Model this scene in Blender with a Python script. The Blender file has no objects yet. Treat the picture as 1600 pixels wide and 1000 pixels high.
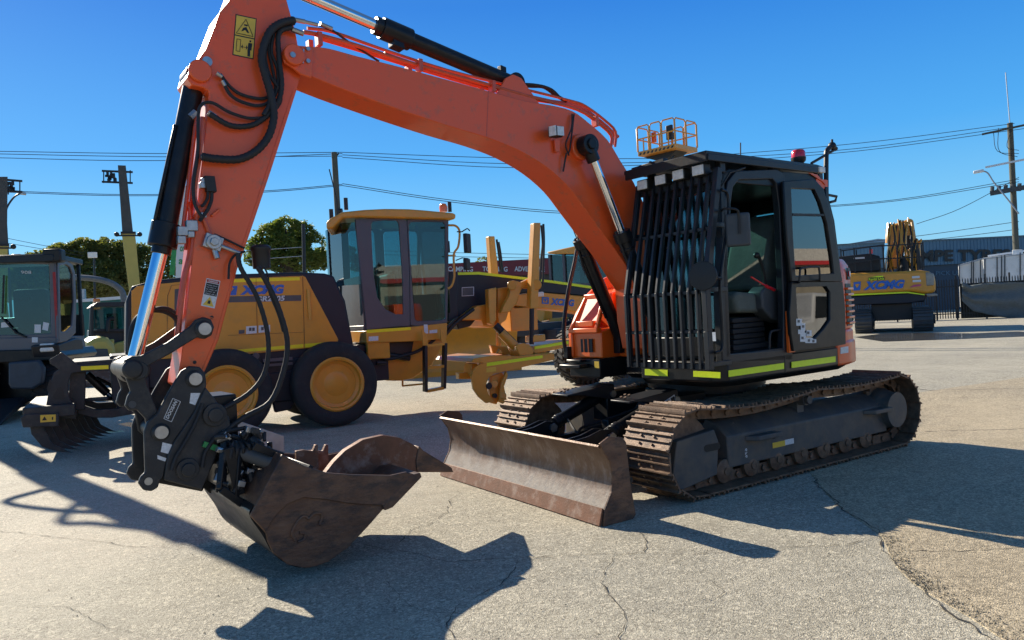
import bpy, math, random
from mathutils import Vector, Matrix, noise
random.seed(7)
R = math.radians
scene = bpy.context.scene
col = scene.collection
# ------------------------------------------------------------ camera
CF, CP = 1167.47, Vector((6.1862, 5.6349, 1.6363))
CYAW, CPITCH, CROLL = -2.153627, -0.0081468, -0.0544192
_fw = Vector((math.cos(CPITCH)*math.cos(CYAW), math.cos(CPITCH)*math.sin(CYAW), math.sin(CPITCH)))
_r0 = Vector((math.sin(CYAW), -math.cos(CYAW), 0)); _u0 = _r0.cross(_fw)
_r = _r0*math.cos(CROLL) + _u0*math.sin(CROLL); _u = -_r0*math.sin(CROLL) + _u0*math.cos(CROLL)
cd = bpy.data.cameras.new('camera'); cam = bpy.data.objects.new('camera', cd); col.objects.link(cam)
cd.sensor_width = 36; cd.lens = CF/1600*36; cd.clip_start = .05; cd.clip_end = 3000
cam.matrix_world = Matrix(((_r.x, _u.x, -_fw.x, CP.x), (_r.y, _u.y, -_fw.y, CP.y), (_r.z, _u.z, -_fw.z, CP.z), (0, 0, 0, 1)))
scene.camera = cam
def ray(px, py): return _fw + (px-800)/CF*_r - (py-500)/CF*_u
def proj(P):
    d = Vector(P)-CP; return (800+CF*d.dot(_r)/d.dot(_fw), 500-CF*d.dot(_u)/d.dot(_fw))
# ------------------------------------------------------------ light
SUN_AZ, SUN_EL = R(-79.5), R(27.3)          # direction towards the sun, measured from +X
scene.view_settings.view_transform = 'Standard'; scene.view_settings.look = 'None'
scene.view_settings.exposure = 0.85; scene.view_settings.gamma = 1
w = bpy.data.worlds.new('World'); scene.world = w; w.use_nodes = True
nt = w.node_tree; bg = nt.nodes['Background']
sky = nt.nodes.new('ShaderNodeTexSky'); sky.sky_type = 'NISHITA'; sky.sun_disc = False
sky.sun_elevation = SUN_EL; sky.sun_rotation = R(90)-SUN_AZ
sky.altitude = 0; sky.air_density = 1.0; sky.dust_density = .1; sky.ozone_density = 3.0
tcs = nt.nodes.new('ShaderNodeTexCoord'); sx = nt.nodes.new('ShaderNodeSeparateXYZ'); nt.links.new(tcs.outputs['Generated'], sx.inputs[0])
rp_ = nt.nodes.new('ShaderNodeValToRGB'); el = rp_.color_ramp.elements                # clear winter sky: pale cyan horizon to deep blue, zenith greyed to neutralise fill
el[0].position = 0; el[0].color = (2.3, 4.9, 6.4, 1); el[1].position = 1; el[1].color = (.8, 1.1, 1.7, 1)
for p_, c_ in ((.09, (1.4, 4.5, 7.2)), (.20, (.40, 3.1, 7.1)), (.38, (.01, 1.55, 5.8)), (.58, (.2, 1.3, 3.6))):
    e_ = el.new(p_); e_.color = (*c_, 1)
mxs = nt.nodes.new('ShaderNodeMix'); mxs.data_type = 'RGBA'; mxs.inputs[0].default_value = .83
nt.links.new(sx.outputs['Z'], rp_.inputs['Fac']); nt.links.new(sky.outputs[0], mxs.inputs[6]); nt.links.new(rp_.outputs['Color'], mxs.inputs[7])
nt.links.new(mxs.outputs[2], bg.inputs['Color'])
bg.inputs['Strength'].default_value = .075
sl = bpy.data.lights.new('sun', 'SUN'); sl.energy = 5.0; sl.angle = R(.5); sl.color = (1, .90, .74)
so = bpy.data.objects.new('sun', sl); col.objects.link(so)
sd = Vector((math.cos(SUN_EL)*math.cos(SUN_AZ), math.cos(SUN_EL)*math.sin(SUN_AZ), math.sin(SUN_EL)))
so.rotation_euler = sd.to_track_quat('Z', 'Y').to_euler(); so.location = (0, -10, 20)
# ------------------------------------------------------------ frames
class Fr:
    def __init__(s, x, y, z=0, ang=0, parent=None):
        s.M = Matrix.Translation((x, y, z)) @ Matrix.Rotation(ang, 4, 'Z'); s.I = s.M.inverted(); s.a = ang
        s.c = s.I @ CP
    def d(s, px, py): return s.I.to_3x3() @ ray(px, py)
    def X(s, px, py, x):
        d = s.d(px, py); return s.c + d*((x-s.c.x)/d.x)
    def Y(s, px, py, y):
        d = s.d(px, py); return s.c + d*((y-s.c.y)/d.y)
    def Z(s, px, py, z):
        d = s.d(px, py); return s.c + d*((z-s.c.z)/d.z)
    def D(s, px, py, t):
        d = s.d(px, py); return s.c + d*t
W0 = Fr(0, 0)
def catmull(P, n=6):
    P = [Vector(p) for p in P]
    if len(P) < 3: return P
    Q = [P[0]*2-P[1]] + P + [P[-1]*2-P[-2]]; out = []
    for i in range(1, len(Q)-2):
        a, b, c, d = Q[i-1:i+3]
        for k in range(n):
            t = k/n; out.append(.5*((2*b)+(c-a)*t+(2*a-5*b+4*c-d)*t*t+(-a+3*b-3*c+d)*t**3))
    out.append(P[-1]); return out
class MB:
    def __init__(s, fr=W0): s.v = []; s.f = []; s.fr = fr; s.parts = []
    def add(s, vs, fs):
        s.parts.append((list(vs), list(fs))); n = len(s.v); s.v += [Vector(v) for v in vs]; s.f += [tuple(i+n for i in f) for f in fs]; return s
    def box(s, x0, x1, y0, y1, z0, z1):
        v = [(x, y, z) for x in (x0, x1) for y in (y0, y1) for z in (z0, z1)]
        return s.add(v, [(0, 1, 3, 2), (4, 6, 7, 5), (0, 4, 5, 1), (2, 3, 7, 6), (0, 2, 6, 4), (1, 5, 7, 3)])
    def obox(s, c, a, b, d):
        c, a, b, d = map(Vector, (c, a, b, d))
        v = [c+a*i+b*j+d*k for i in (-1, 1) for j in (-1, 1) for k in (-1, 1)]
        return s.add(v, [(0, 1, 3, 2), (4, 6, 7, 5), (0, 4, 5, 1), (2, 3, 7, 6), (0, 2, 6, 4), (1, 5, 7, 3)])
    def beam(s, p0, p1, w, h, up=(0, 0, 1)):
        p0, p1, up = Vector(p0), Vector(p1), Vector(up); d = (p1-p0)
        L = d.length; d.normalize(); a = d.cross(up)
        if a.length < 1e-4: a = d.cross(Vector((0, 1, 0)))
        a.normalize(); b = a.cross(d)
        return s.obox((p0+p1)/2, d*L/2, a*w/2, b*h/2)
    def prism(s, pts, a, b, ax='y', scale_b=None):
        n = len(pts); v = []
        for q in (a, b):
            for p in pts:
                if ax == 'y': v.append((p[0], q, p[1]))
                elif ax == 'x': v.append((q, p[0], p[1]))
                else: v.append((p[0], p[1], q))
        f = [tuple(range(n))[::-1], tuple(range(n, 2*n))] + [(i, (i+1) % n, n+(i+1) % n, n+i) for i in range(n)]
        return s.add(v, f)
    def poly(s, pts, thick):                     # polygon of 3D points pushed along thick vector
        n = len(pts); t = Vector(thick); P = [Vector(p) for p in pts]
        return s.add(P+[p+t for p in P], [tuple(range(n))[::-1], tuple(range(n, 2*n))]+[(i, (i+1) % n, n+(i+1) % n, n+i) for i in range(n)])
    def cyl(s, p0, p1, r0, r1=None, n=20):
        r1 = r0 if r1 is None else r1
        p0, p1 = Vector(p0), Vector(p1); d = (p1-p0).normalized(); a = d.orthogonal().normalized(); b = d.cross(a)
        v = []
        for p, r in ((p0, r0), (p1, r1)):
            v += [p+(a*math.cos(2*math.pi*i/n)+b*math.sin(2*math.pi*i/n))*r for i in range(n)]
        return s.add(v, [tuple(range(n))[::-1], tuple(range(n, 2*n))]+[(i, (i+1) % n, n+(i+1) % n, n+i) for i in range(n)])
    def lathe(s, o, d, prof, n=32, caps=True):              # prof: (radius, height)
        o, d = Vector(o), Vector(d).normalized(); a = d.orthogonal().normalized(); b = d.cross(a); v = []; f = []
        for r, h in prof: v += [o+d*h+(a*math.cos(2*math.pi*i/n)+b*math.sin(2*math.pi*i/n))*r for i in range(n)]
        m = len(prof)
        for k in range(m-1):
            for i in range(n): f.append((k*n+i, k*n+(i+1) % n, (k+1)*n+(i+1) % n, (k+1)*n+i))
        if caps: f += [tuple(range(n))[::-1], tuple(range((m-1)*n, m*n))]
        return s.add(v, f)
    def tube(s, P, r, n=8, smooth=0, rib=0):
        P = catmull(P, smooth) if smooth else [Vector(p) for p in P]
        v = []; f = []; m = len(P); a = None
        for k in range(m):
            t = (P[min(k+1, m-1)]-P[max(k-1, 0)]).normalized()
            a = (t.orthogonal() if a is None else a - t*a.dot(t)).normalized(); b = t.cross(a)
            rr = r*(1+(rib if k % 2 else 0)) if not callable(r) else r(k/(m-1))
            v += [P[k]+(a*math.cos(2*math.pi*i/n)+b*math.sin(2*math.pi*i/n))*rr for i in range(n)]
        for k in range(m-1):
            for i in range(n): f.append((k*n+i, k*n+(i+1) % n, (k+1)*n+(i+1) % n, (k+1)*n+i))
        f += [tuple(range(n))[::-1], tuple(range((m-1)*n, m*n))]
        return s.add(v, f)
    def ball(s, c, r, n=14, sz=1, m=8):
        c = Vector(c); pr = [(max(1e-4, r*math.sin(math.pi*k/m)), -r*sz*math.cos(math.pi*k/m)) for k in range(m+1)]
        return s.lathe(c, (0, 0, 1), pr, n)
    def ring(s, outer, inner, a, b, ax='y'):     # two polygons with the same number of points: a framed plate
        n = len(outer); v = []
        def P(p, q): return (p[0], q, p[1]) if ax == 'y' else ((q, p[0], p[1]) if ax == 'x' else (p[0], p[1], q))
        for q in (a, b):
            v += [P(p, q) for p in outer]; v += [P(p, q) for p in inner]
        f = []
        for i in range(n):
            j = (i+1) % n
            f += [(i, n+i, n+j, j), (2*n+i, 2*n+j, 3*n+j, 3*n+i), (i, j, 2*n+j, 2*n+i), (n+i, 3*n+i, 3*n+j, n+j)]
        return s.add(v, f)
    def build(s, name, mat, parent=None, bevel=0, smooth=35, seg=2, solid=0, each=None):
        if (each or (each is None and name in EACH)) and parent and len(s.parts) > 1:
            out = []
            for vs, fs in s.parts:
                q = MB(s.fr); q.add(vs, fs); out.append(q.build(name, mat, parent, bevel, smooth, seg, solid, each=False))
            return out[0]
        base = ROOTM.get(parent.name, Matrix()) if parent else s.fr.M
        T = base.inverted() @ s.fr.M if parent else Matrix()
        me = bpy.data.meshes.new(name); me.from_pydata([T @ v for v in s.v], [], s.f); me.update()
        import bmesh
        bm = bmesh.new(); bm.from_mesh(me); bmesh.ops.recalc_face_normals(bm, faces=bm.faces); bm.to_mesh(me); bm.free()
        if smooth:
            me.shade_smooth(); me.set_sharp_from_angle(angle=R(smooth))
        me.materials.append(mat)
        o = bpy.data.objects.new(name, me); col.objects.link(o)
        if parent: o.parent = parent; ROOTM[o.name] = base
        else: o.matrix_world = s.fr.M; ROOTM[o.name] = s.fr.M
        if solid:
            m = o.modifiers.new('thick', 'SOLIDIFY'); m.thickness = solid; m.offset = 0
        if bevel:
            m = o.modifiers.new('bevel', 'BEVEL'); m.width = bevel; m.segments = seg; m.limit_method = 'ANGLE'; m.angle_limit = R(40)
        return o
ROOTM = {}
EACH = set('''shutoff_valve control_box sticker_print control_lever model_lettering cylinder_barrel roof_drip coupler_pin circle_bracket tilt_cylinder pin wheel_hub side_plate side_reinforcement hitch_plate coupler_plate bucket_link guide_link lug bolt pipe_clamp lift_mast ladder_rail step mounting_ear frame_step
boom_fork ripper_arm ripper_cylinder cylinder_bracket backing_rib reflective_tape sticker lift_hose blade_hose rear_view_mirror pin_retainer door_stickers louvre vent_bar paper_notice
boom_hose lamp_cable arm_cable hitch_hose coupler_hoses seat_bellows roof_lamp reflective_tape ladder_step hose_fitting weld_seam hydraulic_pipe step_box coupler_fittings zinc_fittings
triangular_hole bracket_hole strand_wire switch_gear piston_rod lettering data_sticker side_glass rear_glass strut'''.split())
def thing(name, label, cat, fr=W0, group=None):
    o = bpy.data.objects.new(name, None); col.objects.link(o); o.matrix_world = fr.M; o.empty_display_size = .3
    ROOTM[o.name] = fr.M.copy(); tag(o, label, cat, group); return o
def tag(o, label=None, cat=None, group=None, kind=None):
    if label: o['label'] = label
    if cat: o['category'] = cat
    if group: o['group'] = group
    if kind: o['kind'] = kind
    return o
def P2(f, pts, y, ax='y'):                       # trace pixels on the plane y (or x) of a frame
    if ax == 'y': return [(q.x, q.z) for q in (f.Y(px, py, y) for px, py in pts)]
    if ax == 'x': return [(q.y, q.z) for q in (f.X(px, py, y) for px, py in pts)]
    return [(q.x, q.y) for q in (f.Z(px, py, y) for px, py in pts)]
def text(mb, s, o, u, v, wid, hei, nrm, shear=0, bold=0.02, depth=.003):
    """lettering as thin raised mesh: o lower left corner, u/v unit directions, fitted into wid x hei"""
    c = bpy.data.curves.new('t', 'FONT'); c.body = s; c.shear = shear; c.offset = bold; c.extrude = 0; c.resolution_u = 3
    ob = bpy.data.objects.new('t', c); col.objects.link(ob)
    dg = bpy.context.evaluated_depsgraph_get(); me = bpy.data.meshes.new_from_object(ob.evaluated_get(dg))
    bpy.data.objects.remove(ob)
    xs = [q.co.x for q in me.vertices]; ys = [q.co.y for q in me.vertices]
    x0, x1, y0, y1 = min(xs), max(xs), min(ys), max(ys)
    o, u, v, nrm = Vector(o), Vector(u), Vector(v), Vector(nrm)
    mb.add([o+u*((q.co.x-x0)/(x1-x0)*wid)+v*((q.co.y-y0)/(y1-y0)*hei)+nrm*depth for q in me.vertices], [tuple(p.vertices) for p in me.polygons])
    bpy.data.meshes.remove(me)
def textpx(mb, s, f, quad, plane, ax, shear=0, bold=.02, depth=.004):
    """quad: pixel of lower left, lower right, upper left"""
    g = {'x': f.X, 'y': f.Y, 'z': f.Z}[ax]
    a, b, c = (g(px, py, plane) for px, py in quad)
    u = (b-a); v = (c-a); n = u.cross(v).normalized()
    if n.dot(f.c-a) < 0: n = -n
    text(mb, s, a, u.normalized(), v.normalized(), u.length, v.length, n, shear, bold, depth)
def quadpx(mb, f, q, plane, ax, t=.004):
    g = {'x': f.X, 'y': f.Y, 'z': f.Z}[ax]; P = [g(px, py, plane) for px, py in q]
    n = (P[1]-P[0]).cross(P[2]-P[0]).normalized()
    if n.dot(f.c-P[0]) < 0: n = -n
    mb.poly([p+n*.0005 for p in P], n*t)
# ------------------------------------------------------------ materials
def mat(name, c, rough=.5, metal=0, c2=None, sc=6, amt=.35, bump=0, bsc=80, spec=.5, coat=0, dirt=None, dsc=3, damt=.4, dlo=.5, stretch=None):
    m = bpy.data.materials.new(name); m.use_nodes = True; n = m.node_tree.nodes; l = m.node_tree.links
    b = n['Principled BSDF']; b.inputs['Roughness'].default_value = rough; b.inputs['Metallic'].default_value = metal
    b.inputs['Specular IOR Level'].default_value = spec
    if coat: b.inputs['Coat Weight'].default_value = coat; b.inputs['Coat Roughness'].default_value = .08
    tc = n.new('ShaderNodeTexCoord'); src = tc.outputs['Object']
    if stretch:
        mp = n.new('ShaderNodeMapping'); mp.inputs['Scale'].default_value = stretch; l.new(src, mp.inputs[0]); src = mp.outputs[0]
    def nz(s, d=6, ro=.6):
        t = n.new('ShaderNodeTexNoise'); t.inputs['Scale'].default_value = s; t.inputs['Detail'].default_value = d
        t.inputs['Roughness'].default_value = ro; l.new(src, t.inputs['Vector']); return t.outputs['Fac']
    def ramp(s, lo, hi):
        t = n.new('ShaderNodeMapRange'); t.inputs['From Min'].default_value = lo; t.inputs['From Max'].default_value = hi
        l.new(s, t.inputs['Value']); return t.outputs[0]
    def mix(f, a, bb):
        t = n.new('ShaderNodeMix'); t.data_type = 'RGBA'
        l.new(f, t.inputs[0])
        for i, x in ((6, a), (7, bb)):
            if isinstance(x, tuple): t.inputs[i].default_value = (*x, 1)
            else: l.new(x, t.inputs[i])
        return t.outputs[2]
    c2 = c2 or tuple(x*(1-amt) for x in c)
    fac = ramp(nz(sc), .3, .75); out = mix(fac, c, c2)
    if dirt:
        fd = ramp(nz(dsc, 10, .7), dlo, dlo+.16); mm = n.new('ShaderNodeMath'); mm.operation = 'MULTIPLY'; mm.inputs[1].default_value = damt
        l.new(fd, mm.inputs[0]); out = mix(mm.outputs[0], out, dirt)
    l.new(out, b.inputs['Base Color'])
    rr = n.new('ShaderNodeMapRange'); rr.inputs['To Min'].default_value = max(0, rough-.1); rr.inputs['To Max'].default_value = min(1, rough+.12)
    l.new(nz(sc*3), rr.inputs['Value']); l.new(rr.outputs[0], b.inputs['Roughness'])
    if bump:
        bp = n.new('ShaderNodeBump'); bp.inputs['Strength'].default_value = bump; bp.inputs['Distance'].default_value = .01
        l.new(nz(bsc), bp.inputs['Height']); l.new(bp.outputs[0], b.inputs['Normal'])
    return m
def glass(name, tint=(.6, .75, .75), rough=.01, a=1.6):
    m = bpy.data.materials.new(name); m.use_nodes = True; n = m.node_tree.nodes; l = m.node_tree.links
    n.remove(n['Principled BSDF']); out = n['Material Output']
    tr = n.new('ShaderNodeBsdfTransparent'); tr.inputs[0].default_value = (*tint, 1)
    gl_ = n.new('ShaderNodeBsdfGlossy'); gl_.inputs['Roughness'].default_value = rough
    fr = n.new('ShaderNodeFresnel'); fr.inputs['IOR'].default_value = 1.5
    mu = n.new('ShaderNodeMath'); mu.operation = 'MULTIPLY_ADD'; mu.inputs[1].default_value = a; mu.inputs[2].default_value = .03; mu.use_clamp = True; l.new(fr.outputs[0], mu.inputs[0])
    mx = n.new('ShaderNodeMixShader'); l.new(mu.outputs[0], mx.inputs[0])
    l.new(tr.outputs[0], mx.inputs[1]); l.new(gl_.outputs[0], mx.inputs[2]); l.new(mx.outputs[0], out.inputs['Surface'])
    return m
def emis(name, c, e):
    m = mat(name, c, .3); b = m.node_tree.nodes['Principled BSDF']
    b.inputs['Emission Color'].default_value = (*c, 1); b.inputs['Emission Strength'].default_value = e; return m
M = {}
M['orange'] = mat('orange_paint', (.86, .10, .012), .36, sc=1.3, amt=.12, c2=(.76, .11, .022), dirt=(.34, .13, .07), dsc=9, damt=.6, dlo=.55, coat=.2)
M['orange2'] = mat('bright_orange_panel', (.90, .14, .012), .32, sc=2, amt=.08, coat=.3)
M['pipe'] = mat('orange_steel_pipe', (.62, .09, .03), .35, sc=20, amt=.25, coat=.2)
M['black'] = mat('black_paint', (.011, .012, .014), .33, sc=5, amt=.3, dirt=(.05, .042, .033), dsc=6, damt=.3, spec=.3)
M['guard'] = mat('charcoal_powder_coat', (.018, .020, .024), .40, sc=8, spec=.4, amt=.3)
M['darkgrey'] = mat('dark_grey_cast_steel', (.028, .030, .032), .48, sc=6, amt=.4, spec=.4, dirt=(.10, .085, .07), dsc=8, damt=.4, bump=.15)
M['frame'] = mat('dusty_grey_track_frame', (.085, .083, .080), .6, sc=5, amt=.3, dirt=(.15, .115, .08), dsc=4, damt=.6, dlo=.45)
M['rubber'] = mat('black_rubber', (.018, .018, .019), .65, sc=20, amt=.3)
M['tyre'] = mat('dusty_tyre_rubber', (.022, .022, .023), .8, sc=10, amt=.3, dirt=(.07, .062, .05), dsc=5, damt=.4)
M['chrome'] = mat('chromed_rod', (.75, .77, .8), .08, 1, sc=3, amt=.05)
M['steel'] = mat('zinc_plated_steel', (.45, .46, .46), .35, .9, sc=20, amt=.3)
M['rust'] = mat('rust_brown_track_steel', (.115, .066, .040), .6, .3, c2=(.25, .16, .10), sc=14, dirt=(.045, .033, .026), dsc=10, damt=.6, bump=.4, bsc=90)
M['rustedge'] = mat('rusty_cutting_edge', (.20, .085, .045), .65, .2, c2=(.12, .055, .03), sc=14, dirt=(.38, .3, .25), dsc=8, damt=.5, bump=.3)
M['bucket'] = mat('worn_brown_bucket_steel', (.105, .052, .030), .5, .3, c2=(.20, .115, .07), sc=4, dirt=(.035, .03, .03), dsc=5, damt=.8, dlo=.47, bump=.5, bsc=22, stretch=(1, 1, 2.2))
M['blade'] = mat('worn_dozer_blade_steel', (.115, .062, .038), .42, .4, c2=(.19, .125, .085), sc=5, dirt=(.34, .29, .26), dsc=4, damt=.6, dlo=.5, bump=.25, bsc=50, stretch=(1, 1.7, .8))
M['yellow'] = mat('ochre_yellow_paint', (.68, .295, .024), .36, sc=3, amt=.12, coat=.2, dirt=(.46, .25, .05), dsc=6, damt=.3)
M['yellow2'] = mat('pale_yellow_paint', (.55, .42, .09), .45, sc=3, amt=.15)
M['navy'] = mat('navy_black_paint', (.016, .021, .032), .45, sc=3, amt=.2, spec=.35)
M['mauve'] = mat('grey_cab_paint', (.085, .082, .095), .4, sc=3, amt=.15)
M['greycab'] = mat('mid_grey_cab_paint', (.12, .12, .13), .4, sc=3, amt=.15)
M['strip'] = mat('fluorescent_yellow_tape', (.78, .95, .01), .35, sc=30, amt=.12)
M['stripy'] = mat('yellow_reflective_tape', (.98, .78, .01), .35, sc=30, amt=.1)
M['blue'] = mat('blue_lettering', (.012, .13, .50), .4, sc=20, amt=.1)
M['white'] = mat('white_paint', (.72, .72, .70), .4, sc=1, amt=.12, dirt=(.4, .38, .34), dsc=2, damt=.4)
M['sticker'] = mat('white_sticker', (.75, .76, .76), .4, sc=60, amt=.35)
M['ysticker'] = mat('yellow_warning_sticker', (.78, .50, .05), .4, sc=30, amt=.1)
M['ink'] = mat('black_ink', (.012, .012, .012), .5)
M['redink'] = mat('red_ink', (.45, .02, .02), .5)
M['green'] = mat('green_print', (.03, .30, .08), .5)
M['grey'] = mat('mid_grey_print', (.10, .10, .10), .5)
M['lens'] = mat('clear_lamp_lens', (.85, .82, .76), .15, 0, sc=40, amt=.3, bump=.4, bsc=120)
M['redlens'] = mat('red_beacon_lens', (.75, .02, .03), .15, sc=10, amt=.2, coat=.5)
M['orglens'] = mat('amber_beacon_lens', (.9, .20, .01), .15, sc=10, amt=.2, coat=.5)
M['seat'] = mat('grey_green_seat_cover', (.13, .145, .12), .9, sc=8, amt=.3, bump=.5, bsc=20)
M['inter'] = mat('grey_cab_plastic', (.06, .066, .07), .55, sc=6, amt=.3)
M['glass'] = glass('cab_glass', (.62, .78, .80))
M['lowglass'] = glass('lower_door_glass', (.30, .36, .38), .01, 1.3)
M['dglass'] = glass('tinted_door_glass', (.13, .17, .19), .01, 2.6)
M['rglass'] = glass('green_cab_glass', (.36, .60, .62), .01, 1.1)
M['timber'] = mat('grey_timber', (.10, .10, .075), .85, sc=3, amt=.4, stretch=(6, 6, .5))
M['wire'] = mat('black_cable', (.03, .03, .035), .6)
M['galv'] = mat('galvanised_steel', (.42, .44, .46), .45, .6, sc=10, amt=.25)

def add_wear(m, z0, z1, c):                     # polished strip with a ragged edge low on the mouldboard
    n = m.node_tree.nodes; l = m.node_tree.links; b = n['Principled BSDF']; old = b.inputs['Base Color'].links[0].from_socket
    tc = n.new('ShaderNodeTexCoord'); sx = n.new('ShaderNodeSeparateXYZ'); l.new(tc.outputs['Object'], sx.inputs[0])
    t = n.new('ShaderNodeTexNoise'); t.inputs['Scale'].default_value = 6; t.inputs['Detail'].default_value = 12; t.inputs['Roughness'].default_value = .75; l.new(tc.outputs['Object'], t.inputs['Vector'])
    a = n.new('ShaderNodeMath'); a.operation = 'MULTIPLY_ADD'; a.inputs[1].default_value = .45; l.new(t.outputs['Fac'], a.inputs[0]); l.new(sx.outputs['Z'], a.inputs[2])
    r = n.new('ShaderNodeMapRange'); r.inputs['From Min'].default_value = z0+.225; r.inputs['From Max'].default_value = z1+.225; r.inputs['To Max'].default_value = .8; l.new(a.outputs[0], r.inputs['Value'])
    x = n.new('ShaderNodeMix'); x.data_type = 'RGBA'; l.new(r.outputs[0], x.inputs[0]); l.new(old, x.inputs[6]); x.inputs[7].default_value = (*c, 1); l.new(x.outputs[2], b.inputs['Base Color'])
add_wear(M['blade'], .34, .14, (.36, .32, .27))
# ============================================================ EXCAVATOR
U = W0; S = Fr(0, 0, 0, .0435)
EX = thing('excavator', 'big orange tracked excavator with black barred cab, dozer blade and worn brown bucket', 'excavator')
# ---- tracks
def track_path(n=47):
    rf, cf, cr = .365, Vector((1.52, .40)), Vector((-1.53, .40)); P = []
    for i in range(60): P.append((cr.x+(cf.x-cr.x)*i/60, .035))            # bottom run, rear to front
    for i in range(30): a = -math.pi/2+math.pi*i/30; P.append((cf.x+rf*math.cos(a), cf.y+rf*math.sin(a)))
    for i in range(61):
        t = i/60; x = cf.x+(cr.x-cf.x)*t; z = .765
        z -= .055*math.sin(math.pi*min(1, t/.54)) if t < .54 else .03*math.sin(math.pi*(t-.54)/.46)
        P.append((x, z))
    for i in range(1, 30): a = math.pi/2+math.pi*i/30; P.append((cr.x+rf*math.cos(a), cr.y+rf*math.sin(a)))
    P = [Vector(p) for p in P]; L = [0]
    for i in range(len(P)): L.append(L[-1]+(P[(i+1) % len(P)]-P[i]).length)
    T = L[-1]; out = []
    for k in range(n):
        s = T*k/n; i = max(j for j in range(len(P)) if L[j] <= s); q = P[i].lerp(P[(i+1) % len(P)], (s-L[i])/(L[i+1]-L[i]))
        s2 = (s+T/n*.5) % T; i2 = max(j for j in range(len(P)) if L[j] <= s2); q2 = P[i2].lerp(P[(i2+1) % len(P)], (s2-L[i2])/(L[i2+1]-L[i2]))
        out.append((q, (q2-q).normalized()))
    return out, T/n
def make_track(ys):
    y0, y1 = (.75, 1.295) if ys > 0 else (-1.295, -.75); yc = (y0+y1)/2
    path, pitch = track_path()
    mb = MB(U); ch = MB(U)
    for q, t in path:
        nrm = Vector((t.y, -t.x))                                           # outward (run goes counter-clockwise)
        def V(a, b, y): p = q+t*a+nrm*b; return (p.x, y, p.y)
        h = pitch*.5
        prof = [(-h+.004, -.012), (-h+.004, .004), (-h+.014, .030), (-h+.024, .030), (-h+.030, .005), (-.006, .003), (-.004, .022), (.006, .022), (.010, .003), (h*.55, .004), (h*.6, .024), (h*.72, .024), (h*.78, .002), (h+.012, .000), (h+.012, -.012)]
        n = len(prof); vs = [V(a, b, y0) for a, b in prof]+[V(a, b, y1) for a, b in prof]
        mb.add(vs, [tuple(range(n)), tuple(range(2*n-1, n-1, -1))]+[(i, (i+1) % n, n+(i+1) % n, n+i) for i in range(n)])
        for dy in (-.075, .075):
            for a in (-.035, .03): mb.cyl(V(a, .0, yc+dy), V(a, .018, yc+dy), .012, n=6)
            ch.obox(V(0, -.06, yc+dy), Vector(V(h*1.05, -.06, yc+dy))-Vector(V(0, -.06, yc+dy)), (0, .016, 0), Vector(V(0, -.015, yc+dy))-Vector(V(0, -.06, yc+dy)))
        ch.cyl(V(-h, -.06, yc-.11), V(-h, -.06, yc+.11), .026, n=10)
    tr = mb.build('track', M['rust'], EX, bevel=0, smooth=30)
    ch.build('link_chain', M['rust'], tr)
    m = MB(U); m.lathe((1.52, yc-.07, .40), (0, 1, 0), [(.1, -.04), (.29, -.02), (.29, .03), (.22, .035), (.22, .105), (.29, .11), (.29, .16), (.1, .18)], 36); m.build('idler', M['rust'], tr)
    m = MB(U)
    teeth = []
    for k in range(42):
        a = 2*math.pi*k/42; rr = .30 if k % 2 else .25; teeth.append((-1.53+rr*math.cos(a), .4+rr*math.sin(a)))
    m.prism(teeth, yc-.02, yc+.02); m.build('sprocket', M['rust'], tr)
    so_ = 1 if ys > 0 else -1
    m = MB(U); m.lathe((-1.53, yc, .40), (0, so_, 0), [(.22, -.2), (.22, .06), (.20, .12), (.188, .14), (.185, .225), (.02, .227)], 32)
    m.build('final_drive_cover', M['frame'], tr)
    for k in range(7):
        x = -1.08+.36*k; m = MB(U)
        m.lathe((x, yc-.13, .155), (0, 1, 0), [(.05, -.02), (.105, 0), (.105, .04), (.08, .05), (.08, .21), (.105, .22), (.105, .26), (.05, .28)], 20)
        m.cyl((x, yc-.17, .155), (x, yc+.16, .155), .035, n=10); m.build('track_roller', M['rust'], tr)
    m = MB(U); m.cyl((-.12, yc-.13, .655), (-.12, yc+.13, .655), .055); m.cyl((-.12, yc+.13, .655), (-.12, yc+.17, .655), .04); m.box(-.17, -.07, yc-.06, yc+.06, .50, .64); m.build('carrier_roller', M['frame'], tr)
    # side frame
    yo = 1.17 if ys > 0 else -.85; yi = .87 if ys > 0 else -1.17
    m = MB(U)
    face = [(1.02, .20), (1.02, .455), (-1.50, .44), (-1.56, .40), (-1.56, .20)]
    sec = [(1.17, .175), (1.17, .455), (1.03, .57), (.92, .59), (.87, .5), (.87, .175)] if ys > 0 else [(-1.17, .2), (-1.17, .445), (-1.05, .57), (-.85, .58), (-.85, .2)]
    m.prism([(a, b) for a, b in sec], -1.45, 1.05, 'x'); m.build('side_frame', M['frame'], tr, bevel=.012)
    # front idler guard
    m = MB(U); ya, yb = (1.12, 1.20) if ys > 0 else (-1.2, -1.12)
    pg = P2(U, [(1058, 690), (1116, 671), (1123, 690), (1121, 742), (1063, 768), (1052, 740)], 1.2)
    hole = [(sum(p[0] for p in pg)/6+.07*math.cos(a)*1.0, .40+.045*math.sin(a)) for a in [R(60*k+30) for k in range(6)]]
    m.prism(pg, ya-.22 if ys > 0 else ya, yb)
    m.build('idler_guard', M['frame'], tr, bevel=.01)
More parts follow.
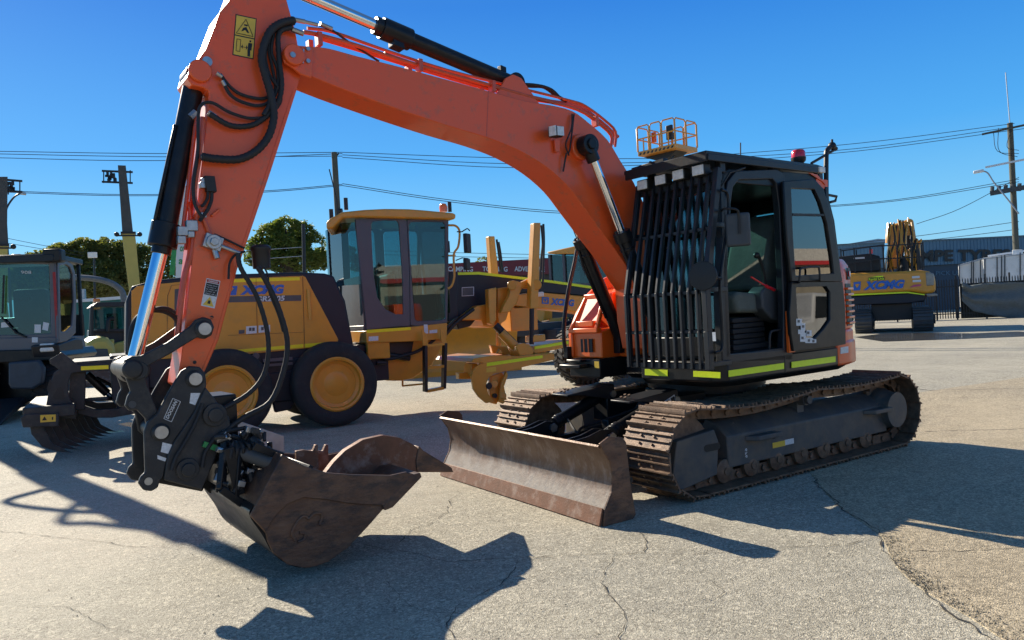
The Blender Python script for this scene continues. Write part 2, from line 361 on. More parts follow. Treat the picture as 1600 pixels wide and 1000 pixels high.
    if ys > 0:
        m = MB(U); c = (1.28, .40)
        m.prism([(c[0]+.07+.03*math.cos(R(a)), c[1]+.03*math.sin(R(a))) for a in range(-90, 91, 30)]+[(c[0]-.07+.03*math.cos(R(a)), c[1]+.03*math.sin(R(a))) for a in range(90, 271, 30)], 1.2005, 1.204); m.build('slot', M['ink'], tr)
        m = MB(U)
        for xa in (.62, -1.22):                                              # steps on the frame
            m.prism([(xa+.20, 1.17), (xa-.16, 1.17), (xa-.20, 1.27), (xa+.12, 1.27)], .385 if xa > 0 else .40, .43 if xa > 0 else .445, 'z')
        m.build('frame_step', M['frame'], tr, bevel=.008)
        m = MB(U); m.cyl((.42, 1.16, .385), (.42, 1.1735, .385), .036); m.build('round_hole', M['ink'], tr)
        m = MB(U); m.box(.26, .44, 1.170, 1.1725, .265, .315); m.build('caution_label', M['ysticker'], tr)
        m = MB(U); m.box(.13, .26, 1.170, 1.1725, .268, .318); m.build('serial_label', M['sticker'], tr)
        m = MB(U); text(m, '676', (.80, 1.171, .32), (0, 0, -1), (1, 0, 0), .085, .03, (0, 1, 0)); m.build('stencilled_number', M['white'], tr)
    return tr
make_track(1); make_track(-1)
# ---- centre frame, swing bearing
m = MB(U)
m.prism([(-.75, .32), (.75, .32), (.9, .45), (.62, .72), (-.62, .72), (-.9, .45)], -.62, .62)
for sx in (-1, 1):
    for sy in (-1, 1): m.beam((sx*.35, sy*.35, .5), (sx*.95, sy*.95, .42), .34, .26)
m.build('centre_frame', M['frame'], EX, bevel=.015)
m = MB(U); m.lathe((0, 0, .70), (0, 0, 1), [(.58, 0), (.58, .06), (.62, .065), (.62, .12), (.56, .125), (.56, .2)], 60)
for k in range(40):
    a = 2*math.pi*k/40; m.cyl((.60*math.cos(a), .60*math.sin(a), .82), (.60*math.cos(a), .60*math.sin(a), .845), .014, n=6)
m.build('swing_bearing', M['darkgrey'], EX)
# ---- dozer blade
prof = [(2.585, .0), (2.60, .0), (2.575, .12), (2.50, .24), (2.475, .36), (2.50, .48), (2.565, .575), (2.60, .60), (2.585, .612), (2.54, .585), (2.475, .49), (2.445, .36), (2.47, .23), (2.545, .12)]
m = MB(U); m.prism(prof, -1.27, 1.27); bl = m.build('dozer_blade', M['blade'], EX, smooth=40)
m = MB(U); m.prism([(2.615, .0), (2.63, .008), (2.592, .135), (2.578, .13)], -1.275, 1.275); m.build('cutting_edge', M['rustedge'], bl, bevel=.003)
for y in (-1.29, 1.268):
    m = MB(U); m.prism([(2.60, .0), (2.58, .12), (2.505, .24), (2.48, .36), (2.505, .48), (2.57, .575), (2.59, .625), (2.50, .665), (2.36, .64), (2.33, .60), (2.31, .3), (2.27, .03), (2.30, 0)], y, y+.022); m.build('end_plate', M['bucket'], bl, bevel=.004)
m = MB(U)
for z in (.12, .45): m.box(2.40, 2.49, -1.25, 1.25, z, z+.09)
m.box(2.34, 2.42, -1.1, 1.1, .14, .5); m.build('backing_rib', M['darkgrey'], bl, bevel=.01)
for sy in (1, -1):
    yc = .42*sy; lo = Vector((1.80, yc, .48)); hi = Vector((1.02, yc, .735))
    if sy < 0: lo = Vector((1.83, yc, .49)); hi = Vector((1.08, yc, .75))
    m = MB(U); m.cyl(lo+(0 if 0 else Vector((-.08, 0, .028))), hi, .062); m.cyl(lo-Vector((.16, 0, -.055)), lo-Vector((.11, 0, -.038)), .07); lc = m.build('blade_cylinder', M['black'], EX, bevel=.004)
    m = MB(U); m.cyl(lo+Vector((0, -.075, 0)), lo+Vector((0, .075, 0)), .035); m.cyl(lo+Vector((0, .075, 0)), lo+Vector((0, .10, 0)), .045, n=6)
    m.cyl(hi+Vector((0, -.14, 0)), hi+Vector((0, .15, 0)), .035); m.build('pin', M['steel'], lc)
    m = MB(U)
    for dy in (-.055, .055):                                                # lugs from the blade's back
        m.prism([(2.46, .15), (2.46, .50), (2.25, .50), (2.05, .52), (1.90, .56), (1.80, .55), (1.74, .49), (1.77, .42), (1.95, .30), (2.1, .16)], yc+dy-.014, yc+dy+.014)
    m.build('lug', M['black'], lc, bevel=.004)
    d = Vector((-.80, 0, .29)).normalized(); s_ = Vector((0, 1, 0)); up = s_.cross(d)*-1
    if up.z < 0: up = -up
    a = hi+Vector((.56, 0, -.04))+up*.085; b = hi+Vector((-.06, 0, .0))+up*.10
    m = MB(U); m.beam(a, b, .26, .018, up=up)
    m.poly([a+s_*.121, b+s_*.121, b+s_*.121-up*.15-d*.05, a+s_*.121+d*.16-up*.07], s_*.012); m.poly([a-s_*.133, b-s_*.133, b-s_*.133-up*.15-d*.05, a-s_*.133+d*.16-up*.07], s_*.012)
    cv = m.build('cylinder_cover', M['guard'], lc, bevel=.004)
    m = MB(U)
    for k, (i, j) in enumerate(((0, 0), (0, 1), (1, 0), (1, 1))):
        p = a+d*(.05+.05*i)+s_*(-.025+.055*j)+up*.008; m.cyl(p, p+up*.018, .014, n=6)
    m.build('bolt', M['rust'], cv)
    if sy > 0:
        m = MB(U); q = b+s_*.1335-up*.02-d*.06; m.poly([q, q-d*.15, q-d*.15-up*.065, q-up*.065], s_*.002); m.build('sticker', M['sticker'], cv)
        m = MB(U); q = q-d*.012-up*.01+s_*.003; m.poly([q, q-d*.05, q-d*.05-up*.045, q-up*.045], s_*.001); m.poly([q-d*.07, q-d*.12, q-d*.12-up*.045, q-d*.07-up*.045], s_*.001); m.build('print', M['ink'], cv)
m = MB(U)
for sy in (1, -1):
    m.beam((.6, .42*sy, .62), (1.15, .42*sy, .62), .24, .30); m.beam((.6, .5*sy, .35), (2.42, .62*sy, .24), .10, .14)
m.box(.55, .95, -.6, .6, .3, .55); m.beam((1.7, -.62, .28), (1.7, .62, .28), .12, .1); m.beam((1.2, 0, .3), (1.2, .0, .55), .5, .1)
m.build('blade_push_frame', M['black'], EX, bevel=.01)
m = MB(U)
for k, yy in enumerate((.12, .18, -.2, .22)):
    m.tube([(.9, yy*.5, .6), (1.2, yy, .46+.03*k), (1.5, yy*1.4, .42+.02*k), (1.72, yy+.1, .45), (1.65, .33 if yy > 0 else -.33, .55)], .014, smooth=5)
m.build('blade_hose', M['rubber'], EX)
# ---- superstructure deck
deck = [(1.28, .30), (1.28, 1.13), (1.18, 1.24), (-.68, 1.24), (-.97, 1.13), (-1.18, .9), (-1.38, .5), (-1.46, 0), (-1.38, -.5), (-1.16, -.9), (-.95, -1.14), (.3, -1.2), (.5, -1.2), (.52, -.3), (.9, -.3), (.9, .3)]
def skirt(z0, z1, inset): return [(x*(1-inset), y*(1-inset)) for x, y in deck]
m = MB(S); v = []
A = [(x*.93, y*.94, .90) for x, y in deck]; B = [(x, y, .955) for x, y in deck]; Cc = [(x, y, 1.13) for x, y in deck]; n = len(deck)
m.add(A+B+Cc, [tuple(range(n))[::-1], tuple(range(2*n, 3*n))]+[(i, (i+1) % n, n+(i+1) % n, n+i) for i in range(n)]+[(n+i, n+(i+1) % n, 2*n+(i+1) % n, 2*n+i) for i in range(n)])
dk = m.build('turntable_deck', M['black'], EX, bevel=.012)
m = MB(S); m.box(.36, .372, 1.236, 1.2425, .96, 1.12); m.build('panel_gap', M['ink'], dk)
for nm, q, pl, ax in (('t', [(1008, 576.5), (1043.5, 578), (1043.5, 588), (1008, 586)], 1.285, 'x'), ('t', [(1083.7, 579.5), (1126, 581.5), (1126, 591), (1083.7, 588.5)], 1.285, 'x'),
                     ('t', [(1138, 579), (1224.5, 567), (1224.5, 576.5), (1138, 589)], 1.2445, 'y'), ('t', [(1236.5, 565.5), (1305, 556.5), (1305, 565.5), (1236.5, 575)], 1.2445, 'y')):
    m = MB(S); quadpx(m, S, q, pl, ax); m.build('reflective_strip', M['strip'], dk)
# ---- engine house and counterweight
rear = [(-.50, 1.232), (-.70, 1.232), (-.99, 1.14), (-1.20, .90), (-1.36, .5), (-1.44, 0), (-1.36, -.5), (-1.14, -.9), (-.93, -1.13), (-.50, -1.2)]
m = MB(S); m.prism(rear, 1.135, 1.30, 'z'); m.prism([(x*1.012 if x < -.55 else x, y*1.01) for x, y in rear], .94, 1.19, 'z')
cw = m.build('counterweight', M['orange'], EX, bevel=.03, seg=3)
m = MB(S); n = len(rear)
lv = [(1.0, 1.30), (1.0, 1.86), (.985, 1.95), (.95, 2.02)]
V_ = []
for s_, z in lv: V_ += [(-.5+(x+.5)*s_ if x < -.5 else x, y*s_, z) for x, y in rear]
F_ = [tuple(range(n))[::-1], tuple(range(3*n, 4*n))]
for k in range(3): F_ += [(k*n+i, k*n+(i+1) % n, (k+1)*n+(i+1) % n, (k+1)*n+i) for i in range(n)]
m.add(V_, F_); hood = m.build('engine_hood', M['orange'], EX, bevel=.02, seg=3)
m = MB(S)                                                                   # louvred black panel on the rear corner
a, b = Vector((-.71, 1.230, 0)), Vector((-.98, 1.143, 0)); d = (b-a); nn = Vector((-d.y, d.x, 0)).normalized(); nn = nn if nn.y > 0 else -nn
m.poly([a+d*.12+Vector((0, 0, 1.33)), a+d*.95+Vector((0, 0, 1.33)), a+d*.95+Vector((0, 0, 1.76)), a+d*.12+Vector((0, 0, 1.76))], nn*.006); m.build('louvre_recess', M['ink'], hood)
m = MB(S)
for k in range(7):
    z = 1.36+k*.058; p = a+d*.10+nn*.016; q = a+d*.98+nn*.016; m.beam(p+Vector((0, 0, z)), q+Vector((0, 0, z)), .03, .022)
m.build('louvre', M['orange2'], hood, bevel=.004)
m = MB(S); p = a+d*.45+nn*.002; m.poly([p+Vector((0, 0, 1.80)), p+d*.42+Vector((0, 0, 1.80)), p+d*.42+Vector((0, 0, 1.92)), p+Vector((0, 0, 1.92))], nn*.01); tl = m.build('lamp_housing', M['ink'], hood, bevel=.01)
m = MB(S); p = a+d*.66+nn*.012+Vector((0, 0, 1.86)); m.cyl(p, p+nn*.01, .03); m.build('red_reflector', M['redlens'], tl)
m = MB(S); quadpx(m, S, [(1313, 543), (1325, 541), (1325, 551), (1313, 553)], 1.2445, 'y'); m.build('warning_sticker', M['sticker'], cw)
# ---- right hand side tank and toolbox
bx = thing  # (keeps names short below)
m = MB(S)
arc = [(1.20, 1.13), (1.20, 1.42), (1.08, 1.62), (.90, 1.82), (.66, 1.98), (.40, 2.06), (.0, 2.08), (0, 1.13)]
m.prism(arc, -.84, -.78)
m.prism([(1.18, 1.13), (1.18, 1.40), (1.0, 1.44), (1.0, 1.80), (.5, 1.88), (0, 1.88), (0, 1.13)], -.78, -.34)
m.prism([(1.0, 1.75), (.92, 1.84), (.6, 1.97), (0, 1.98), (0, 1.75)], -.40, -.34)
m.prism([(.95, 1.13), (.95, 1.75), (.80, 1.90), (.3, 1.95), (.3, 1.13)], -.335, -.215)
tb = m.build('side_tank', M['orange2'], EX, bevel=.015, seg=3)
m = MB(S)
fr_o = P2(S, [(898, 528), (938, 528), (958, 472), (926, 474)], 1.14, 'x')
m.poly([(1.19, -.77, 1.42), (1.19, -.36, 1.42), (1.02, -.42, 1.76), (1.02, -.70, 1.76)], (.02, 0, .012)); m.build('step_panel', M['orange'], tb, bevel=.006)
m = MB(S)
m.beam((1.21, -.76, 1.43), (1.02, -.70, 1.78), .035, .05); m.beam((1.21, -.37, 1.43), (1.02, -.43, 1.78), .035, .05); m.beam((1.03, -.72, 1.775), (1.03, -.40, 1.775), .05, .05); m.beam((1.205, -.79, 1.42), (1.205, -.34, 1.42), .07, .05); m.beam((1.19, -.7, 1.49), (1.19, -.42, 1.49), .06, .06)
m.build('step_frame', M['orange2'], tb, bevel=.008)
m = MB(S); m.box(1.195, 1.203, -.64, -.46, 1.19, 1.33); m.build('vent_opening', M['ink'], tb)
m = MB(S)
for k in range(2): m.box(1.2, 1.21, -.595+k*.07, -.58+k*.07, 1.19, 1.33)
m.build('vent_bar', M['orange2'], tb)
m = MB(S); m.box(.1, 1.22, -.82, -.34, .93, 1.12); m.box(1.22, 1.36, -.83, -.5, 1.03, 1.07); m.box(1.22, 1.3, -.78, -.55, 1.09, 1.12); bs = m.build('step_box', M['black'], EX, bevel=.01)
m = MB(S); m.box(1.2205, 1.2225, -.42, -.35, 1.03, 1.10); m.build('sticker', M['ysticker'], bs)
for k in range(4):
    m = MB(S); m.tube([(.75, -.36-.04*k+.1, 1.92), (.72, -.34-.04*k+.1, 2.16), (.55, -.32-.04*k+.12, 2.26), (.30, -.1-.03*k, 2.1), (.15, -.05, 1.8)], .017, 8, smooth=8, rib=-.25); m.build('hydraulic_hose', M['pipe'] if k < 0 else M['rubber'], EX)
# right mirror rail
m = MB(S); rl = [S.Y(px, py, -.85) for px, py in ((907, 345), (900, 400), (888, 455), (881, 510), (883, 545), (889, 560), (900, 566))]
m.tube(rl, .022, smooth=5); m.build('hand_rail', M['black'], EX)
m = MB(S); m.box(1.15, 1.26, -.86, -.80, 1.13, 1.25); m.build('rail_bracket', M['black'], EX, bevel=.006)
# ============================================================ CAB
cab = None
Y0, Y1 = .33, 1.235
m = MB(S)
m.box(-.50, 1.16, Y0, Y1, 1.135, 1.19)                                      # floor
roofp = [(-.46, 2.80), (-.30, 2.84), (1.0, 2.80), (1.14, 2.74), (1.16, 2.68), (-.52, 2.68), (-.52, 2.74)]
m.prism(roofp, Y0+.02, Y1-.02)
for y in (Y0, Y1-.06): m.beam((1.17, y+.03, 1.16), (1.13, y+.03, 2.74), .06, .07, up=(0, 1, 0)); m.beam((-.47, y+.03, 1.16), (-.47, y+.03, 2.72), .06, .08, up=(0, 1, 0))
m.box(1.10, 1.19, Y0+.06, Y1-.06, 1.16, 1.34); m.box(1.08, 1.15, Y0+.06, Y1-.06, 2.62, 2.72)
m.box(-.50, -.44, Y0, Y1, 1.16, 1.85); m.box(-.50, -.44, Y0, Y1, 2.55, 2.72)
m.box(-.46, 1.14, Y0, Y0+.04, 1.16, 1.62); m.box(-.46, 1.14, Y0, Y0+.04, 2.55, 2.72); m.box(.30, .36, Y0, Y0+.04, 1.6, 2.6)
cab = m.build('cab', M['black'], EX, bevel=.008)
O = [(1150, 267), (1214, 264), (1226, 270), (1231, 323), (1239, 488), (1239, 563), (1129, 567), (1124, 456), (1131, 319), (1137, 284)]
I = [(1155, 281), (1207, 279.5), (1213, 287), (1218, 323), (1225, 488), (1224, 546), (1140, 553), (1134, 456), (1142, 319), (1146, 292)]
m = MB(S); m.ring(P2(S, O, 1.24), P2(S, I, 1.24), 1.17, 1.24); m.build('door_frame', M['guard'], cab, bevel=.01, seg=3)
m = MB(S)
O2 = [(1223, 268), (1272, 272), (1290, 290), (1304, 345), (1316, 440), (1318, 556), (1241, 563), (1234, 400)]
I2 = [(1240, 292), (1270, 293), (1281, 312), (1292, 345), (1303, 427), (1303, 438), (1246, 438), (1242, 360)]
m.ring(P2(S, O2, 1.23), P2(S, I2, 1.23), 1.18, 1.23); m.build('rear_side_panel', M['black'], cab, bevel=.006)
m = MB(S); quadpx(m, S, [(1226.5, 486), (1234, 486), (1238.5, 550), (1229, 551)], 1.242, 'y', .03); m.build('orange_door_post', M['orange2'], cab, bevel=.004)
m = MB(S); quadpx(m, S, [(1262, 270), (1276, 273), (1289, 290), (1284, 284)], 1.236, 'y', .01); m.box(-.50, -.30, 1.17, 1.237, 2.70, 2.79); m.build('orange_roof_corner', M['orange'], cab, bevel=.01)
# glazing
m = MB(S); m.poly([(1.165, Y0+.06, 1.34), (1.165, Y1-.06, 1.34), (1.125, Y1-.06, 2.62), (1.125, Y0+.06, 2.62)], (.006, 0, 0)); m.build('windscreen', M['rglass'], cab)
m = MB(S); m.box(-.475, -.469, Y0+.05, Y1-.05, 1.85, 2.55); m.box(-.44, .29, Y0+.015, Y0+.021, 1.62, 2.55); m.box(.37, 1.1, Y0+.015, Y0+.021, 1.62, 2.55); m.build('rear_glass', M['rglass'], cab)
# open door folded back on the cab side
OU = [(1224, 283), (1273, 279.5), (1287, 294), (1301, 341), (1312, 409), (1317, 440), (1237, 440), (1230, 380)]
IU = [(1237, 294), (1273, 296), (1282, 315.5), (1292, 348), (1300, 400), (1303, 427), (1244, 430.6), (1240, 370)]
OL = [(1237, 440.3), (1317, 440.3), (1321, 480), (1322, 538), (1300, 542), (1240, 549), (1236, 520), (1234, 488)]
IL = [(1244, 449), (1291, 447), (1297, 456), (1297, 499), (1287, 513), (1273, 528), (1252, 529), (1246, 490)]
m = MB(S); yp = 1.30
m.ring(P2(S, OU, yp), P2(S, IU, yp), 1.262, yp); m.ring(P2(S, OL, yp), P2(S, IL, yp), 1.262, yp)
dr = m.build('cab_door', M['black'], cab, bevel=.012, seg=3)
m = MB(S); m.prism(P2(S, IU, yp), 1.272, 1.278); m.build('door_window', M['dglass'], dr)
m = MB(S); m.prism(P2(S, IL, yp), 1.272, 1.278); m.build('lower_door_window', M['lowglass'], dr)
m = MB(S); a, b = S.Y(1238, 335, 1.29), S.Y(1289, 336, 1.29); m.beam(a, b, .012, .02, up=(0, 0, 1)); m.build('sliding_pane_rail', M['ink'], dr)
m = MB(S); hp = [(1249, 440), (1250, 425), (1253, 419), (1276, 417), (1280, 421), (1281, 436)]; m.tube([S.Y(1249, 441, 1.30)]+[S.Y(x, y, 1.35) for x, y in hp]+[S.Y(1281, 438, 1.30)], .010, smooth=2); m.build('door_handle', M['ink'], dr)
m = MB(S)
for k, (x, y, w_, h_) in enumerate(((1244, 498, 9, 11), (1251, 505, 7, 12), (1247, 515, 10, 7), (1250, 520, 9, 14), (1260, 516, 8, 9), (1258, 528, 12, 8), (1267, 530, 8, 6))):
    quadpx(m, S, [(x, y), (x+w_, y), (x+w_, y+h_), (x, y+h_)], 1.3005, 'y', .0015+.0002*k)
ds = m.build('door_stickers', M['sticker'], dr)
m = MB(S)
for k, (x, y) in enumerate(((1246, 500), (1253, 508), (1261, 518), (1262, 530), (1252, 526), (1269, 531))): quadpx(m, S, [(x, y), (x+3.5, y), (x+3.5, y+4), (x, y+4)], 1.303, 'y', .001)
m.build('sticker_print', M['grey'], ds)
# cab interior
m = MB(S)
st = P2(S, [(1166, 452), (1172, 400), (1180, 350), (1188, 338), (1206, 338), (1214, 352), (1213, 455), (1190, 465)], .80)
m.prism(st, .52, 1.0); cus = P2(S, [(1133, 462), (1140, 456), (1180, 460), (1184, 478), (1180, 489), (1138, 489)], .95)
m.prism(cus, .52, 1.05); se = m.build('operator_seat', M['seat'], cab, bevel=.05, seg=4, smooth=60)
m = MB(S)
for k in range(5): m.box(.30+.01*(k % 2), .78-.01*(k % 2), .58, 1.0, 1.24+.05*k, 1.285+.05*k)
m.box(.25, .85, .5, 1.05, 1.19, 1.24); m.build('seat_bellows', M['rubber'], se, bevel=.008)
m = MB(S); cons = P2(S, [(1184, 456), (1192, 447), (1216, 452), (1221, 470), (1221, 505), (1200, 498), (1186, 482)], 1.08)
m.prism(cons, .96, 1.12); m.build('side_console', M['inter'], cab, bevel=.02, seg=3)
m = MB(S); m.tube([S.Y(1197, 452, 1.04), S.Y(1193, 425, 1.04), S.Y(1186, 402, 1.04), S.Y(1181, 396, 1.04)], .016, smooth=4); m.ball(S.Y(1182, 399, 1.04), .03); m.tube([S.Y(1160, 450, .55), S.Y(1160, 420, .55), S.Y(1156, 405, .55)], .02, smooth=3)
m.tube([S.Y(1205, 440, .9), S.Y(1203, 415, .9), S.Y(1210, 395, .9), S.Y(1222, 392, .9)], .015, smooth=4); m.build('control_lever', M['ink'], cab)
m = MB(S); a, b = S.Y(1174, 433, 1.12), S.Y(1197, 447, 1.12); m.tube([a, b], .009); m.tube([b, S.Y(1210, 453, 1.12)], .016); m.build('red_safety_lever', M['redlens'], cab)
m = MB(S); m.tube([S.Y(1202, 545, 1.2), S.Y(1203, 522, 1.2), S.Y(1208, 517, 1.2), S.Y(1222, 515, 1.2)], .012, smooth=3); m.build('grab_loop', M['ink'], cab)
m = MB(S); m.box(.95, 1.08, .5, .62, 1.2, 1.95); m.box(.9, 1.1, .48, .7, 1.9, 2.1); m.tube([(1.0, .8, 1.2), (1.03, .8, 1.6), (1.05, .8, 1.72)], .015); m.tube([(1.0, .7, 1.2), (1.03, .7, 1.6), (1.05, .7, 1.72)], .015); m.build('monitor_and_pedals', M['inter'], cab, bevel=.01)
# front guard
def gx(z): return 1.45 if z < 1.75 else 1.45-(z-1.75)/1.03*.24
gu = None
m = MB(S)
zs = [1.08, 1.4, 1.75, 2.27, 2.78]
def gbar(m, y, w_=.026, dp=.038):
    for i in range(len(zs)-1):
        a, b = Vector((gx(zs[i]), y, zs[i]-(.002 if i else 0))), Vector((gx(zs[i+1]), y, zs[i+1]+.002)); m.beam(a, b, w_, dp, up=(1, 0, 0))
for k in range(10): gbar(m, .345+.92*k/10+.0)
gbar(m, 1.262, .05, .06); gbar(m, .335, .03, .06)
for z in (1.10, 1.40, 1.735, 2.27, 2.74): m.beam((gx(z)-.012, .32, z), (gx(z)-.012, 1.285, z), .022, .03 if z > 1.15 else .05)
m.beam((gx(2.72)-.02, .32, 2.72), (gx(2.72)-.02, 1.285, 2.72), .03, .08)
for y in (.335, 1.262):
    for z in (1.12, 1.75, 2.3, 2.70): m.beam((gx(z), y, z), (1.16, y*.98+.01, z), .03, .04)
gu = m.build('windscreen_guard', M['guard'], cab, bevel=.004)
m = MB(S); quadpx(m, S, [(1113, 519), (1118, 519), (1119, 533), (1114, 533)], gx(1.4)+.031, 'x', .002); m.build('sticker', M['sticker'], gu)
m = MB(S); m.tube([S.Y(px, py, 1.31) for px, py in ((1127, 296), (1137, 304), (1138, 340), (1130, 400), (1125, 445), (1128, 500), (1129, 535), (1126, 548), (1117, 551))], .014, smooth=4)
m.build('grab_rail', M['black'], cab)
# roof guard
m = MB(S)
rp = [(1.36, .29), (1.345, 1.255), (-.30, 1.255), (-.62, 1.18), (-.62, .33)]
m.prism(rp, 2.885, 2.925, 'z')
m.beam((1.345, .30, 2.87), (1.33, 1.25, 2.87), .03, .07); m.beam((1.33, 1.25, 2.87), (-.30, 1.25, 2.87), .03, .06)
for k in range(11): m.beam((1.25-.17*k, .31, 2.94), (1.25-.17*k, .72, 2.955), .06, .035)
for x, y in ((1.1, 1.2), (-.4, 1.2), (1.1, .4), (-.4, .4), (.35, 1.2)): m.box(x-.035, x+.035, y-.03, y+.03, 2.76, 2.89)
rg = m.build('roof_guard', M['guard'], cab, bevel=.006)
for k, (px, py) in enumerate(((1004, 289), (1032, 281), (1060, 273), (1091, 266))):
    c = S.X(px, py, 1.30); m = MB(S); m.obox(c-Vector((.04, 0, 0)), (.045, 0, 0), (0, .068, 0), (0, 0, .05)); wl = m.build('work_lamp', M['ink'], rg, bevel=.01)
    m = MB(S); m.obox(c+Vector((.006, 0, 0)), (.008, 0, 0), (0, .06, 0), (0, 0, .042)); m.build('lamp_lens', M['lens'], wl, bevel=.006)
m = MB(S); b0 = Vector((-.42, .98, 2.93)); m.lathe(b0, (0, 0, 1), [(.03, 0), (.035, .05), (.07, .09), (.075, .125)], 20); bc = m.build('beacon_base', M['ink'], rg)
m = MB(S); m.lathe(b0+Vector((0, 0, .125)), (0, 0, 1), [(.068, 0), (.068, .055), (.055, .075), (.02, .08)], 20); m.build('beacon_lens', M['redlens'], bc)
m = MB(S)
yy = 1.2; m.tube([S.Y(px, py, yy) for px, py in ((1291, 300), (1291, 245), (1293, 234), (1300, 229), (1306, 233))], .024, smooth=4)
m.tube([S.Y(1268, 255, yy), S.Y(1304, 234, yy)], .014); m.tube([S.Y(1291, 304, yy), S.Y(1307, 307, yy), S.Y(1305, 314, yy), S.Y(1297, 316, yy)], .014); m.ball(S.Y(1300, 228, yy), .04)
m.cyl(S.Y(1300, 228, yy), S.Y(1300, 218, yy), .012); m.build('mirror_bracket', M['ink'], rg)
m = MB(S); c = S.Y(1281, 266, 1.24); m.obox(c, (.05, 0, 0), (0, .03, 0), (0, 0, .028)); m.build('rear_lamp', M['lens'], rg, bevel=.006)
# mirrors
m = MB(S); c = S.X(1098.5, 431, 1.50); m.lathe(c-Vector((.0, 0, 0)), (.9, .35, 0), [(.02, -.03), (.11, -.012), (.122, .0), (.118, .012), (.02, .02)], 30); rm = m.build('round_mirror', M['ink'], cab)
m = MB(S); m.tube([c, S.X(1118, 433, 1.46), S.X(1127, 435, 1.40)], .013); m.build('mirror_arm', M['ink'], rm)
m = MB(S); c = S.Y(1153, 359, 1.42); a = Vector((.55, -.83, 0)); m.obox(c, a*.10, Vector((.83, .55, 0))*.022, (0, 0, .14)); sm = m.build('side_mirror', M['inter'], cab, bevel=.03, seg=4)
m = MB(S); m.tube([S.Y(1127, 330, 1.3), S.Y(1132, 326, 1.36), S.Y(1150, 327, 1.46), S.Y(1154, 336, 1.46), S.Y(1155, 365, 1.455)], .010, smooth=3); m.build('mirror_arm', M['ink'], sm)
m = MB(S); m.tube([S.X(1122, 300, 1.2)+Vector((0, 0, 0)), S.Y(1140, 270, 1.27), S.Y(1164, 262, 1.27)], .008); m.build('wiper_arm', M['ink'], cab)
# ============================================================ BOOM
BW = .175
bp = [(468, 72), (492, 73), (516, 76), (560, 88), (620, 103), (743, 136.5), (818, 157), (860, 164), (894, 173), (919, 191), (949, 218), (970, 252), (991, 286), (1015, 340), (1035, 400), (1045, 470), (1040, 540), (1012, 545), (1003, 500), (1000, 450), (970, 403), (936, 357), (911, 323), (886, 290), (852, 260), (810, 235), (760, 215), (700, 197), (620, 170), (540, 141), (490, 121), (470, 112)]
def dense(P, n=3): return [(q.x, q.y) for q in catmull([Vector((a, b, 0)) for a, b in P], n)]
top = bp[:19]; low = bp[19:]
poly = P2(S, dense(top[:17], 3), BW)+P2(S, top[17:]+[low[0]], BW)+P2(S, dense(low, 3)[1:], BW)
m = MB(S); m.prism(poly, -BW, BW); boom = m.build('boom', M['orange'], EX, bevel=.006, smooth=20)
m = MB(S)
ear = P2(S, [(468, 71), (490, 73), (487, 122), (470, 116), (455, 104), (444, 98), (441, 86), (446, 75), (457, 71)], BW+.03)
m.prism(ear, BW, BW+.03); m.prism(ear, -BW-.03, -BW)
m.cyl(S.Y(457, 88, BW+.02), S.Y(457, 88, BW+.02)+Vector((0, .05, 0)), .075); fk = m.build('boom_fork', M['orange'], boom, bevel=.008)
m = MB(S); p = S.Y(457, 86, BW+.07); m.cyl(p, p+Vector((0, .012, 0)), .02); m.build('pivot_bolt', M['steel'], fk)
m = MB(S); m.tube([S.Y(474, 77, .23), S.Y(473, 99, .23)], .007); [m.cyl(S.Y(478, y, BW), S.Y(478, y, BW)+Vector((0, .05, 0)), .015) for y in (79, 98)]; m.build('pin_retainer', M['steel'], boom)
m = MB(S); quadpx(m, S, [(762.5, 141), (763.6, 141), (760.6, 213), (759.5, 213)], BW, 'y', .001)
m.build('weld_seam', M['pipe'], boom)
# boom side boss + cylinder pin
pv = Vector((1.80, 0, 3.135))
m = MB(S); m.cyl((pv.x, -.22, pv.z), (pv.x, .22, pv.z), .12, n=32); m.build('pivot_boss', M['orange'], boom, bevel=.01)
for y_, r_ in ((.29, 1), (-.29, -1)):
    ft = Vector((.93, y_, 1.26)); tp = Vector((pv.x, y_, pv.z)); d = (ft-tp).normalized()
    gl = tp+d*.86
    m = MB(S); m.cyl(gl, gl+d*.10, .085); m.cyl(gl+d*.08, ft, .066); m.cyl(gl+d*.16, gl+d*.19, .075); m.obox(ft, (.09, 0, 0), (0, .045, 0), (0, 0, .09)); m.tube([gl+Vector((.07, 0, .0)), gl+d*.3+Vector((.09, .02*r_, 0)), gl+d*.9+Vector((.085, 0, 0))], .014); bcy = m.build('boom_cylinder', M['black'], EX, bevel=.006)
    m = MB(S); m.cyl(tp+d*.1, gl+d*.02, .038, n=24); m.build('piston_rod', M['chrome'], bcy)
    m = MB(S); m.cyl(tp-Vector((0, .055, 0)), tp+Vector((0, .055, 0)), .092, n=28); m.cyl(tp, tp+d*.16, .062); m.cyl(tp+Vector((0, .05*r_, 0)), tp+Vector((0, .075*r_, 0)), .05, n=12); m.build('rod_eye', M['black'], bcy, bevel=.006)
m = MB(S); m.tube([S.Y(880, 268, .2), S.Y(885, 240, .22), S.Y(890, 235, .22), S.Y(897, 178, .2)], .008, smooth=3); m.tube([S.Y(889, 243, .21), S.Y(884, 225, .22), S.Y(893, 200, .22), S.Y(894, 178, .2)], .007, smooth=4); m.build('lamp_cable', M['rubber'], boom)
m = MB(S); c = S.Y(868, 206, .27); a = Vector((.9, .3, -.1)).normalized(); m.obox(c, a*.07, Vector((-.3, .9, 0))*.04, (0, 0, .05)); wl = m.build('boom_work_lamp', M['ink'], boom, bevel=.012)
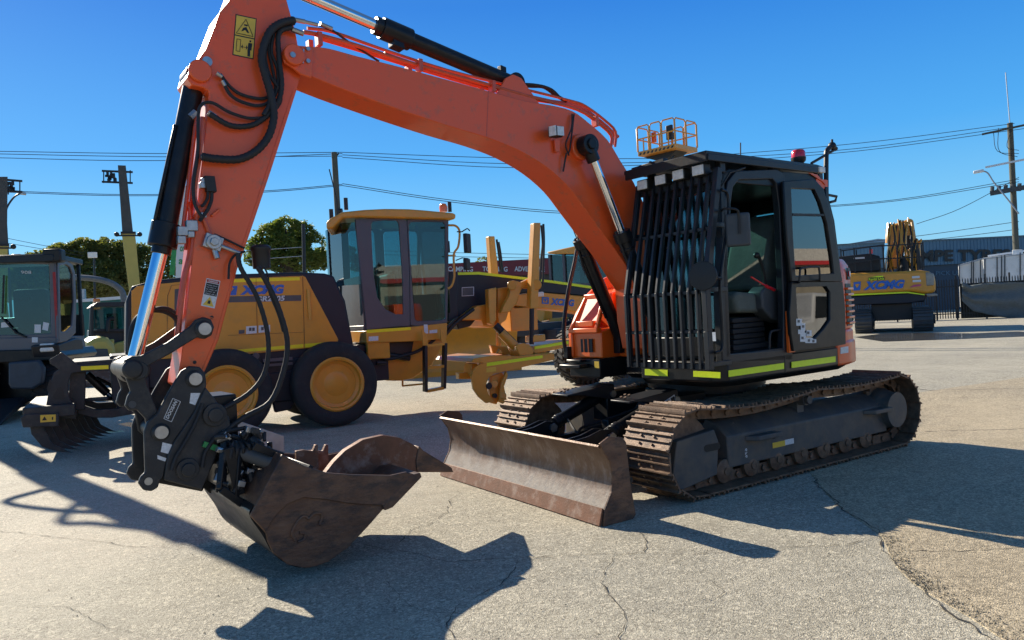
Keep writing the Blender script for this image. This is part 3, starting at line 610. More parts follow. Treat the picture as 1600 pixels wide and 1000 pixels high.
m = MB(S); m.obox(c+a*.073+Vector((0, .02, 0)), a*.006, Vector((-.3, .9, 0))*.036, (0, 0, .043)); m.obox(c+Vector((-.02, .045, 0)), a*.055, (0, .004, 0), (0, 0, .04)); m.build('lamp_lens', M['lens'], wl)
m = MB(S); quadpx(m, S, [(864, 218), (873, 218), (873, 238), (866, 238)], BW+.012, 'y', .02); m.build('lamp_bracket', M['orange'], boom, bevel=.003)
# hard lines along the boom top
pipes = {.11: [(474, 50), (500, 55), (560, 72), (620, 92), (700, 115), (768, 134), (835, 153), (902, 171), (932, 190), (955, 211), (954, 230)],
         .05: [(480, 44), (520, 50), (600, 78), (700, 110), (797, 134), (890, 157), (915, 166), (945, 188), (962, 206), (961, 229)],
         -.04: [(500, 60), (560, 78), (640, 103), (740, 133), (830, 155), (890, 164), (925, 180), (958, 208), (960, 226)],
         -.11: [(600, 84), (700, 118), (780, 139), (860, 158), (905, 165), (940, 192), (966, 214)]}
for y_, pts in pipes.items():
    m = MB(S); m.tube([S.Y(px, py, y_) for px, py in pts], .017 if y_ != .05 else .013, 8, smooth=3); m.build('hydraulic_pipe', M['pipe'], boom)
m = MB(S)
for px, py in ((498, 62), (655, 103), (769, 136), (930, 190)):
    q = S.Y(px, py, .12); m.obox(q+Vector((0, -.0, 0)), (.018, 0, 0), (0, .035, 0), (0, 0, .05)); m.obox(q+Vector((0, -.18, 0)), (.018, 0, 0), (0, .035, 0), (0, 0, .05))
m.build('pipe_clamp', M['pipe'], boom, bevel=.004)
m = MB(S); m.tube([S.Y(px, py, .07) for px, py in ((498, 39), (520, 48), (545, 66), (575, 85), (592, 96))], .009, smooth=4); m.tube([S.Y(px, py, .0) for px, py in ((800, 128), (825, 134), (850, 136), (870, 150), (885, 158))], .018, smooth=5)
m.tube([S.Y(px, py, .05) for px, py in ((790, 122), (810, 130), (840, 133), (862, 140), (878, 156))], .012, smooth=4); m.build('boom_hose', M['rubber'], boom)
# arm cylinder
A0, A1 = S.Y(802, 131, 0), S.Y(592, 42, 0); d = (A1-A0).normalized(); E_ = S.Y(400, -40, 0)
m = MB(S); m.cyl(A0, A1-d*.1, .066, n=28); m.cyl(A1-d*.28, A1-d*.02, .088, n=28); m.cyl(A1-d*.05, A1+d*.04, .072, n=24); m.cyl(A0-Vector((0, .07, 0)), A0+Vector((0, .07, 0)), .085); m.obox(A1-d*.15+Vector((0, 0, -.09)), d*.05, (0, .05, 0), (0, 0, .03))
m.obox(A0+d*.12+Vector((0, 0, .08)), d*.03, (0, .03, 0), (0, 0, .03)); ac = m.build('arm_cylinder', M['black'], EX, bevel=.006)
m = MB(S); m.cyl(A1, E_, .045, n=24); m.build('piston_rod', M['chrome'], ac)
m = MB(S); m.poly([S.Y(px, py, .12) for px, py in ((775, 150), (790, 122), (802, 116), (815, 122), (845, 165))], (0, -.025, 0)); m.poly([S.Y(px, py, -.095) for px, py in ((775, 150), (790, 122), (802, 116), (815, 122), (845, 165))], (0, -.025, 0)); m.build('cylinder_bracket', M['orange'], boom, bevel=.004)
# ============================================================ ARM
AW = .145
ap = [(400, -62), (374, -40), (358, 2), (344, 18), (336, 40), (322, 76), (308, 96), (296, 108), (292, 122), (300, 133), (318, 137), (327, 142), (325, 170), (321, 200), (313, 278), (302, 390), (293, 472), (283, 560), (276, 600), (290, 612), (308, 600), (321, 578), (342, 530), (371, 420), (382, 390), (425, 262), (464, 140), (472, 110), (462, 50), (448, 0), (435, -50)]
m = MB(S); m.prism(P2(S, ap, AW), -AW, AW); arm = m.build('arm', M['orange'], EX, bevel=.006)
m = MB(S); pc = S.Y(312, 112, AW); m.cyl(pc, pc+Vector((0, .03, 0)), .075, n=28); pc2 = S.Y(323, 97, AW); ae = m.build('cylinder_boss', M['orange'], arm, bevel=.008)
m = MB(S); m.cyl(pc2, pc2+Vector((0, .02, 0)), .032, n=24); m.build('grease_plug', M['steel'], ae)
m = MB(S)
ws = P2(S, [(318, 142), (316, 278)], AW)
for a, b in (((329, 150), (318, 240)), ((300, 492), (350, 500)), ((458, 142), (364, 430)), ((364, 430), (336, 532)), ((336, 532), (316, 578)), ((345, 22), (338, 60))):
    pa, pb = S.Y(*a, AW), S.Y(*b, AW); m.beam(pa, pb, .006, .01, up=(0, 1, 0))
m.build('weld_seam', M['orange'], arm)
for px, py in ((331, 496), (304, 566)):
    m = MB(S); q = S.Y(px, py, AW); m.cyl(q, q+Vector((0, .004, 0)), .012, n=12); m.build('plug_hole', M['ink'], arm)
# warning plate on the arm
n_ = .002
def lab(mb, q, t=.0015, pl=AW): quadpx(mb, S, q, pl, 'y', t)
m = MB(S); lab(m, [(368, 22), (401, 29), (396, 93), (363, 86)], .001); wp = m.build('warning_plate', M['ink'], arm)
def T(u, v): return (369.5+(399.5-369.5)*u-5*v, 24+6.3*u+62*v)
def tq(mb, pts, t): quadpx(mb, S, [T(u, v) for u, v in pts], AW, 'y', t)
m = MB(S); tq(m, [(0, 0), (1, 0), (1, .48), (0, .48)], .002); tq(m, [(0, .51), (1, .51), (1, .98), (0, .98)], .002); m.build('yellow_panel', M['ysticker'], wp)
m = MB(S)
for a, b in (((.5, .05), (.06, .44)), ((.06, .44), (.94, .44)), ((.94, .44), (.5, .05))):
    pa, pb = S.Y(*T(*a), AW+.003), S.Y(*T(*b), AW+.003); m.beam(pa, pb, .003, .007, up=(0, 1, 0))
tq(m, [(.42, .18), (.62, .18), (.60, .22), (.44, .22)], .003); tq(m, [(.38, .28), (.55, .24), (.72, .38), (.62, .38), (.5, .32), (.30, .38)], .003)
tq(m, [(.72, .62), (.92, .62), (.90, .80), (.84, .80), (.86, .96), (.72, .96), (.70, .80)], .003); tq(m, [(.77, .55), (.86, .55), (.86, .60), (.77, .60)], .003)
for a, b in (((.12, .58), (.32, .58)), ((.32, .58), (.32, .88)), ((.32, .88), (.12, .88)), ((.12, .88), (.12, .58)), ((.40, .75), (.68, .75))):
    pa, pb = S.Y(*T(*a), AW+.003), S.Y(*T(*b), AW+.003); m.beam(pa, pb, .003, .005, up=(0, 1, 0))
tq(m, [(.36, .75), (.44, .69), (.44, .81)], .003); tq(m, [(.70, .75), (.62, .69), (.62, .81)], .003); m.build('pictogram', M['ink'], wp)
# danger sticker
def T2(u, v): return (322.8+21.5*u-9*v, 434.5+4.5*u+43*v)
def tq2(mb, pts, t): quadpx(mb, S, [T2(u, v) for u, v in pts], AW, 'y', t)
m = MB(S); tq2(m, [(0, 0), (1, 0), (1, 1), (0, 1)], .001); dsn = m.build('danger_sticker', M['sticker'], arm)
m = MB(S); tq2(m, [(.05, .03), (.95, .03), (.95, .13), (.05, .13)], .002); m.build('red_header', M['redink'], dsn)
m = MB(S); tq2(m, [(.05, .15), (.95, .15), (.95, .58), (.05, .58)], .002)
m2 = MB(S); tq2(m2, [(.5, .63), (.9, .95), (.1, .95)], .003); m.build('black_panel', M['ink'], dsn); m2.build('yellow_triangle', M['ysticker'], dsn)
m = MB(S); textpx(m, 'DANGER', S, [T2(.18, .115), T2(.85, .115), T2(.18, .05)], AW, 'y', depth=.003)
for k in range(5): textpx(m, 'keep clear of arm'[k:k+11], S, [T2(.12, .25+.075*k), T2(.88-.1*(k % 2), .25+.075*k), T2(.12, .20+.075*k)], AW, 'y', depth=.003, bold=0)
m.build('printed_lines', M['sticker'], dsn)
m = MB(S); tq2(m, [(.40, .88), (.45, .76), (.6, .76), (.62, .88)], .0035); m.build('pictogram', M['ink'], dsn)
# hoses on the arm
def C3(P): return [(220+a/2.5, b/2.5) for a, b in P]
hz = [([(600, 78), (545, 92), (500, 130), (472, 220), (488, 300), (508, 370), (520, 450), (500, 530), (450, 590), (380, 622), (290, 620), (240, 612)], .030, .22, .16, 9),
      ([(600, 92), (520, 120), (487, 200), (502, 290), (540, 350), (545, 400), (500, 450), (430, 462), (350, 440), (280, 402), (240, 408), (225, 450), (222, 600), (205, 720), (212, 800), (240, 850)], .013, .19, 0, 6),
      ([(590, 105), (540, 130), (540, 230), (550, 330), (535, 400), (490, 455), (430, 490), (350, 490), (268, 445)], .021, .20, .16, 9),
      ([(310, 290), (350, 340), (400, 372), (480, 385), (525, 350), (515, 270), (500, 180), (530, 110)], .014, .175, 0, 6),
      ([(322, 322), (350, 370), (400, 400), (470, 412), (525, 370), (535, 280), (510, 200), (520, 130)], .014, .185, 0, 6),
      ([(485, 150), (478, 260), (495, 330), (505, 400), (480, 450)], .020, .21, .16, 10)]
for P_, r_, y_, rb, sm_ in hz:
    m = MB(S); m.tube([S.Y(px, py, y_) for px, py in C3(P_)], r_*.82, 10, smooth=sm_, rib=rb); m.build('hydraulic_hose', M['rubber'], arm, smooth=30 if not rb else 60)
m = MB(S)
for a, b, r_ in (((590, 75), (640, 85), .018), ((590, 115), (635, 132), .02), ((232, 612), (258, 617), .018), ((262, 440), (290, 458), .022), ((296, 285), (318, 300), .013), ((318, 315), (330, 335), .013), ((640, 85), (690, 97), .014), ((700, 92), (748, 112), .014)):
    pa, pb = [S.Y(*C3([q])[0], .19) for q in (a, b)]; m.cyl(pa, pb, r_, n=8)
m.cyl(S.Y(297, 184, .05), S.Y(306, 176, .05), .03, n=8); m.build('hose_fitting', M['steel'], arm)
def C11(P): return [(220+a/2.94, 200+b/2.94) for a, b in P]
for P_, y_, r_ in (([(262, -60), (250, 0), (232, 150), (215, 290), (200, 420), (188, 500)], .06, .014), ([(285, -50), (270, 120), (250, 250), (248, 330), (282, 400), (322, 500)], .16, .017),
                   ([(240, 420), (235, 560), (200, 700), (182, 850), (172, 960)], .13, .016), ([(215, 340), (228, 390), (232, 440)], .05, .014), ([(225, 480), (222, 580), (190, 710), (170, 860)], .02, .014), ([(268, -40), (262, 100), (240, 240), (222, 420), (205, 560)], -.02, .012)):
    m = MB(S); m.tube([S.Y(px, py, y_) for px, py in C11(P_)], r_, 8, smooth=3); m.build('hydraulic_pipe', M['pipe'], arm)
m = MB(S)
for (a, b), s_ in (((232, 450), .035), ((190, 475), .03), ((185, 515), .025), ((290, 245), .02), ((284, 265), .02), ((285, 402), .018), ((228, 490), .02)):
    q = S.Y(*C11([(a, b)])[0], .15); m.obox(q, (s_, 0, 0), (0, .03, 0), (0, 0, s_))
q = S.Y(332, 379, .17); m.cyl(q-Vector((0, .03, 0)), q+Vector((0, .05, 0)), .05, n=12); m.obox(q, (.055, 0, .02), (0, .03, 0), (-.015, 0, .045)); m.cyl(q+Vector((0, .05, 0)), q+Vector((0, .065, 0)), .03, n=6)
m.cyl(q, q+Vector((-.02, .02, -.11)), .02, n=8); m.cyl(S.Y(345, 384, .19), S.Y(375, 396, .21), .014, n=8); m.build('shutoff_valve', M['steel'], arm, bevel=.004)
m = MB(S); q = S.Y(328, 288, .175); m.obox(q, (.032, 0, 0), (0, .028, 0), (.004, 0, .052)); m.build('junction_box', M['ink'], arm, bevel=.004)
m = MB(S); m.tube([S.Y(px, py, .18) for px, py in ((325, 298), (324, 310), (318, 320), (314, 322))], .010, smooth=4); m.tube([S.Y(px, py, .18) for px, py in ((331, 299), (330, 314), (323, 330), (312, 345))], .012, smooth=4)
m.tube([S.Y(px, py, .17) for px, py in ((335, 366), (355, 375), (382, 388))], .007, smooth=3)
m.tube([S.Y(px, py, .2) for px, py in ((383, 393), (368, 398), (359, 411), (357, 436))], .008, smooth=5); m.build('arm_cable', M['rubber'], arm)
m = MB(S); m.beam(S.Y(330, 338, AW+.008), S.Y(343, 327, AW+.008), .016, .05, up=(0, 1, 0)); m.build('blank_bracket', M['orange'], arm, bevel=.004)
m = MB(S); q = S.Y(408, 402, .1); m.lathe(q-Vector((0, 0, .08)), (0, 0, 1), [(.06, 0), (.063, .12), (.07, .13), (.07, .15), (.05, .165)], 16); m.build('swivel_block', M['ink'], arm, bevel=.004)
def C7(P): return [(200+a/2.564, 300+b/2.564) for a, b in P]
for P_, r_ in (([(440, 245), (450, 300), (490, 370), (525, 440), (556, 550), (562, 650), (540, 740), (480, 810), (375, 872)], .016), ([(520, 300), (560, 370), (605, 470), (638, 600), (622, 720), (570, 840), (470, 900), (400, 950), (345, 1000)], .018), ([(545, 300), (562, 340), (565, 400), (600, 490), (620, 560)], .006)):
    m = MB(S); m.tube([S.Y(px, py, .24) for px, py in C7(P_)], r_, 8, smooth=8, rib=.1 if r_ > .01 else 0); m.build('attachment_hose', M['rubber'], arm, smooth=60)
m = MB(S); m.tube([S.Y(px, py, -.05) for px, py in ((276, 540), (278, 505), (262, 488), (235, 485), (212, 500), (203, 530), (205, 560))], .018, 8, smooth=6); m.tube([S.Y(px, py, .0) for px, py in ((282, 540), (282, 500), (262, 482), (238, 485), (222, 505))], .012, 8, smooth=6); m.build('bucket_hose_loop', M['rubber'], arm)
# bucket cylinder
B0, B1, B2 = S.Y(305, 122, 0), S.Y(256, 372, 0), S.Y(207, 577, 0); d = (B1-B0).normalized()
m = MB(S); m.cyl(B0+d*.05, B1, .068, n=28); m.cyl(B1-d*.10, B1+d*.06, .092, n=28); m.cyl(B1, B1+d*.11, .062, n=24); m.cyl(B0-Vector((0, .1, 0)), B0+Vector((0, .1, 0)), .08); m.box(B0.x-.03+.1, B0.x+.14, -.03, .03, B0.z-.45, B0.z-.40); m.tube([B0+d*.35+Vector((.07, .03, 0)), B0+d*.7+Vector((.075, .03, 0)), B1-d*.05+Vector((.08, .03, 0))], .014); bcyl = m.build('bucket_cylinder', M['black'], EX, bevel=.006)
m = MB(S); d2 = (B2-B1).normalized(); m.cyl(B1, B2, .046, n=28); m.build('piston_rod', M['chrome'], bcyl)
m = MB(S); m.cyl(B2-Vector((0, .24, 0)), B2+Vector((0, .24, 0)), .055); m.cyl(B2-Vector((0, .10, 0)), B2+Vector((0, .10, 0)), .09); m.build('rod_eye', M['darkgrey'], bcyl, bevel=.004)
# linkage
LY = .20
def plates(P_, name, matn, ys=((LY, LY+.035), (-LY-.035, -LY)), parent=EX, bev=.008, ref=None):
    m = MB(S); pp = P2(S, P_, LY+.035 if ref is None else ref)
    for a, b in ys: m.prism(pp, a, b)
    return m.build(name, M[matn], parent, bevel=bev)
gl = plates([(196, 584), (191, 573), (196, 562), (206, 557), (220, 556), (262, 535), (298, 509), (305, 500), (318, 495), (330, 499), (335, 511), (331, 524), (320, 530), (308, 527), (268, 552), (226, 575), (222, 588), (208, 594)], 'guide_link', 'darkgrey')
tl_ = plates([(193, 575), (197, 562), (207, 557), (219, 562), (226, 575), (232, 600), (247, 640), (264, 668), (258, 685), (246, 692), (234, 683), (229, 655), (216, 641), (204, 643), (197, 635), (201, 620), (206, 612), (201, 598)], 'bucket_link', 'darkgrey', ys=((LY-.045, LY-.004), (-LY+.004, -LY+.045)))
m = MB(S); q = S.Y(207, 632, LY); m.cyl(q-Vector((0, .05, 0)), q+Vector((0, .0, 0)), .022, n=16); m.build('lifting_eye_hole', M['inter'], tl_)
for px, py, r_ in ((318.5, 514, .055), (207, 577, .06), (304, 592, .055), (251, 675, .055)):
    m = MB(S); q = S.Y(px, py, LY+.035); m.lathe(q-Vector((0, .47, 0)), (0, 1, 0), [(r_, 0), (r_, .48), (r_*.8, .495), (.02, .5)], 24); pn = m.build('pivot_pin', M['darkgrey'], gl)
    if px != 207: m = MB(S); m.cyl(q+Vector((0, .022, 0)), q+Vector((0, .034, 0)), .040, n=20); m.build('pin_cap', M['steel'] if px != 207 else M['darkgrey'], pn)
hit = plates([(283, 580), (296, 572), (312, 573), (321, 583), (323, 600), (320, 618), (303, 645), (285, 672), (272, 690), (262, 712), (256, 745), (250, 752), (247, 762), (237, 768), (224, 766), (216, 755), (220, 745), (227, 738), (226, 715), (225, 675), (230, 660), (246, 646), (262, 615), (272, 598)], 'hitch_plate', 'darkgrey')
lp = plates([(321, 605), (335, 622), (347, 640), (358, 652), (361, 664), (343, 690), (338, 715), (316, 766), (300, 762), (256, 750), (262, 712), (272, 690), (303, 645)], 'coupler_plate', 'darkgrey', ys=((LY+.02, LY+.05), (-LY-.05, -LY-.02)), ref=LY+.05)
m = MB(S); q = S.Y(232, 752, LY+.035); m.cyl(q, q+Vector((0, .003, 0)), .024, n=16); m.build('shackle_hole', M['steel'], hit)
m = MB(S)
for a, b in (((235, 735), (310, 750)), ((240, 665), (330, 640))): m.beam(S.Y(*a, 0), S.Y(*b, 0), .38, .10)
m.box(5.0, 5.3, -.18, .18, .75, 1.2); m.build('hitch_body', M['black'], hit, bevel=.01)
m = MB(S)
for px, py, r_ in ((335, 648, .075), (293, 733, .07)):
    q = S.Y(px, py, LY+.05); m.lathe(q, (0, 1, 0), [(r_, 0), (r_, .02), (r_*.6, .022), (r_*.6, .045), (.02, .046)], 24)
m.build('coupler_pin', M['darkgrey'], lp, bevel=.003)
m = MB(S); qq = [(256, 654), (268, 659), (282, 627.5), (270, 622.5)]
P3 = [S.Y(x, y, LY+.0385) for x, y in qq]
for i in range(4): m.beam(P3[i], P3[(i+1) % 4], .003, .004, up=(0, 1, 0))
a, b = S.Y(263.5, 655, LY+.037), S.Y(278.5, 627, LY+.037); c = S.Y(257.5, 651.5, LY+.037)
text(m, 'DOOSAN', a+(c-a)*.05, (b-a).normalized(), (c-a).normalized(), (b-a).length*.95, (c-a).length*.8, (0, 1, 0), depth=.001, bold=.03); m.build('maker_badge', M['white'], hit)
m = MB(S); quadpx(m, S, [(254, 691), (270, 695), (266, 710), (251, 706)], LY+.035, 'y', .002); quadpx(m, S, [(298, 614), (313, 614), (305, 633), (296, 630)], LY+.035, 'y', .002); quadpx(m, S, [(246, 711), (260, 716), (258, 721), (246, 717)], LY+.035, 'y', .002); m.build('sticker', M['sticker'], hit)
m = MB(S); m.tube([S.Y(px, py, LY+.07) for px, py in ((268, 735), (275, 715), (290, 690), (306, 660), (318, 630))], .012, 8, smooth=4); m.tube([S.Y(px, py, LY+.07) for px, py in ((316, 730), (322, 705), (345, 678), (385, 668))], .014, 8, smooth=5); m.build('hitch_hose', M['rubber'], hit)
m = MB(S); q = S.Y(328, 697, LY+.06); m.obox(q, (.04, 0, .02), (0, .012, 0), (-.008, 0, .016)); m.build('green_hose_mark', M['green'], hit)
# tilt mechanism between hitch and bucket
m = MB(S)
for y_ in (-.40,): m.prism(P2(S, [(318, 758), (330, 700), (352, 672), (378, 680), (388, 700), (372, 770), (350, 785)], 0), y_, y_+.035)
m.beam(S.Y(345, 764, .36), S.Y(396, 800, .36), .04, .05); m.beam(S.Y(352, 690, .30), S.Y(345, 764, .36), .04, .06); m.beam(S.Y(374, 700, .34), S.Y(368, 780, .36), .04, .03)
m.beam(S.Y(335, 690, 0), S.Y(352, 760, 0), .72, .07); tm = m.build('tilt_coupler', M['black'], EX, bevel=.006)
m = MB(S); a, b = S.Y(362, 700, .28), S.Y(428, 722, .42); m.cyl(a, b, .055, n=20); m.cyl(b-(b-a)*.08, b+(b-a)*.05, .065, n=20); m.cyl(a+Vector((0, -.5, 0)), b+Vector((0, -.45, 0)), .055); m.build('tilt_cylinder', M['inter'], tm)
random.seed(3)
m = MB(S); m2 = MB(S)
for k in range(60):
    px, py = 334+random.random()*84, 676+random.random()*92
    if px-392 > (760-py)*.6: continue
    q = S.Y(px, py, .15+random.random()*.22); dd = Vector((random.uniform(-1, 1), random.uniform(-.4, .4), random.uniform(-1, 1))).normalized(); (m if k % 3 else m2).cyl(q-dd*.03, q+dd*.035, random.uniform(.014, .028), n=8)
    if k % 2: (m2 if k % 4 == 1 else m).obox(q+dd*.04, (.022, 0, .008), (0, .02, 0), (-.006, 0, .018))
m.build('coupler_fittings', M['darkgrey'], tm, bevel=.003); m2.build('zinc_fittings', M['steel'], tm, bevel=.003)
m = MB(S)
for k in range(7):
    a = S.Y(340+8*k, 676+3*k, .1+.03*k); b = S.Y(350+10*k, 735-6*k, .32); c = S.Y(375+4*k, 745-4*k, .2)
    m.tube([a, a.lerp(b, .5)+Vector((0, .12, .03)), b, c], .012, 8, smooth=5)
m.build('coupler_hoses', M['rubber'], tm)
m = MB(S); m.poly([S.Y(px, py, -.5) for px, py in ((350, 650), (365, 655), (443, 681), (443, 706), (354, 684))], (0, .012, 0)); m.build('grey_guard_plate', M['galv'], tm, bevel=.002)
m = MB(S)                                                                   # head frame on the bucket
m.beam(S.Y(441, 711, 0), S.Y(391, 805, 0), 1.16, .03, up=(1, 0, .5)); m.beam(S.Y(352, 683, -.45), S.Y(441, 713, -.45), .03, .06); m.beam(S.Y(396, 696, .45), S.Y(440, 714, .45), .03, .05)
for y_ in (-.3, -.1, .25, .42): m.poly([S.Y(px, py, 0) + Vector((0, y_, 0)) for px, py in ((400, 700), (438, 713), (395, 800), (372, 775))], (0, .025, 0))
for k in range(6): m.cyl(S.Y(352+14*k, 678+5*k, -.2), S.Y(352+14*k, 678+5*k, -.2)+Vector((0, 0, .06)), .02, n=6)
m.build('bucket_head_frame', M['black'], tm, bevel=.005)
# ============================================================ BUCKET
BY = .60
side = [(441, 710), (458, 719), (476, 728), (512, 739), (554, 742), (611, 743), (636, 737.5), (653, 743), (614, 789.5), (603, 791), (575, 823), (544, 856), (515, 877), (495, 885), (476, 888), (450, 882), (427, 864), (418, 845), (416, 834), (391, 806)]
sp = P2(S, side, BY)
sh = P2(S, dense([(603, 791), (575, 823), (544, 856), (515, 877), (476, 888), (450, 882), (427, 864), (412, 838), (391, 806), (398, 790)], 4), BY)
cen = (4.55, .45); inn = [(x+(cen[0]-x)*.045, z+(cen[1]-z)*.045) for x, z in sh]
m = MB(S); m.prism(sh+inn[::-1], -BY+.02, BY-.02); bk = m.build('bucket', M['black'], EX)
m = MB(S)
for a, b in ((BY-.028, BY), (-BY, -BY+.028)): m.prism(sp, a, b)
m.build('side_plate', M['bucket'], bk, bevel=.005)
m = MB(S); m.prism(P2(S, [(441, 710), (450, 716), (400, 806), (391, 806)], BY), -BY+.02, BY-.02); m.build('bucket_back_plate', M['bucket'], bk)
up_ = [(441, 710), (458, 719), (476, 728), (512, 739), (554, 742), (611, 743), (636, 737.5), (653, 743), (610, 791), (545, 787), (510, 781), (475, 778), (450, 788), (432, 805), (415, 831), (391, 806)]
m = MB(S); m.prism(P2(S, up_, BY+.018), BY+.0005, BY+.018); m.prism(P2(S, up_, BY+.018), -BY-.018, -BY-.0005); m.build('side_reinforcement', M['bucket'], bk, bevel=.006)
m = MB(S); ce = P2(S, [(655, 738), (657, 745), (612, 792), (600, 797), (596, 790), (640, 742)], BY); m.prism(ce, -BY-.02, BY+.02); m.build('lip', M['bucket'], bk, bevel=.005)
m = MB(S); C6 = lambda P: [(320+a/3.845, 640+b/3.845) for a, b in P]
m.tube([S.Y(px, py, BY+.004) for px, py in C6([(545, 790), (522, 745), (540, 700), (570, 655), (600, 640), (625, 655), (655, 625), (695, 625), (705, 650), (690, 690), (715, 680)])], .010, 8, smooth=5); m.tube([S.Y(px, py, BY+.004) for px, py in C6([(560, 795), (595, 780), (600, 745), (570, 740)])], .010, 8, smooth=4); m.build('side_weld_emblem', M['bucket'], bk)
# ripper lying behind
rt = S.Z(560, 752, 0); RP = thing('ripper', 'curved rusty single shank ripper with pointed tooth lying behind the excavator bucket', 'ripper', Fr(4.5, -.55))
YR = .12
def lr(P_, y): return P2(S, P_, y)
m = MB(S); m.prism(lr([(500, 752), (512, 735), (522, 722), (540, 704), (568, 687), (600, 680), (625, 684), (645, 694), (655, 702), (652, 738), (600, 741), (560, 752)], YR), YR-.07, YR); rsk = m.build('shank', M['rustedge'], RP, bevel=.006)
m = MB(S); m.prism(lr([(655, 697), (662, 704), (706, 731), (709, 738), (652, 738), (650, 720)], YR+.01), YR-.08, YR+.01); m.build('tooth', M['bucket'], RP, bevel=.006)
m = MB(S)
for px, y_ in ((492, YR+.0), (508, YR-.35)): m.prism(lr([(px-6, 704), (px-2, 694), (px+2, 694), (px+3, 730), (px-4, 748), (px-30, 760), (px-32, 704), (px-20, 702)], y_), y_, y_+.04)
m.build('mounting_ear', M['rustedge'], RP, bevel=.006)
# ============================================================ GROUND
def ground_mat(name, base, second, warm=0):
    m = bpy.data.materials.new(name); m.use_nodes = True; n = m.node_tree.nodes; l = m.node_tree.links; b = n['Principled BSDF']
    b.inputs['Roughness'].default_value = .82; b.inputs['Specular IOR Level'].default_value = .35
    tc = n.new('ShaderNodeTexCoord'); src = tc.outputs['Object']
    def nz(s, d=8, ro=.6, v=src):
        t = n.new('ShaderNodeTexNoise'); t.inputs['Scale'].default_value = s; t.inputs['Detail'].default_value = d; t.inputs['Roughness'].default_value = ro; l.new(v, t.inputs['Vector']); return t.outputs['Fac']
    def rg(s, a, c, lo=0, hi=1):
        t = n.new('ShaderNodeMapRange'); t.inputs['From Min'].default_value = a; t.inputs['From Max'].default_value = c; t.inputs['To Min'].default_value = lo; t.inputs['To Max'].default_value = hi; l.new(s, t.inputs['Value']); return t.outputs[0]
    def mx(f, a, c, mode='MIX'):
        t = n.new('ShaderNodeMix'); t.data_type = 'RGBA'; t.blend_type = mode
        if isinstance(f, float): t.inputs[0].default_value = f
        else: l.new(f, t.inputs[0])
        for i, x in ((6, a), (7, c)):
            if isinstance(x, tuple): t.inputs[i].default_value = (*x, 1)
            else: l.new(x, t.inputs[i])
        return t.outputs[2]
    c = mx(rg(nz(.35), .35, .65), base, second)
    c = mx(rg(nz(1.7, 12, .75), .48, .68, 0, .6), c, tuple(x*.55 for x in base))
    mp = n.new('ShaderNodeMapping'); mp.inputs['Scale'].default_value = (1.2, 7, 1); mp.inputs['Rotation'].default_value = (0, 0, R(25)); l.new(src, mp.inputs[0])
    c = mx(rg(nz(1.5, 10, .75, mp.outputs[0]), .5, .72, 0, .5), c, tuple(min(1, x*1.3) for x in base)); c = mx(rg(nz(1.1, 10, .75, mp.outputs[0]), .48, .34, 0, .5), c, tuple(x*.6 for x in base))
    f1 = nz(85, 5, .85); c = mx(rg(f1, .53, .60, 0, 1), c, tuple(x*.22 for x in base)); c = mx(rg(f1, .47, .36, 0, .8), c, tuple(min(1, x*1.7) for x in base)); f0 = nz(14, 6, .8); c = mx(rg(f0, .52, .7, 0, .55), c, tuple(x*.5 for x in base)); c = mx(rg(f0, .46, .32, 0, .4), c, tuple(min(1, x*1.35) for x in base))
    vo = n.new('ShaderNodeTexVoronoi'); vo.inputs['Scale'].default_value = 130; l.new(src, vo.inputs['Vector'])
    c = mx(rg(vo.outputs['Distance'], .0, .32, .55, 0), c, tuple(x*.45 for x in base))
    v2 = n.new('ShaderNodeTexVoronoi'); v2.inputs['Scale'].default_value = 62; l.new(src, v2.inputs['Vector']); sc2 = n.new('ShaderNodeSeparateColor'); l.new(v2.outputs['Color'], sc2.inputs[0])
    c = mx(rg(sc2.outputs[0], .80, .84, 0, .6), c, tuple(x*.4 for x in base)); c = mx(rg(sc2.outputs[1], .86, .9, 0, .5), c, tuple(min(1, x*1.6) for x in base))
    c = mx(rg(nz(.9, 10, .8), .54, .66, 0, .6), c, tuple(x*.45 for x in base))
    c = mx(rg(nz(.5, 12, .8), .60, .66, 0, .35), c, tuple(x*.5 for x in base)); c = mx(rg(nz(.23, 4, .6), .5, .62, 0, .3), c, tuple(min(1, x*1.25) for x in base))
    # hairline cracks
    dv = n.new('ShaderNodeVectorMath'); dv.operation = 'ADD'; t = n.new('ShaderNodeTexNoise'); t.inputs['Scale'].default_value = 2.2; t.inputs['Detail'].default_value = 8; l.new(src, t.inputs['Vector'])
    l.new(src, dv.inputs[0]); l.new(t.outputs['Color'], dv.inputs[1])
    v3 = n.new('ShaderNodeTexVoronoi'); v3.feature = 'DISTANCE_TO_EDGE'; v3.inputs['Scale'].default_value = .42; l.new(dv.outputs[0], v3.inputs['Vector'])
    mm = n.new('ShaderNodeMath'); mm.operation = 'MULTIPLY'; l.new(rg(v3.outputs['Distance'], .0, .0035, .75, 0), mm.inputs[0]); l.new(rg(nz(.8), .48, .58), mm.inputs[1])
    c = mx(mm.outputs[0], c, tuple(x*.3 for x in base))
    l.new(c, b.inputs['Base Color'])
    hh = n.new('ShaderNodeMath'); hh.operation = 'ADD'; l.new(f1, hh.inputs[0]); l.new(vo.outputs['Distance'], hh.inputs[1])
    bp = n.new('ShaderNodeBump'); bp.inputs['Strength'].default_value = .6; bp.inputs['Distance'].default_value = .007; l.new(hh.outputs[0], bp.inputs['Height']); l.new(bp.outputs[0], b.inputs['Normal'])
    return m
m = MB(W0); m.add([(-900, -900, 0), (900, -900, 0), (900, 900, 0), (-900, 900, 0)], [(0, 1, 2, 3)])
tag(m.build('ground', ground_mat('concrete_yard', (.47, .425, .325), (.33, .31, .255)), smooth=0), kind='structure')
def gz(px, py, z=0): return W0.Z(px, py, z)
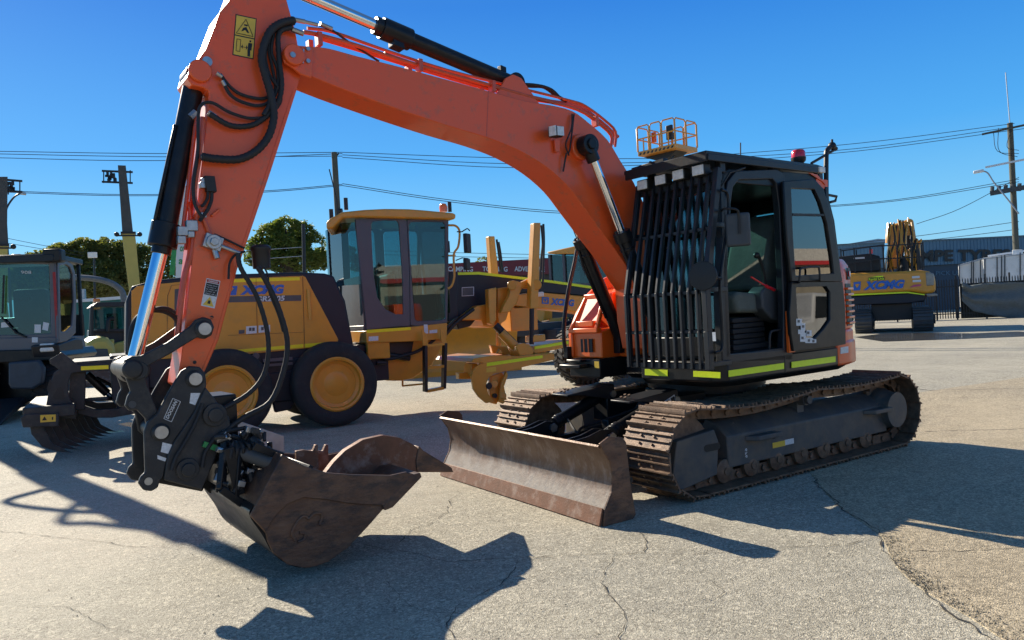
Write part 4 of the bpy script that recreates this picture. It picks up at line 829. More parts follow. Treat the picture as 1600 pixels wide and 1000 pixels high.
J = [(1272, 746), (1290, 770), (1312, 792), (1345, 815), (1378, 838), (1390, 865), (1404, 889), (1425, 910), (1445, 924), (1514, 964), (1568, 1000), (1640, 1045)]
JP = [gz(*p) for p in J]; far = JP[0]+(JP[0]-JP[1]).normalized()*0
m = MB(W0); back = [gz(1250, 722), gz(1320, 700), gz(1700, 690), gz(2300, 700)]
pp = [(p.x, p.y) for p in JP]+[(JP[-1].x-2.5, JP[-1].y+1.5), (JP[-1].x-9, JP[-1].y-1.5), (-9, -.5), (-3.5, -1.2), (back[1].x, back[1].y), (back[0].x, back[0].y)]
m.prism(pp, -.02, .004, 'z'); tag(m.build('concrete_slab', ground_mat('warm_concrete', (.48, .395, .265), (.38, .325, .235)), smooth=0), kind='structure')
def crack(P, wd, seed=0, z=.0055):
    random.seed(seed); pts = []
    G_ = [gz(*p, z) for p in P]
    for a, b in zip(G_, G_[1:]):
        k = max(2, int((b-a).length/.05))
        for i in range(k): pts.append(a.lerp(b, i/k))
    pts.append(G_[-1]); q = []; off = 0
    for i, p in enumerate(pts):
        o = Vector((noise.noise(p*1.7+Vector((seed, 0, 0))), noise.noise(p*1.7+Vector((0, seed, 9))), 0))*.12+Vector((random.uniform(-1, 1), random.uniform(-1, 1), 0))*.013
        q.append(p+o)
    v = []; f = []
    for i, p in enumerate(q):
        t = (q[min(i+1, len(q)-1)]-q[max(0, i-1)]).normalized(); s = Vector((-t.y, t.x, 0)); w_ = wd*random.uniform(.25, 1.5)*(.3 if i in (0, len(q)-1) else 1)
        v += [p+s*w_/2, p-s*w_*random.uniform(.2, .8)]
        if i: f.append((2*i-2, 2*i-1, 2*i+1, 2*i))
    return v, f
CR = [([(-40, 826), (0, 830), (60, 836), (130, 840), (210, 850), (300, 858), (390, 853), (460, 850)], .007), ([(560, 850), (700, 878), (852, 869), (925, 866), (990, 864), (1094, 865), (1197, 858), (1301, 846), (1379, 839)], .007),
      ([(956, 869), (950, 912), (962, 953), (970, 999), (975, 1030)], .007), ([(732, 769), (697, 792), (680, 815), (655, 826), (630, 850)], .008), ([(990, 826), (995, 863)], .007), ([(812, 872), (772, 912), (726, 941), (714, 970), (723, 1005)], .007),
      ([(1410, 858), (1514, 860), (1600, 852), (1660, 848)], .008), (J, .012), ([(1445, 676), (1520, 672), (1640, 668)], .02), ([(1340, 600), (1450, 610), (1620, 606)], .03), ([(690, 770), (780, 765), (860, 790)], .004), ([(0, 950), (120, 958), (240, 990)], .004), ([(600, 900), (640, 950), (700, 960)], .004),
      ([(1100, 905), (1130, 930), (1120, 960)], .003), ([(1490, 905), (1540, 900), (1620, 912)], .004)]
m = MB(W0)
for k, (P_, w_) in enumerate(CR):
    v, f = crack(P_, w_*.75, k+2); m.add(v, f)
tag(m.build('ground_cracks', mat('crack_dirt', (.055, .047, .036), .95), smooth=0), kind='structure')
# crumbled rubble along the joint
random.seed(11); m = MB(W0); rr = MB(W0)
for k in range(1500):
    t = random.random(); i = 4+int(t*6.9); a, b = JP[i], JP[i+1]; p = a.lerp(b, random.random()); s = (b-a).normalized(); s = Vector((-s.y, s.x, 0)); s = s if s.dot(Vector((-1, .2, 0))) > 0 else -s
    p = p+s*(abs(random.gauss(0, .07))+.0); r_ = random.uniform(.002, .007)
    v = [p+Vector((random.uniform(-1, 1), random.uniform(-1, 1), 0)).normalized()*r_+Vector((0, 0, 0)) for _ in range(3)]+[p+Vector((random.uniform(-.3, .3)*r_, random.uniform(-.3, .3)*r_, r_*1.1))]
    v = [q+Vector((0, 0, .0045)) for q in v]; m.add(v, [(0, 1, 2), (0, 1, 3), (1, 2, 3), (2, 0, 3)])
for k in range(500):
    p = gz(random.uniform(-50, 1650), random.uniform(620, 1010)); r_ = random.uniform(.003, .008)
    v = [p+Vector((random.uniform(-1, 1), random.uniform(-1, 1), 0)).normalized()*r_ for _ in range(3)]+[p+Vector((0, 0, r_))]
    m.add([q+Vector((0, 0, .003)) for q in v], [(0, 1, 2), (0, 1, 3), (1, 2, 3), (2, 0, 3)])
tag(m.build('loose_gravel', mat('gravel', (.34, .29, .20), .9), smooth=0), 'small loose stones and crumbs of concrete scattered along the cracked slab joint', 'gravel', kind='stuff')
# wet patch
m = MB(W0); pts = [(gz(x, y).x, gz(x, y).y) for x, y in ((1335, 527), (1380, 521), (1440, 520), (1520, 521), (1590, 518), (1640, 521), (1600, 526), (1500, 530), (1440, 532), (1380, 534))]
m.prism(pts, 0, .004, 'z'); wm = mat('wet_asphalt', (.10, .10, .10), .12, sc=1, amt=.5); tag(m.build('puddle', wm, smooth=0), kind='structure')
# ============================================================ BACKGROUND HELPERS
def BF(px, depth, yaw=0):
    d = ray(px, 500); p = CP+d*depth; return Fr(p.x, p.y, 0, math.atan2(CP.y-p.y, CP.x-p.x)+R(yaw))
def PX(f, pts, x=0): return P2(f, pts, x, 'x')
def leaf_mat(name, c, c2):
    m = bpy.data.materials.new(name); m.use_nodes = True; n = m.node_tree.nodes; l = m.node_tree.links; b = n['Principled BSDF']
    b.inputs['Roughness'].default_value = .6; g_ = n.new('ShaderNodeTexNoise'); g_.inputs['Scale'].default_value = 1.3; g_.inputs['Detail'].default_value = 5
    tc = n.new('ShaderNodeTexCoord'); l.new(tc.outputs['Object'], g_.inputs['Vector'])
    cr = n.new('ShaderNodeMix'); cr.data_type = 'RGBA'; cr.inputs[6].default_value = (*c, 1); cr.inputs[7].default_value = (*c2, 1)
    mr = n.new('ShaderNodeMapRange'); mr.inputs['From Min'].default_value = .35; mr.inputs['From Max'].default_value = .65; l.new(g_.outputs['Fac'], mr.inputs['Value']); l.new(mr.outputs[0], cr.inputs[0]); l.new(cr.outputs[2], b.inputs['Base Color'])
    tr = n.new('ShaderNodeBsdfTranslucent'); tr.inputs[0].default_value = (c2[0]*1.4, c2[1]*1.6, c2[2]*.8, 1); mx = n.new('ShaderNodeMixShader'); mx.inputs[0].default_value = .35
    l.new(b.outputs[0], mx.inputs[1]); l.new(tr.outputs[0], mx.inputs[2]); l.new(mx.outputs[0], n['Material Output'].inputs['Surface']); return m
LM = [leaf_mat('dark_leaves', (.065, .080, .022), (.18, .17, .05)), leaf_mat('mid_leaves', (.06, .095, .02), (.17, .19, .04))]
bark = mat('brown_bark', (.09, .07, .05), .9, sc=5, amt=.4, bump=.5, bsc=20)
def tree(name, label, px, depth, blobs, mi, n, ls, group='trees behind the yard', seed=1):
    random.seed(seed); f = BF(px, depth); t = thing(name, label, 'tree', f, group); m = MB(f); k_ = CF/depth
    B_ = []
    for bx_, by_, rx, ry in blobs:
        c = f.X(bx_, by_, 0); B_.append((c, rx/k_, ry/k_))
    tot = sum(b[1]*b[2] for b in B_); tb = MB(f); low_ = min(b[0].z for b in B_); cx = sum(b[0].y for b in B_)/len(B_)
    tb.cyl((0, cx, 0), (0, cx, low_), .3, .2, n=10)
    for c, rx, rz in B_: tb.tube([(0, cx, low_*.6), (0, (cx+c.y)/2, (low_+c.z)/2), c], lambda t_: .14*(1-t_*.7), 6, smooth=3)
    for c, rx, rz in B_:
        nn = int(n*rx*rz/tot)
        for _ in range(nn):
            u = Vector((random.gauss(0, 1), random.gauss(0, 1), random.gauss(0, 1))).normalized()
            lump = 1+.28*noise.noise(u*2.3+c)+.16*noise.noise(u*6+c)
            rr_ = lump*(random.uniform(.25, 1)**.35)*random.uniform(.93, 1.06)
            p = c+Vector((u.x*rx*.8, u.y*rx, u.z*rz))*rr_
            if noise.noise(p*1.1) < -.22 or noise.noise(p*3.1) < -.30: continue
            a = Vector((random.gauss(0, 1), random.gauss(0, 1), random.gauss(0, .6))).normalized(); b = a.orthogonal().normalized(); s = ls*random.uniform(.5, 1.3)
            m.add([p-a*s, p+b*s*.5, p+a*s, p-b*s*.5], [(0, 1, 2, 3)])
    m.build('crown', LM[mi], t, smooth=0); tb.build('trunk', bark, t)
    return t
tree('fig_tree', 'widest dark fig tree spreading behind the green shed at far left', 125, 62, [(42, 428, 30, 18), (68, 414, 30, 22), (98, 402, 32, 22), (132, 392, 34, 20), (165, 390, 30, 18), (196, 395, 30, 20), (228, 402, 30, 20), (255, 416, 26, 22), (150, 425, 60, 26), (90, 438, 60, 24), (205, 432, 55, 26), (30, 448, 40, 20), (120, 445, 90, 26), (150, 450, 90, 24), (230, 440, 40, 26), (60, 445, 50, 24)], 0, 100000, .15, seed=4)
tree('gum_tree', 'rounded green tree with bright top behind the big yellow grader', 445, 55, [(446, 356, 24, 18), (470, 364, 22, 20), (424, 368, 24, 20), (488, 382, 20, 22), (408, 386, 22, 20), (450, 382, 34, 26), (398, 402, 16, 14), (480, 402, 28, 18), (436, 406, 36, 18), (500, 402, 14, 12), (440, 395, 40, 30), (470, 400, 36, 26)], 1, 50000, .11, seed=5)
tree('small_tree', 'small low tree left of the grader cab roof', 520, 60, [(515, 405, 20, 14), (538, 398, 22, 16), (500, 412, 14, 10), (560, 410, 20, 14)], 1, 4500, .15, seed=6)
tree('distant_tree', 'tiny distant tree above the red sign between the lift masts', 758, 90, [(755, 408, 11, 7), (768, 405, 9, 7), (880, 420, 18, 10), (905, 424, 12, 9)], 0, 1500, .16, seed=7)
# ---------------- buildings
def wallb(name, label, f, quadpts, thick, matn, cat='building', group=None):
    t = thing(name, label, cat, f, group); return t
corr = mat('blue_ribbed_cladding', (.085, .18, .26), .5, sc=1, amt=.15); corrd = mat('dark_blue_cladding', (.02, .05, .085), .5, sc=1, amt=.2)
f = BF(1500, 62, 36); t = thing('tyre_shop', 'long blue metal tyre shop with dark lettering behind the fence', 'building', f)
up = PX(f, [(1296, 382), (1345, 377), (1385, 378), (1720, 377), (1720, 413), (1296, 412)])
zt = f.X(1450, 377, 0).z; yl, yr = min(y for y, z in up), max(y for y, z in up); zm = f.X(1500, 412, 0).z
m = MB(f); m.box(-20, 0, yl, yr, zm, zt); wu = m.build('fascia_wall', corr, t)
m = MB(f); m.box(-19.9, -.25, yl, yr, 0, zm); m.build('lower_wall', corrd, t)
m = MB(f); m.box(-20.2, .1, yl-.1, yr, zt, zt+.12); m.build('roof', mat('pale_roof_edge', (.10, .16, .20), .5), t)
m = MB(f); k = 0
while yl+.3*k < yr: m.box(0, .03, yl+.3*k, yl+.3*k+.06, zm, zt); k += 1
m.build('cladding_ribs', corr, t)
m = MB(f); textpx(m, 'TEMPE TYRES P', f, [(1402, 409.5), (1602, 407), (1402, 391)], .10, 'x', bold=.04, depth=.05); m.build('shop_lettering', M['ink'], t)
m = MB(f); textpx(m, 'PICK UP AREA', f, [(1462, 430), (1530, 429), (1462, 423.5)], -.2, 'x', bold=.0, depth=.03); m.build('small_lettering', corr, t)
m = MB(f); m.prism(PX(f, [(1305, 383), (1330, 380), (1372, 373), (1385, 374), (1385, 379), (1310, 386)], -3), -8, -3, 'x'); m.build('roof_ridge', M['galv'], t)
# white refrigerated boxes
cw_ = M['white']
f = BF(1550, 47, -6); 
for k, (lab_, a) in enumerate((('white cargo container nearer the excavator, upper edge lower than its neighbour', [(1497, 414), (1536, 403), (1536, 446), (1497, 446)]), ('tall white cargo container at right edge behind the fence', [(1536, 403), (1598, 396), (1612, 398), (1612, 446), (1536, 446)]))):
    t = thing('cargo_container', lab_, 'container', f, 'white cargo containers behind the fence')
    m = MB(f); p = PX(f, [(x, y+0) for x, y in a]); p = [p[0], p[1], (p[1][0], .5), (p[0][0], .5)] if k == 0 else [p[0], p[1], p[2], (p[2][0], .5), (p[0][0], .5)]; m.prism(p, -6, .0+.12*k, 'x'); bd = m.build('body', cw_, t, bevel=.03)
    m = MB(f)
    for x0 in ((1499, 1518, 1521, 1532) if k == 0 else (1539, 1558, 1565, 1570, 1594)):
        q0, q1 = f.X(x0, 412-.18*(x0-1497), .14), f.X(x0, 446, .14); m.beam(q0, q1, .05, .06)
    m.build('door_bar', M['inter'], t, each=True)
    m = MB(f); q0, q1 = f.X(a[0][0], a[0][1]+1.2, .14), f.X(a[1][0], a[1][1]+1.2, .14); m.beam(q0, q1, .05, .08); m.build('top_rail', M['galv'], t)
    if k: m = MB(f); p = f.X(1590, 394, -.5); m.box(p.x-.3, p.x+.3, p.y-.25, p.y+.25, p.z-.6, p.z+.15); m.build('roof_box', cw_, t, bevel=.02)
# palisade fence
f = BF(1545, 40, 3); t = thing('palisade_fence', 'black steel picket fence in front of the containers at right', 'fence', f); m = MB(f)
yl, yr = f.X(1290, 450, 0).y, f.X(1640, 450, 0).y; k = 0; dz = 2.15
while yl+.125*k < yr:
    y = yl+.125*k; m.box(-.01, .012, y, y+.05, .08, dz); m.add([(0, y, dz), (0, y+.05, dz), (0, y+.025, dz+.1)], [(0, 1, 2)]); k += 1
m.build('pickets', M['guard'], t, smooth=0)
m = MB(f); m.box(-.05, -.02, yl, yr, .3, .36); m.box(-.05, -.02, yl, yr, 1.8, 1.86); m.build('rail', M['guard'], t, each=True)
m = MB(f); m.box(-.35, -.30, f.X(1500, 450, 0).y, yr, .05, 1.95); m.build('dark_filler_sheet', mat('dark_filler', (.02, .028, .024), .9), t)  # added dark sheet, stands in for the darkness behind the pickets
for px in (1330, 1400, 1462, 1494, 1540, 1578, 1625):
    y = f.X(px, 450, 0).y; m = MB(f); m.box(-.12, -.02, y-.04, y+.04, 0, 2.4); m.build('post', M['ink'], t)
cl = mat('dark_shade_cloth', (.13, .15, .15), .8, sc=8, amt=.3, stretch=(1, 1, 3)); m = MB(f)
sec = []; NX, NZ = 46, 16; v = []; fc = []
top_ = [(1503, 440), (1515, 446), (1540, 442), (1580, 441), (1640, 441)]; bot_ = [(1503, 470), (1520, 486), (1560, 495), (1600, 499), (1640, 500)]
def interp(P_, x):
    for (a, b), (c, d_) in zip(P_, P_[1:]):
        if x <= c: return b+(d_-b)*(x-a)/(c-a)
    return P_[-1][1]
for i in range(NX+1):
    px = 1503+i*(135/NX)
    for j in range(NZ+1):
        py = interp(top_, px)+(interp(bot_, px)-interp(top_, px))*j/NZ
        u_, v_ = i/NX, j/NZ; xx = .24+.16*math.sin(13*v_*(1-.5*u_)+5*u_)*math.sin(math.pi*min(1, .15+v_))+.08*noise.noise(Vector((u_*14+v_*7, v_*11, 0)))
        v.append(f.X(px, py, xx))
for i in range(NX):
    for j in range(NZ): a = i*(NZ+1)+j; fc.append((a, a+1, a+NZ+2, a+NZ+1))
m.add(v, fc); o = m.build('shade_cloth', cl, smooth=60, solid=.01); tag(o, 'dark creased shade cloth hanging on the picket fence at right', 'shade cloth')
# green shed at left
f = BF(160, 40, -8); t = thing('green_shed', 'teal green shed with white gutter behind the small backhoe', 'building', f)
p = PX(f, [(100, 472), (260, 460), (260, 560), (100, 560)]); m = MB(f); m.prism([(p[0][0], p[0][1]), (p[1][0], p[1][1]), (p[1][0], 0), (p[0][0], 0)], -8, 0, 'x'); m.build('wall', mat('teal_cladding', (.015, .13, .115), .5, sc=1, amt=.2, stretch=(1, 14, .3)), t)
m = MB(f); m.beam((0.06, p[0][0], p[0][1]), (.06, p[1][0], p[1][1]), .14, .16); m.build('gutter', M['white'], t)
m = MB(f); q = f.X(129, 462, -.5); m.cyl(q-Vector((0, 0, .3)), q+Vector((0, 0, .35)), .17); m.build('roof_vent', M['galv'], t)
# red shop sign building
f = BF(770, 58, 0); t = thing('camping_shop', 'low shop with long red sign band behind the graders', 'building', f)
a, b = f.X(560, 402, 0), f.X(1000, 414, 0); c = f.X(780, 432, 0).z; m = MB(f); m.box(-12, 0, a.y, b.y, c, f.X(780, 407.5, 0).z); m.build('sign_band', mat('dark_red_sign', (.20, .012, .02), .45, sc=1, amt=.15), t)
m = MB(f); m.box(-12, -.3, a.y, b.y, 0, c); m.build('wall', mat('dull_brown_wall', (.12, .09, .07), .8, sc=1), t)
m = MB(f)
for s_, x0, x1 in (('CAMPING', 700, 739), ('TOURING', 754, 793), ('ADVENTURE', 804, 851), ('RV', 858, 870)): textpx(m, s_, f, [(x0, 424), (x1, 424.5), (x0, 416.3)], .02, 'x', depth=.02)
m.build('sign_lettering', M['white'], t)
# pylon sign behind the arm
f = BF(283, 33, -10); t = thing('pylon_sign', 'tall white sign board with green stripe behind the excavator arm', 'sign', f)
m = MB(f); p = PX(f, [(264, 430), (303, 430), (306, 284), (284, 292), (276, 300)]); m.prism([(y, z if z > 5 else .0) for y, z in p], -.25, 0, 'x'); bd = m.build('board', M['sticker'], t, bevel=.02)
m = MB(f); quadpx(m, f, [(264.5, 430), (272.5, 430), (283.5, 300), (277, 302)], .0, 'x', .01); m.build('green_stripe', M['green'], t)
m = MB(f)
for k, (x, y) in enumerate(((277, 355), (281, 385), (279, 405))): textpx(m, ('CoP', 'com', 'au')[k], f, [(x, y+8), (x+14, y+8), (x+.5, y)], .012, 'x', depth=.01)
m.build('lettering', M['green'], t)
# long boundary wall closing the far side of the yard
f = BF(700, 75, 0); m = MB(f); m.box(-.3, 0, f.X(-400, 500, 0).y, f.X(1320, 500, 0).y, 0, 2.3); o = m.build('boundary_wall', mat('grey_block_wall', (.16, .15, .13), .85, sc=1, amt=.3), smooth=0); tag(o, 'long low grey wall along the far side of the yard', 'wall')
# ---------------- poles and wires
def pole(px, depth, ytop, r_, label, group='timber power poles'):
    f = BF(px, depth); t = thing('power_pole', label, 'power pole', f, group); z = f.X(px, ytop, 0).z; m = MB(f); m.cyl((0, 0, 0), (0, 0, z), r_*1.15, r_, n=14); m.build('pole', M['timber'], t); return f, t, z
f, t, z = pole(537, 42, 238, .16, 'timber power pole rising behind the grader cab')
m = MB(f); m.beam((0, -.05, z-.35), (0, .25, z-.05), .08, .08); m.cyl((.1, 0, z-3.3), (.2, .25, z-3.3), .12); m.build('insulator', M['ink'], t)
f, t, z = pole(1593, 50, 190, .17, 'tall greenish power pole with cross arms at right edge')
for k, (dzz, L_) in enumerate(((.35, 1.6), (2.6, 1.5), (8.6, 1.6))):
    m = MB(f); m.beam((.2, -L_, z-dzz-.15), (.2, L_, z-dzz+.1), .12, .12); m.build('cross_arm', M['timber'] if k < 1 else M['sticker'], t)
m = MB(f)
for k in range(7): m.cyl((.2, -1.2+.38*k, z-4.6), (.2, -1.15+.38*k, z-4.1), .12, n=8)
m.beam((.2, -1.3, z-4.55), (.2, 1.3, z-4.35), .2, .3); m.build('switch_gear', M['inter'], t)
m = MB(f); m.cyl((0, 0, z), (0, -.1, z+3.4), .03); m.build('whip_antenna', M['galv'], t)
m = MB(f)
for k, (x0, y0, x1, y1) in enumerate(((1582, 196, 1592, 235), (1560, 200, 1590, 245), (1552, 205, 1592, 240))):
    a, b = f.X(x0, y0, .2), f.X(x1, y1, .3); m.tube([a, a.lerp(b, .5)+Vector((0, -.5, -.5)), b], .02, 5, smooth=5)
m.build('jumper_cable', M['wire'], t)
f = BF(1560, 49); t = thing('street_lamp', 'street lamp on a slanted arm at the right power pole', 'street lamp', f, 'street lamps')
m = MB(f); m.tube([f.X(px, py, 0) for px, py in ((1592, 334), (1575, 312), (1553, 285), (1543, 270), (1532, 267))], .045, 8, smooth=4); m.build('arm', M['galv'], t)
m = MB(f); q = f.X(1529, 268, 0); m.obox(q, (.15, 0, 0), (0, .3, .02), (0, 0, .09)); m.build('lamp_head', M['sticker'], t, bevel=.05)
f = BF(25, 34); t = thing('street_lamp', 'street lamp on a short arm beside the leftmost dark mast', 'street lamp', f, 'street lamps')
m = MB(f); m.tube([f.X(px, py, 0) for px, py in ((8, 335), (12, 322), (22, 308), (32, 302))], .04, 8, smooth=4); m.cyl((0, f.X(8, 335, 0).y, 0), f.X(8, 335, 0), .06); m.build('arm', M['guard'], t)
m = MB(f); q = f.X(34, 302, 0); m.obox(q, (.1, 0, 0), (0, .17, -.02), (0, 0, .06)); m.build('lamp_head', M['galv'], t, bevel=.03)
f = BF(146, 34); t = thing('floodlight', 'square floodlight on a thin post in front of the fig tree', 'floodlight', f)
m = MB(f); m.cyl((0, 0, 0), f.X(147, 400, 0), .045, n=8); m.build('post', M['guard'], t)
m = MB(f); q = f.X(144.5, 398.5, .1); m.obox(q, (.06, 0, 0), (0, .19, 0), (0, 0, .13)); m.build('lamp_head', M['lens'], t, bevel=.02)
f = BF(474, 30); t = thing('dark_post', 'thin black post with wires in front of the green tree', 'post', f)
m = MB(f); m.cyl((0, 0, 0), f.X(474, 350, 0), .07, n=10); m.build('post', M['ink'], t)
m = MB(f)
for y0, y1 in ((388, 386), (402, 400)): m.tube([f.X(385, y0+4, 0), f.X(430, y0+1, 0), f.X(474, y1, 0)], .012, 5, smooth=4)
m.build('strand_wire', M['galv'], t)
f = BF(190, 33); m = MB(f); m.tube([f.X(px, py, 0) for px, py in ((116, 433), (150, 436), (175, 443), (190, 455), (194, 470))], .13, 8, smooth=5); m.cyl(f.X(194, 470, 0), (0, f.X(194, 470, 0).y, 0), .13)
o = m.build('curved_pipe', mat('grey_blue_pipe', (.12, .14, .16), .5)); tag(o, 'thick grey curved pipe arching over in front of the fig tree', 'pipe')
WL = [([(-30, 236), (250, 240), (535, 238)], 42), ([(-30, 240), (250, 245), (535, 244)], 42), ([(-30, 246), (250, 251), (535, 240)], 42), ([(535, 238), (800, 247), (1100, 248)], 44), ([(535, 242), (800, 256), (1100, 252)], 44), ([(535, 246), (800, 262), (1100, 255)], 44),
      ([(1080, 246), (1340, 224), (1585, 193)], 49), ([(1080, 250), (1340, 232), (1592, 197)], 49), ([(1080, 256), (1340, 236), (1600, 201)], 49), ([(-30, 297), (200, 304), (400, 299), (535, 288)], 42), ([(-30, 299), (200, 306), (400, 301), (535, 290)], 42),
      ([(535, 287), (700, 312), (890, 331), (1100, 330)], 43), ([(535, 290), (700, 315), (890, 334), (1100, 333)], 43), ([(1200, 328), (1400, 312), (1592, 280)], 49), ([(1200, 330), (1400, 314), (1592, 284)], 49), ([(1432, 350), (1500, 326), (1592, 277)], 50),
      ([(1290, 385), (1440, 368), (1592, 346)], 51), ([(1290, 392), (1443, 376), (1530, 366), (1592, 358)], 51), ([(600, 392), (760, 396), (960, 400)], 56), ([(600, 398), (760, 402), (960, 405)], 56), ([(0, 370), (60, 382), (130, 395)], 60), ([(0, 378), (60, 388), (130, 400)], 60)]
WN = ['topmost of the three wires running left from the middle power pole', 'middle of the three wires running left from the middle power pole', 'lowest of the three high wires running left from the middle power pole',
      'topmost wire running right from the middle power pole behind the boom', 'second wire running right from the middle power pole behind the boom', 'third wire running right from the middle power pole behind the boom',
      'topmost wire reaching the top of the right power pole', 'second wire reaching the top of the right power pole', 'third wire reaching the top of the right power pole',
      'upper of the paired lower wires left of the middle power pole', 'lower of the paired lower wires left of the middle power pole', 'upper of the paired wires sagging right under the boom', 'lower of the paired wires sagging right under the boom',
      'upper of the paired wires meeting the middle of the right power pole', 'lower of the paired wires meeting the middle of the right power pole', 'steep thin wire rising to the right power pole over the distant excavator',
      'upper wire just above the tyre shop roof', 'lower wire just above the tyre shop roof', 'upper wire above the red shop sign', 'lower wire above the red shop sign', 'upper faint wire over the fig tree at far left', 'lower faint wire over the fig tree at far left']
for k, (P_, dp) in enumerate(WL):
    m = MB(W0); m.tube([W0.D(x, y, dp) for x, y in P_], .020, 5, smooth=6); o = m.build('overhead_wire', M['wire'])
    tag(o, WN[k], 'power line', 'overhead power lines')
# ============================================================ MOTOR GRADER
G = Fr(2.08, -5.73, 0, R(175))
GR = thing('motor_grader', 'large ochre yellow motor grader with grey cab and rear ripper behind the excavator arm', 'grader', G)
def wheel(fr, x, y0, y1, zc, r_, matn, parent, n=40, lugs=True, face=-1):
    """axis along local y; visible face at y0"""
    w_ = y1-y0; ym = (y0+y1)/2; m = MB(fr)
    prof = [(r_*.60, -w_/2+.03), (r_*.66, -w_/2+.0), (r_*.86, -w_/2), (r_*.95, -w_/2+.03), (r_*.985, -w_/2+.08), (r_*.99, 0), (r_*.985, w_/2-.08), (r_*.95, w_/2-.03), (r_*.86, w_/2), (r_*.66, w_/2), (r_*.60, w_/2-.03)]
    m.lathe((x, ym, zc), (0, 1, 0), prof+[(r_*.58, 0), prof[0]], 48, caps=False)
    if lugs:
        nl = 30
        for k in range(nl):
            a = 2*math.pi*k/nl
            for s_ in (-1, 1):
                a2 = a+(.5*2*math.pi/nl if s_ > 0 else 0); u = Vector((math.cos(a2), 0, math.sin(a2))); tn = Vector((-math.sin(a2), 0, math.cos(a2))); c = Vector((x, ym, zc))
                m.obox(c+u*(r_*.985)+Vector((0, s_*w_*.25, 0)), u*.022, (tn*.35+Vector((0, s_*.9, 0)))*w_*.24, tn*r_*.052)
                m.obox(c+u*(r_*.93)+Vector((0, s_*(w_/2-.005), 0)), u*r_*.05, Vector((0, .02, 0)), tn*r_*.045)
    wh = m.build('wheel', M['tyre'], parent, smooth=40)
    m = MB(fr); q = r_*.60
    m.lathe((x, ym, zc), (0, face, 0), [(q*1.02, w_/2-.10), (q*1.06, w_/2-.005), (q*1.0, w_/2+.012), (q*.93, w_/2+.005), (q*.90, w_/2-.07), (q*.78, w_/2-.085), (q*.76, w_/2-.12), (q*.5, w_/2-.13), (q*.48, w_/2-.10), (q*.36, w_/2-.085), (.01, w_/2-.08)], 40)
    for k in range(12):
        a = 2*math.pi*k/12; c = Vector((x+q*.66*math.cos(a), ym, zc+q*.66*math.sin(a))); m.cyl(c+Vector((0, face*(w_/2-.13), 0)), c+Vector((0, face*(w_/2-.095), 0)), .02, n=6)
    m.build('rim', M[matn], wh, smooth=35)
    return wh
for x in (G.Y(356, 618, 0).x, G.Y(528, 604, 0).x):
    wheel(G, x, 0, .44, .68, .68, 'yellow', GR, lugs=False); wheel(G, x, 1.96, 2.40, .68, .68, 'yellow', GR, lugs=False, face=1)
for y in (0, 1.96): wheel(G, 6.14, y, y+.44, .67, .67, 'yellow', GR, face=-1 if y == 0 else 1)
def PG(P_, y): return P2(G, P_, y)
hy = .55
hood_all = [(205, 600), (196, 560), (194, 470), (202, 446), (207, 441), (240, 435), (286, 430), (350, 427), (372, 425), (469, 422), (508, 424), (525, 428), (545, 470), (562, 556), (512, 556), (380, 560)]
m = MB(G); m.prism(PG([(205, 610), (196, 560), (197, 470), (206, 447), (240, 438), (286, 433), (372, 428), (469, 425), (508, 427), (522, 431), (540, 470), (556, 556), (380, 600)], hy), hy+.01, 1.85); hd = m.build('engine_hood', M['navy'], GR, bevel=.03, seg=3)
m = MB(G); m.prism(PG([(206, 563), (205, 455), (214, 447), (286, 440), (372, 435), (473, 431), (477, 433), (528, 530), (527, 538), (510, 541), (360, 556)], hy), hy-.02, hy+.01); yp_ = m.build('side_panel', M['yellow'], hd, bevel=.006)
m = MB(G)
for a, b in (((400, 435), (402, 520)), ((473, 432), (476, 546)), ((356, 524), (474, 519)), ((206, 536), (240, 533)), ((262, 462), (261, 528)), ((262, 462), (268, 446)), ((268, 446), (290, 444))): m.beam(G.Y(*a, hy-.022), G.Y(*b, hy-.022), .004, .012, up=(0, 1, 0))
m.build('panel_seam', M['ink'], yp_)
m = MB(G); quadpx(m, G, [(273, 452), (284, 451), (283, 520), (272, 522)], hy-.022, 'y'); m.build('air_vent', M['grey'], yp_)
m = MB(G); a, b = G.Y(481.5, 452, hy-.03), G.Y(484.5, 500, hy-.03); m.cyl(a, b, .03, n=12); m.build('pull_handle', M['yellow'], yp_)
m = MB(G); quadpx(m, G, [(356, 436.5), (468, 433), (468.5, 438), (356, 441.5)], hy-.021, 'y'); quadpx(m, G, [(352, 548), (474, 537.5), (474, 543), (356, 552)], hy-.021, 'y'); m.prism(PG([(475.5, 537.3), (514, 534.5), (505, 541), (475.5, 543)], hy-.021), hy-.025, hy-.02); m.build('reflective_tape', M['stripy'], yp_)
m = MB(G); quadpx(m, G, [(340, 463.5), (470.5, 461), (470.8, 470), (340, 473)], hy-.021, 'y'); m.build('grey_band', M['grey'], yp_)
m = MB(G); textpx(m, 'XCMG', G, [(375, 461), (445, 459), (374, 446)], hy-.026, 'y', shear=.25, bold=.06); m.prism(PG([(350, 462), (350, 448), (371, 446.5), (369, 461)], hy-.022), hy-.026, hy-.022); m.build('maker_lettering', M['blue'], yp_)
m = MB(G); m.prism(PG([(354, 451), (366, 450), (358, 459)], hy-.027), hy-.031, hy-.027); m.build('logo_triangle', M['yellow'], yp_)
m = MB(G); textpx(m, 'GR2605', G, [(400, 471.5), (445.5, 470), (399.5, 463)], hy-.028, 'y', shear=.2, bold=.03); quadpx(m, G, [(384.5, 510), (401, 509), (401, 520.5), (384.5, 522)], hy-.021, 'y'); quadpx(m, G, [(404, 508.5), (422, 507.5), (422, 518.5), (404, 520)], hy-.021, 'y'); m.build('model_lettering', M['sticker'], yp_)
m = MB(G)
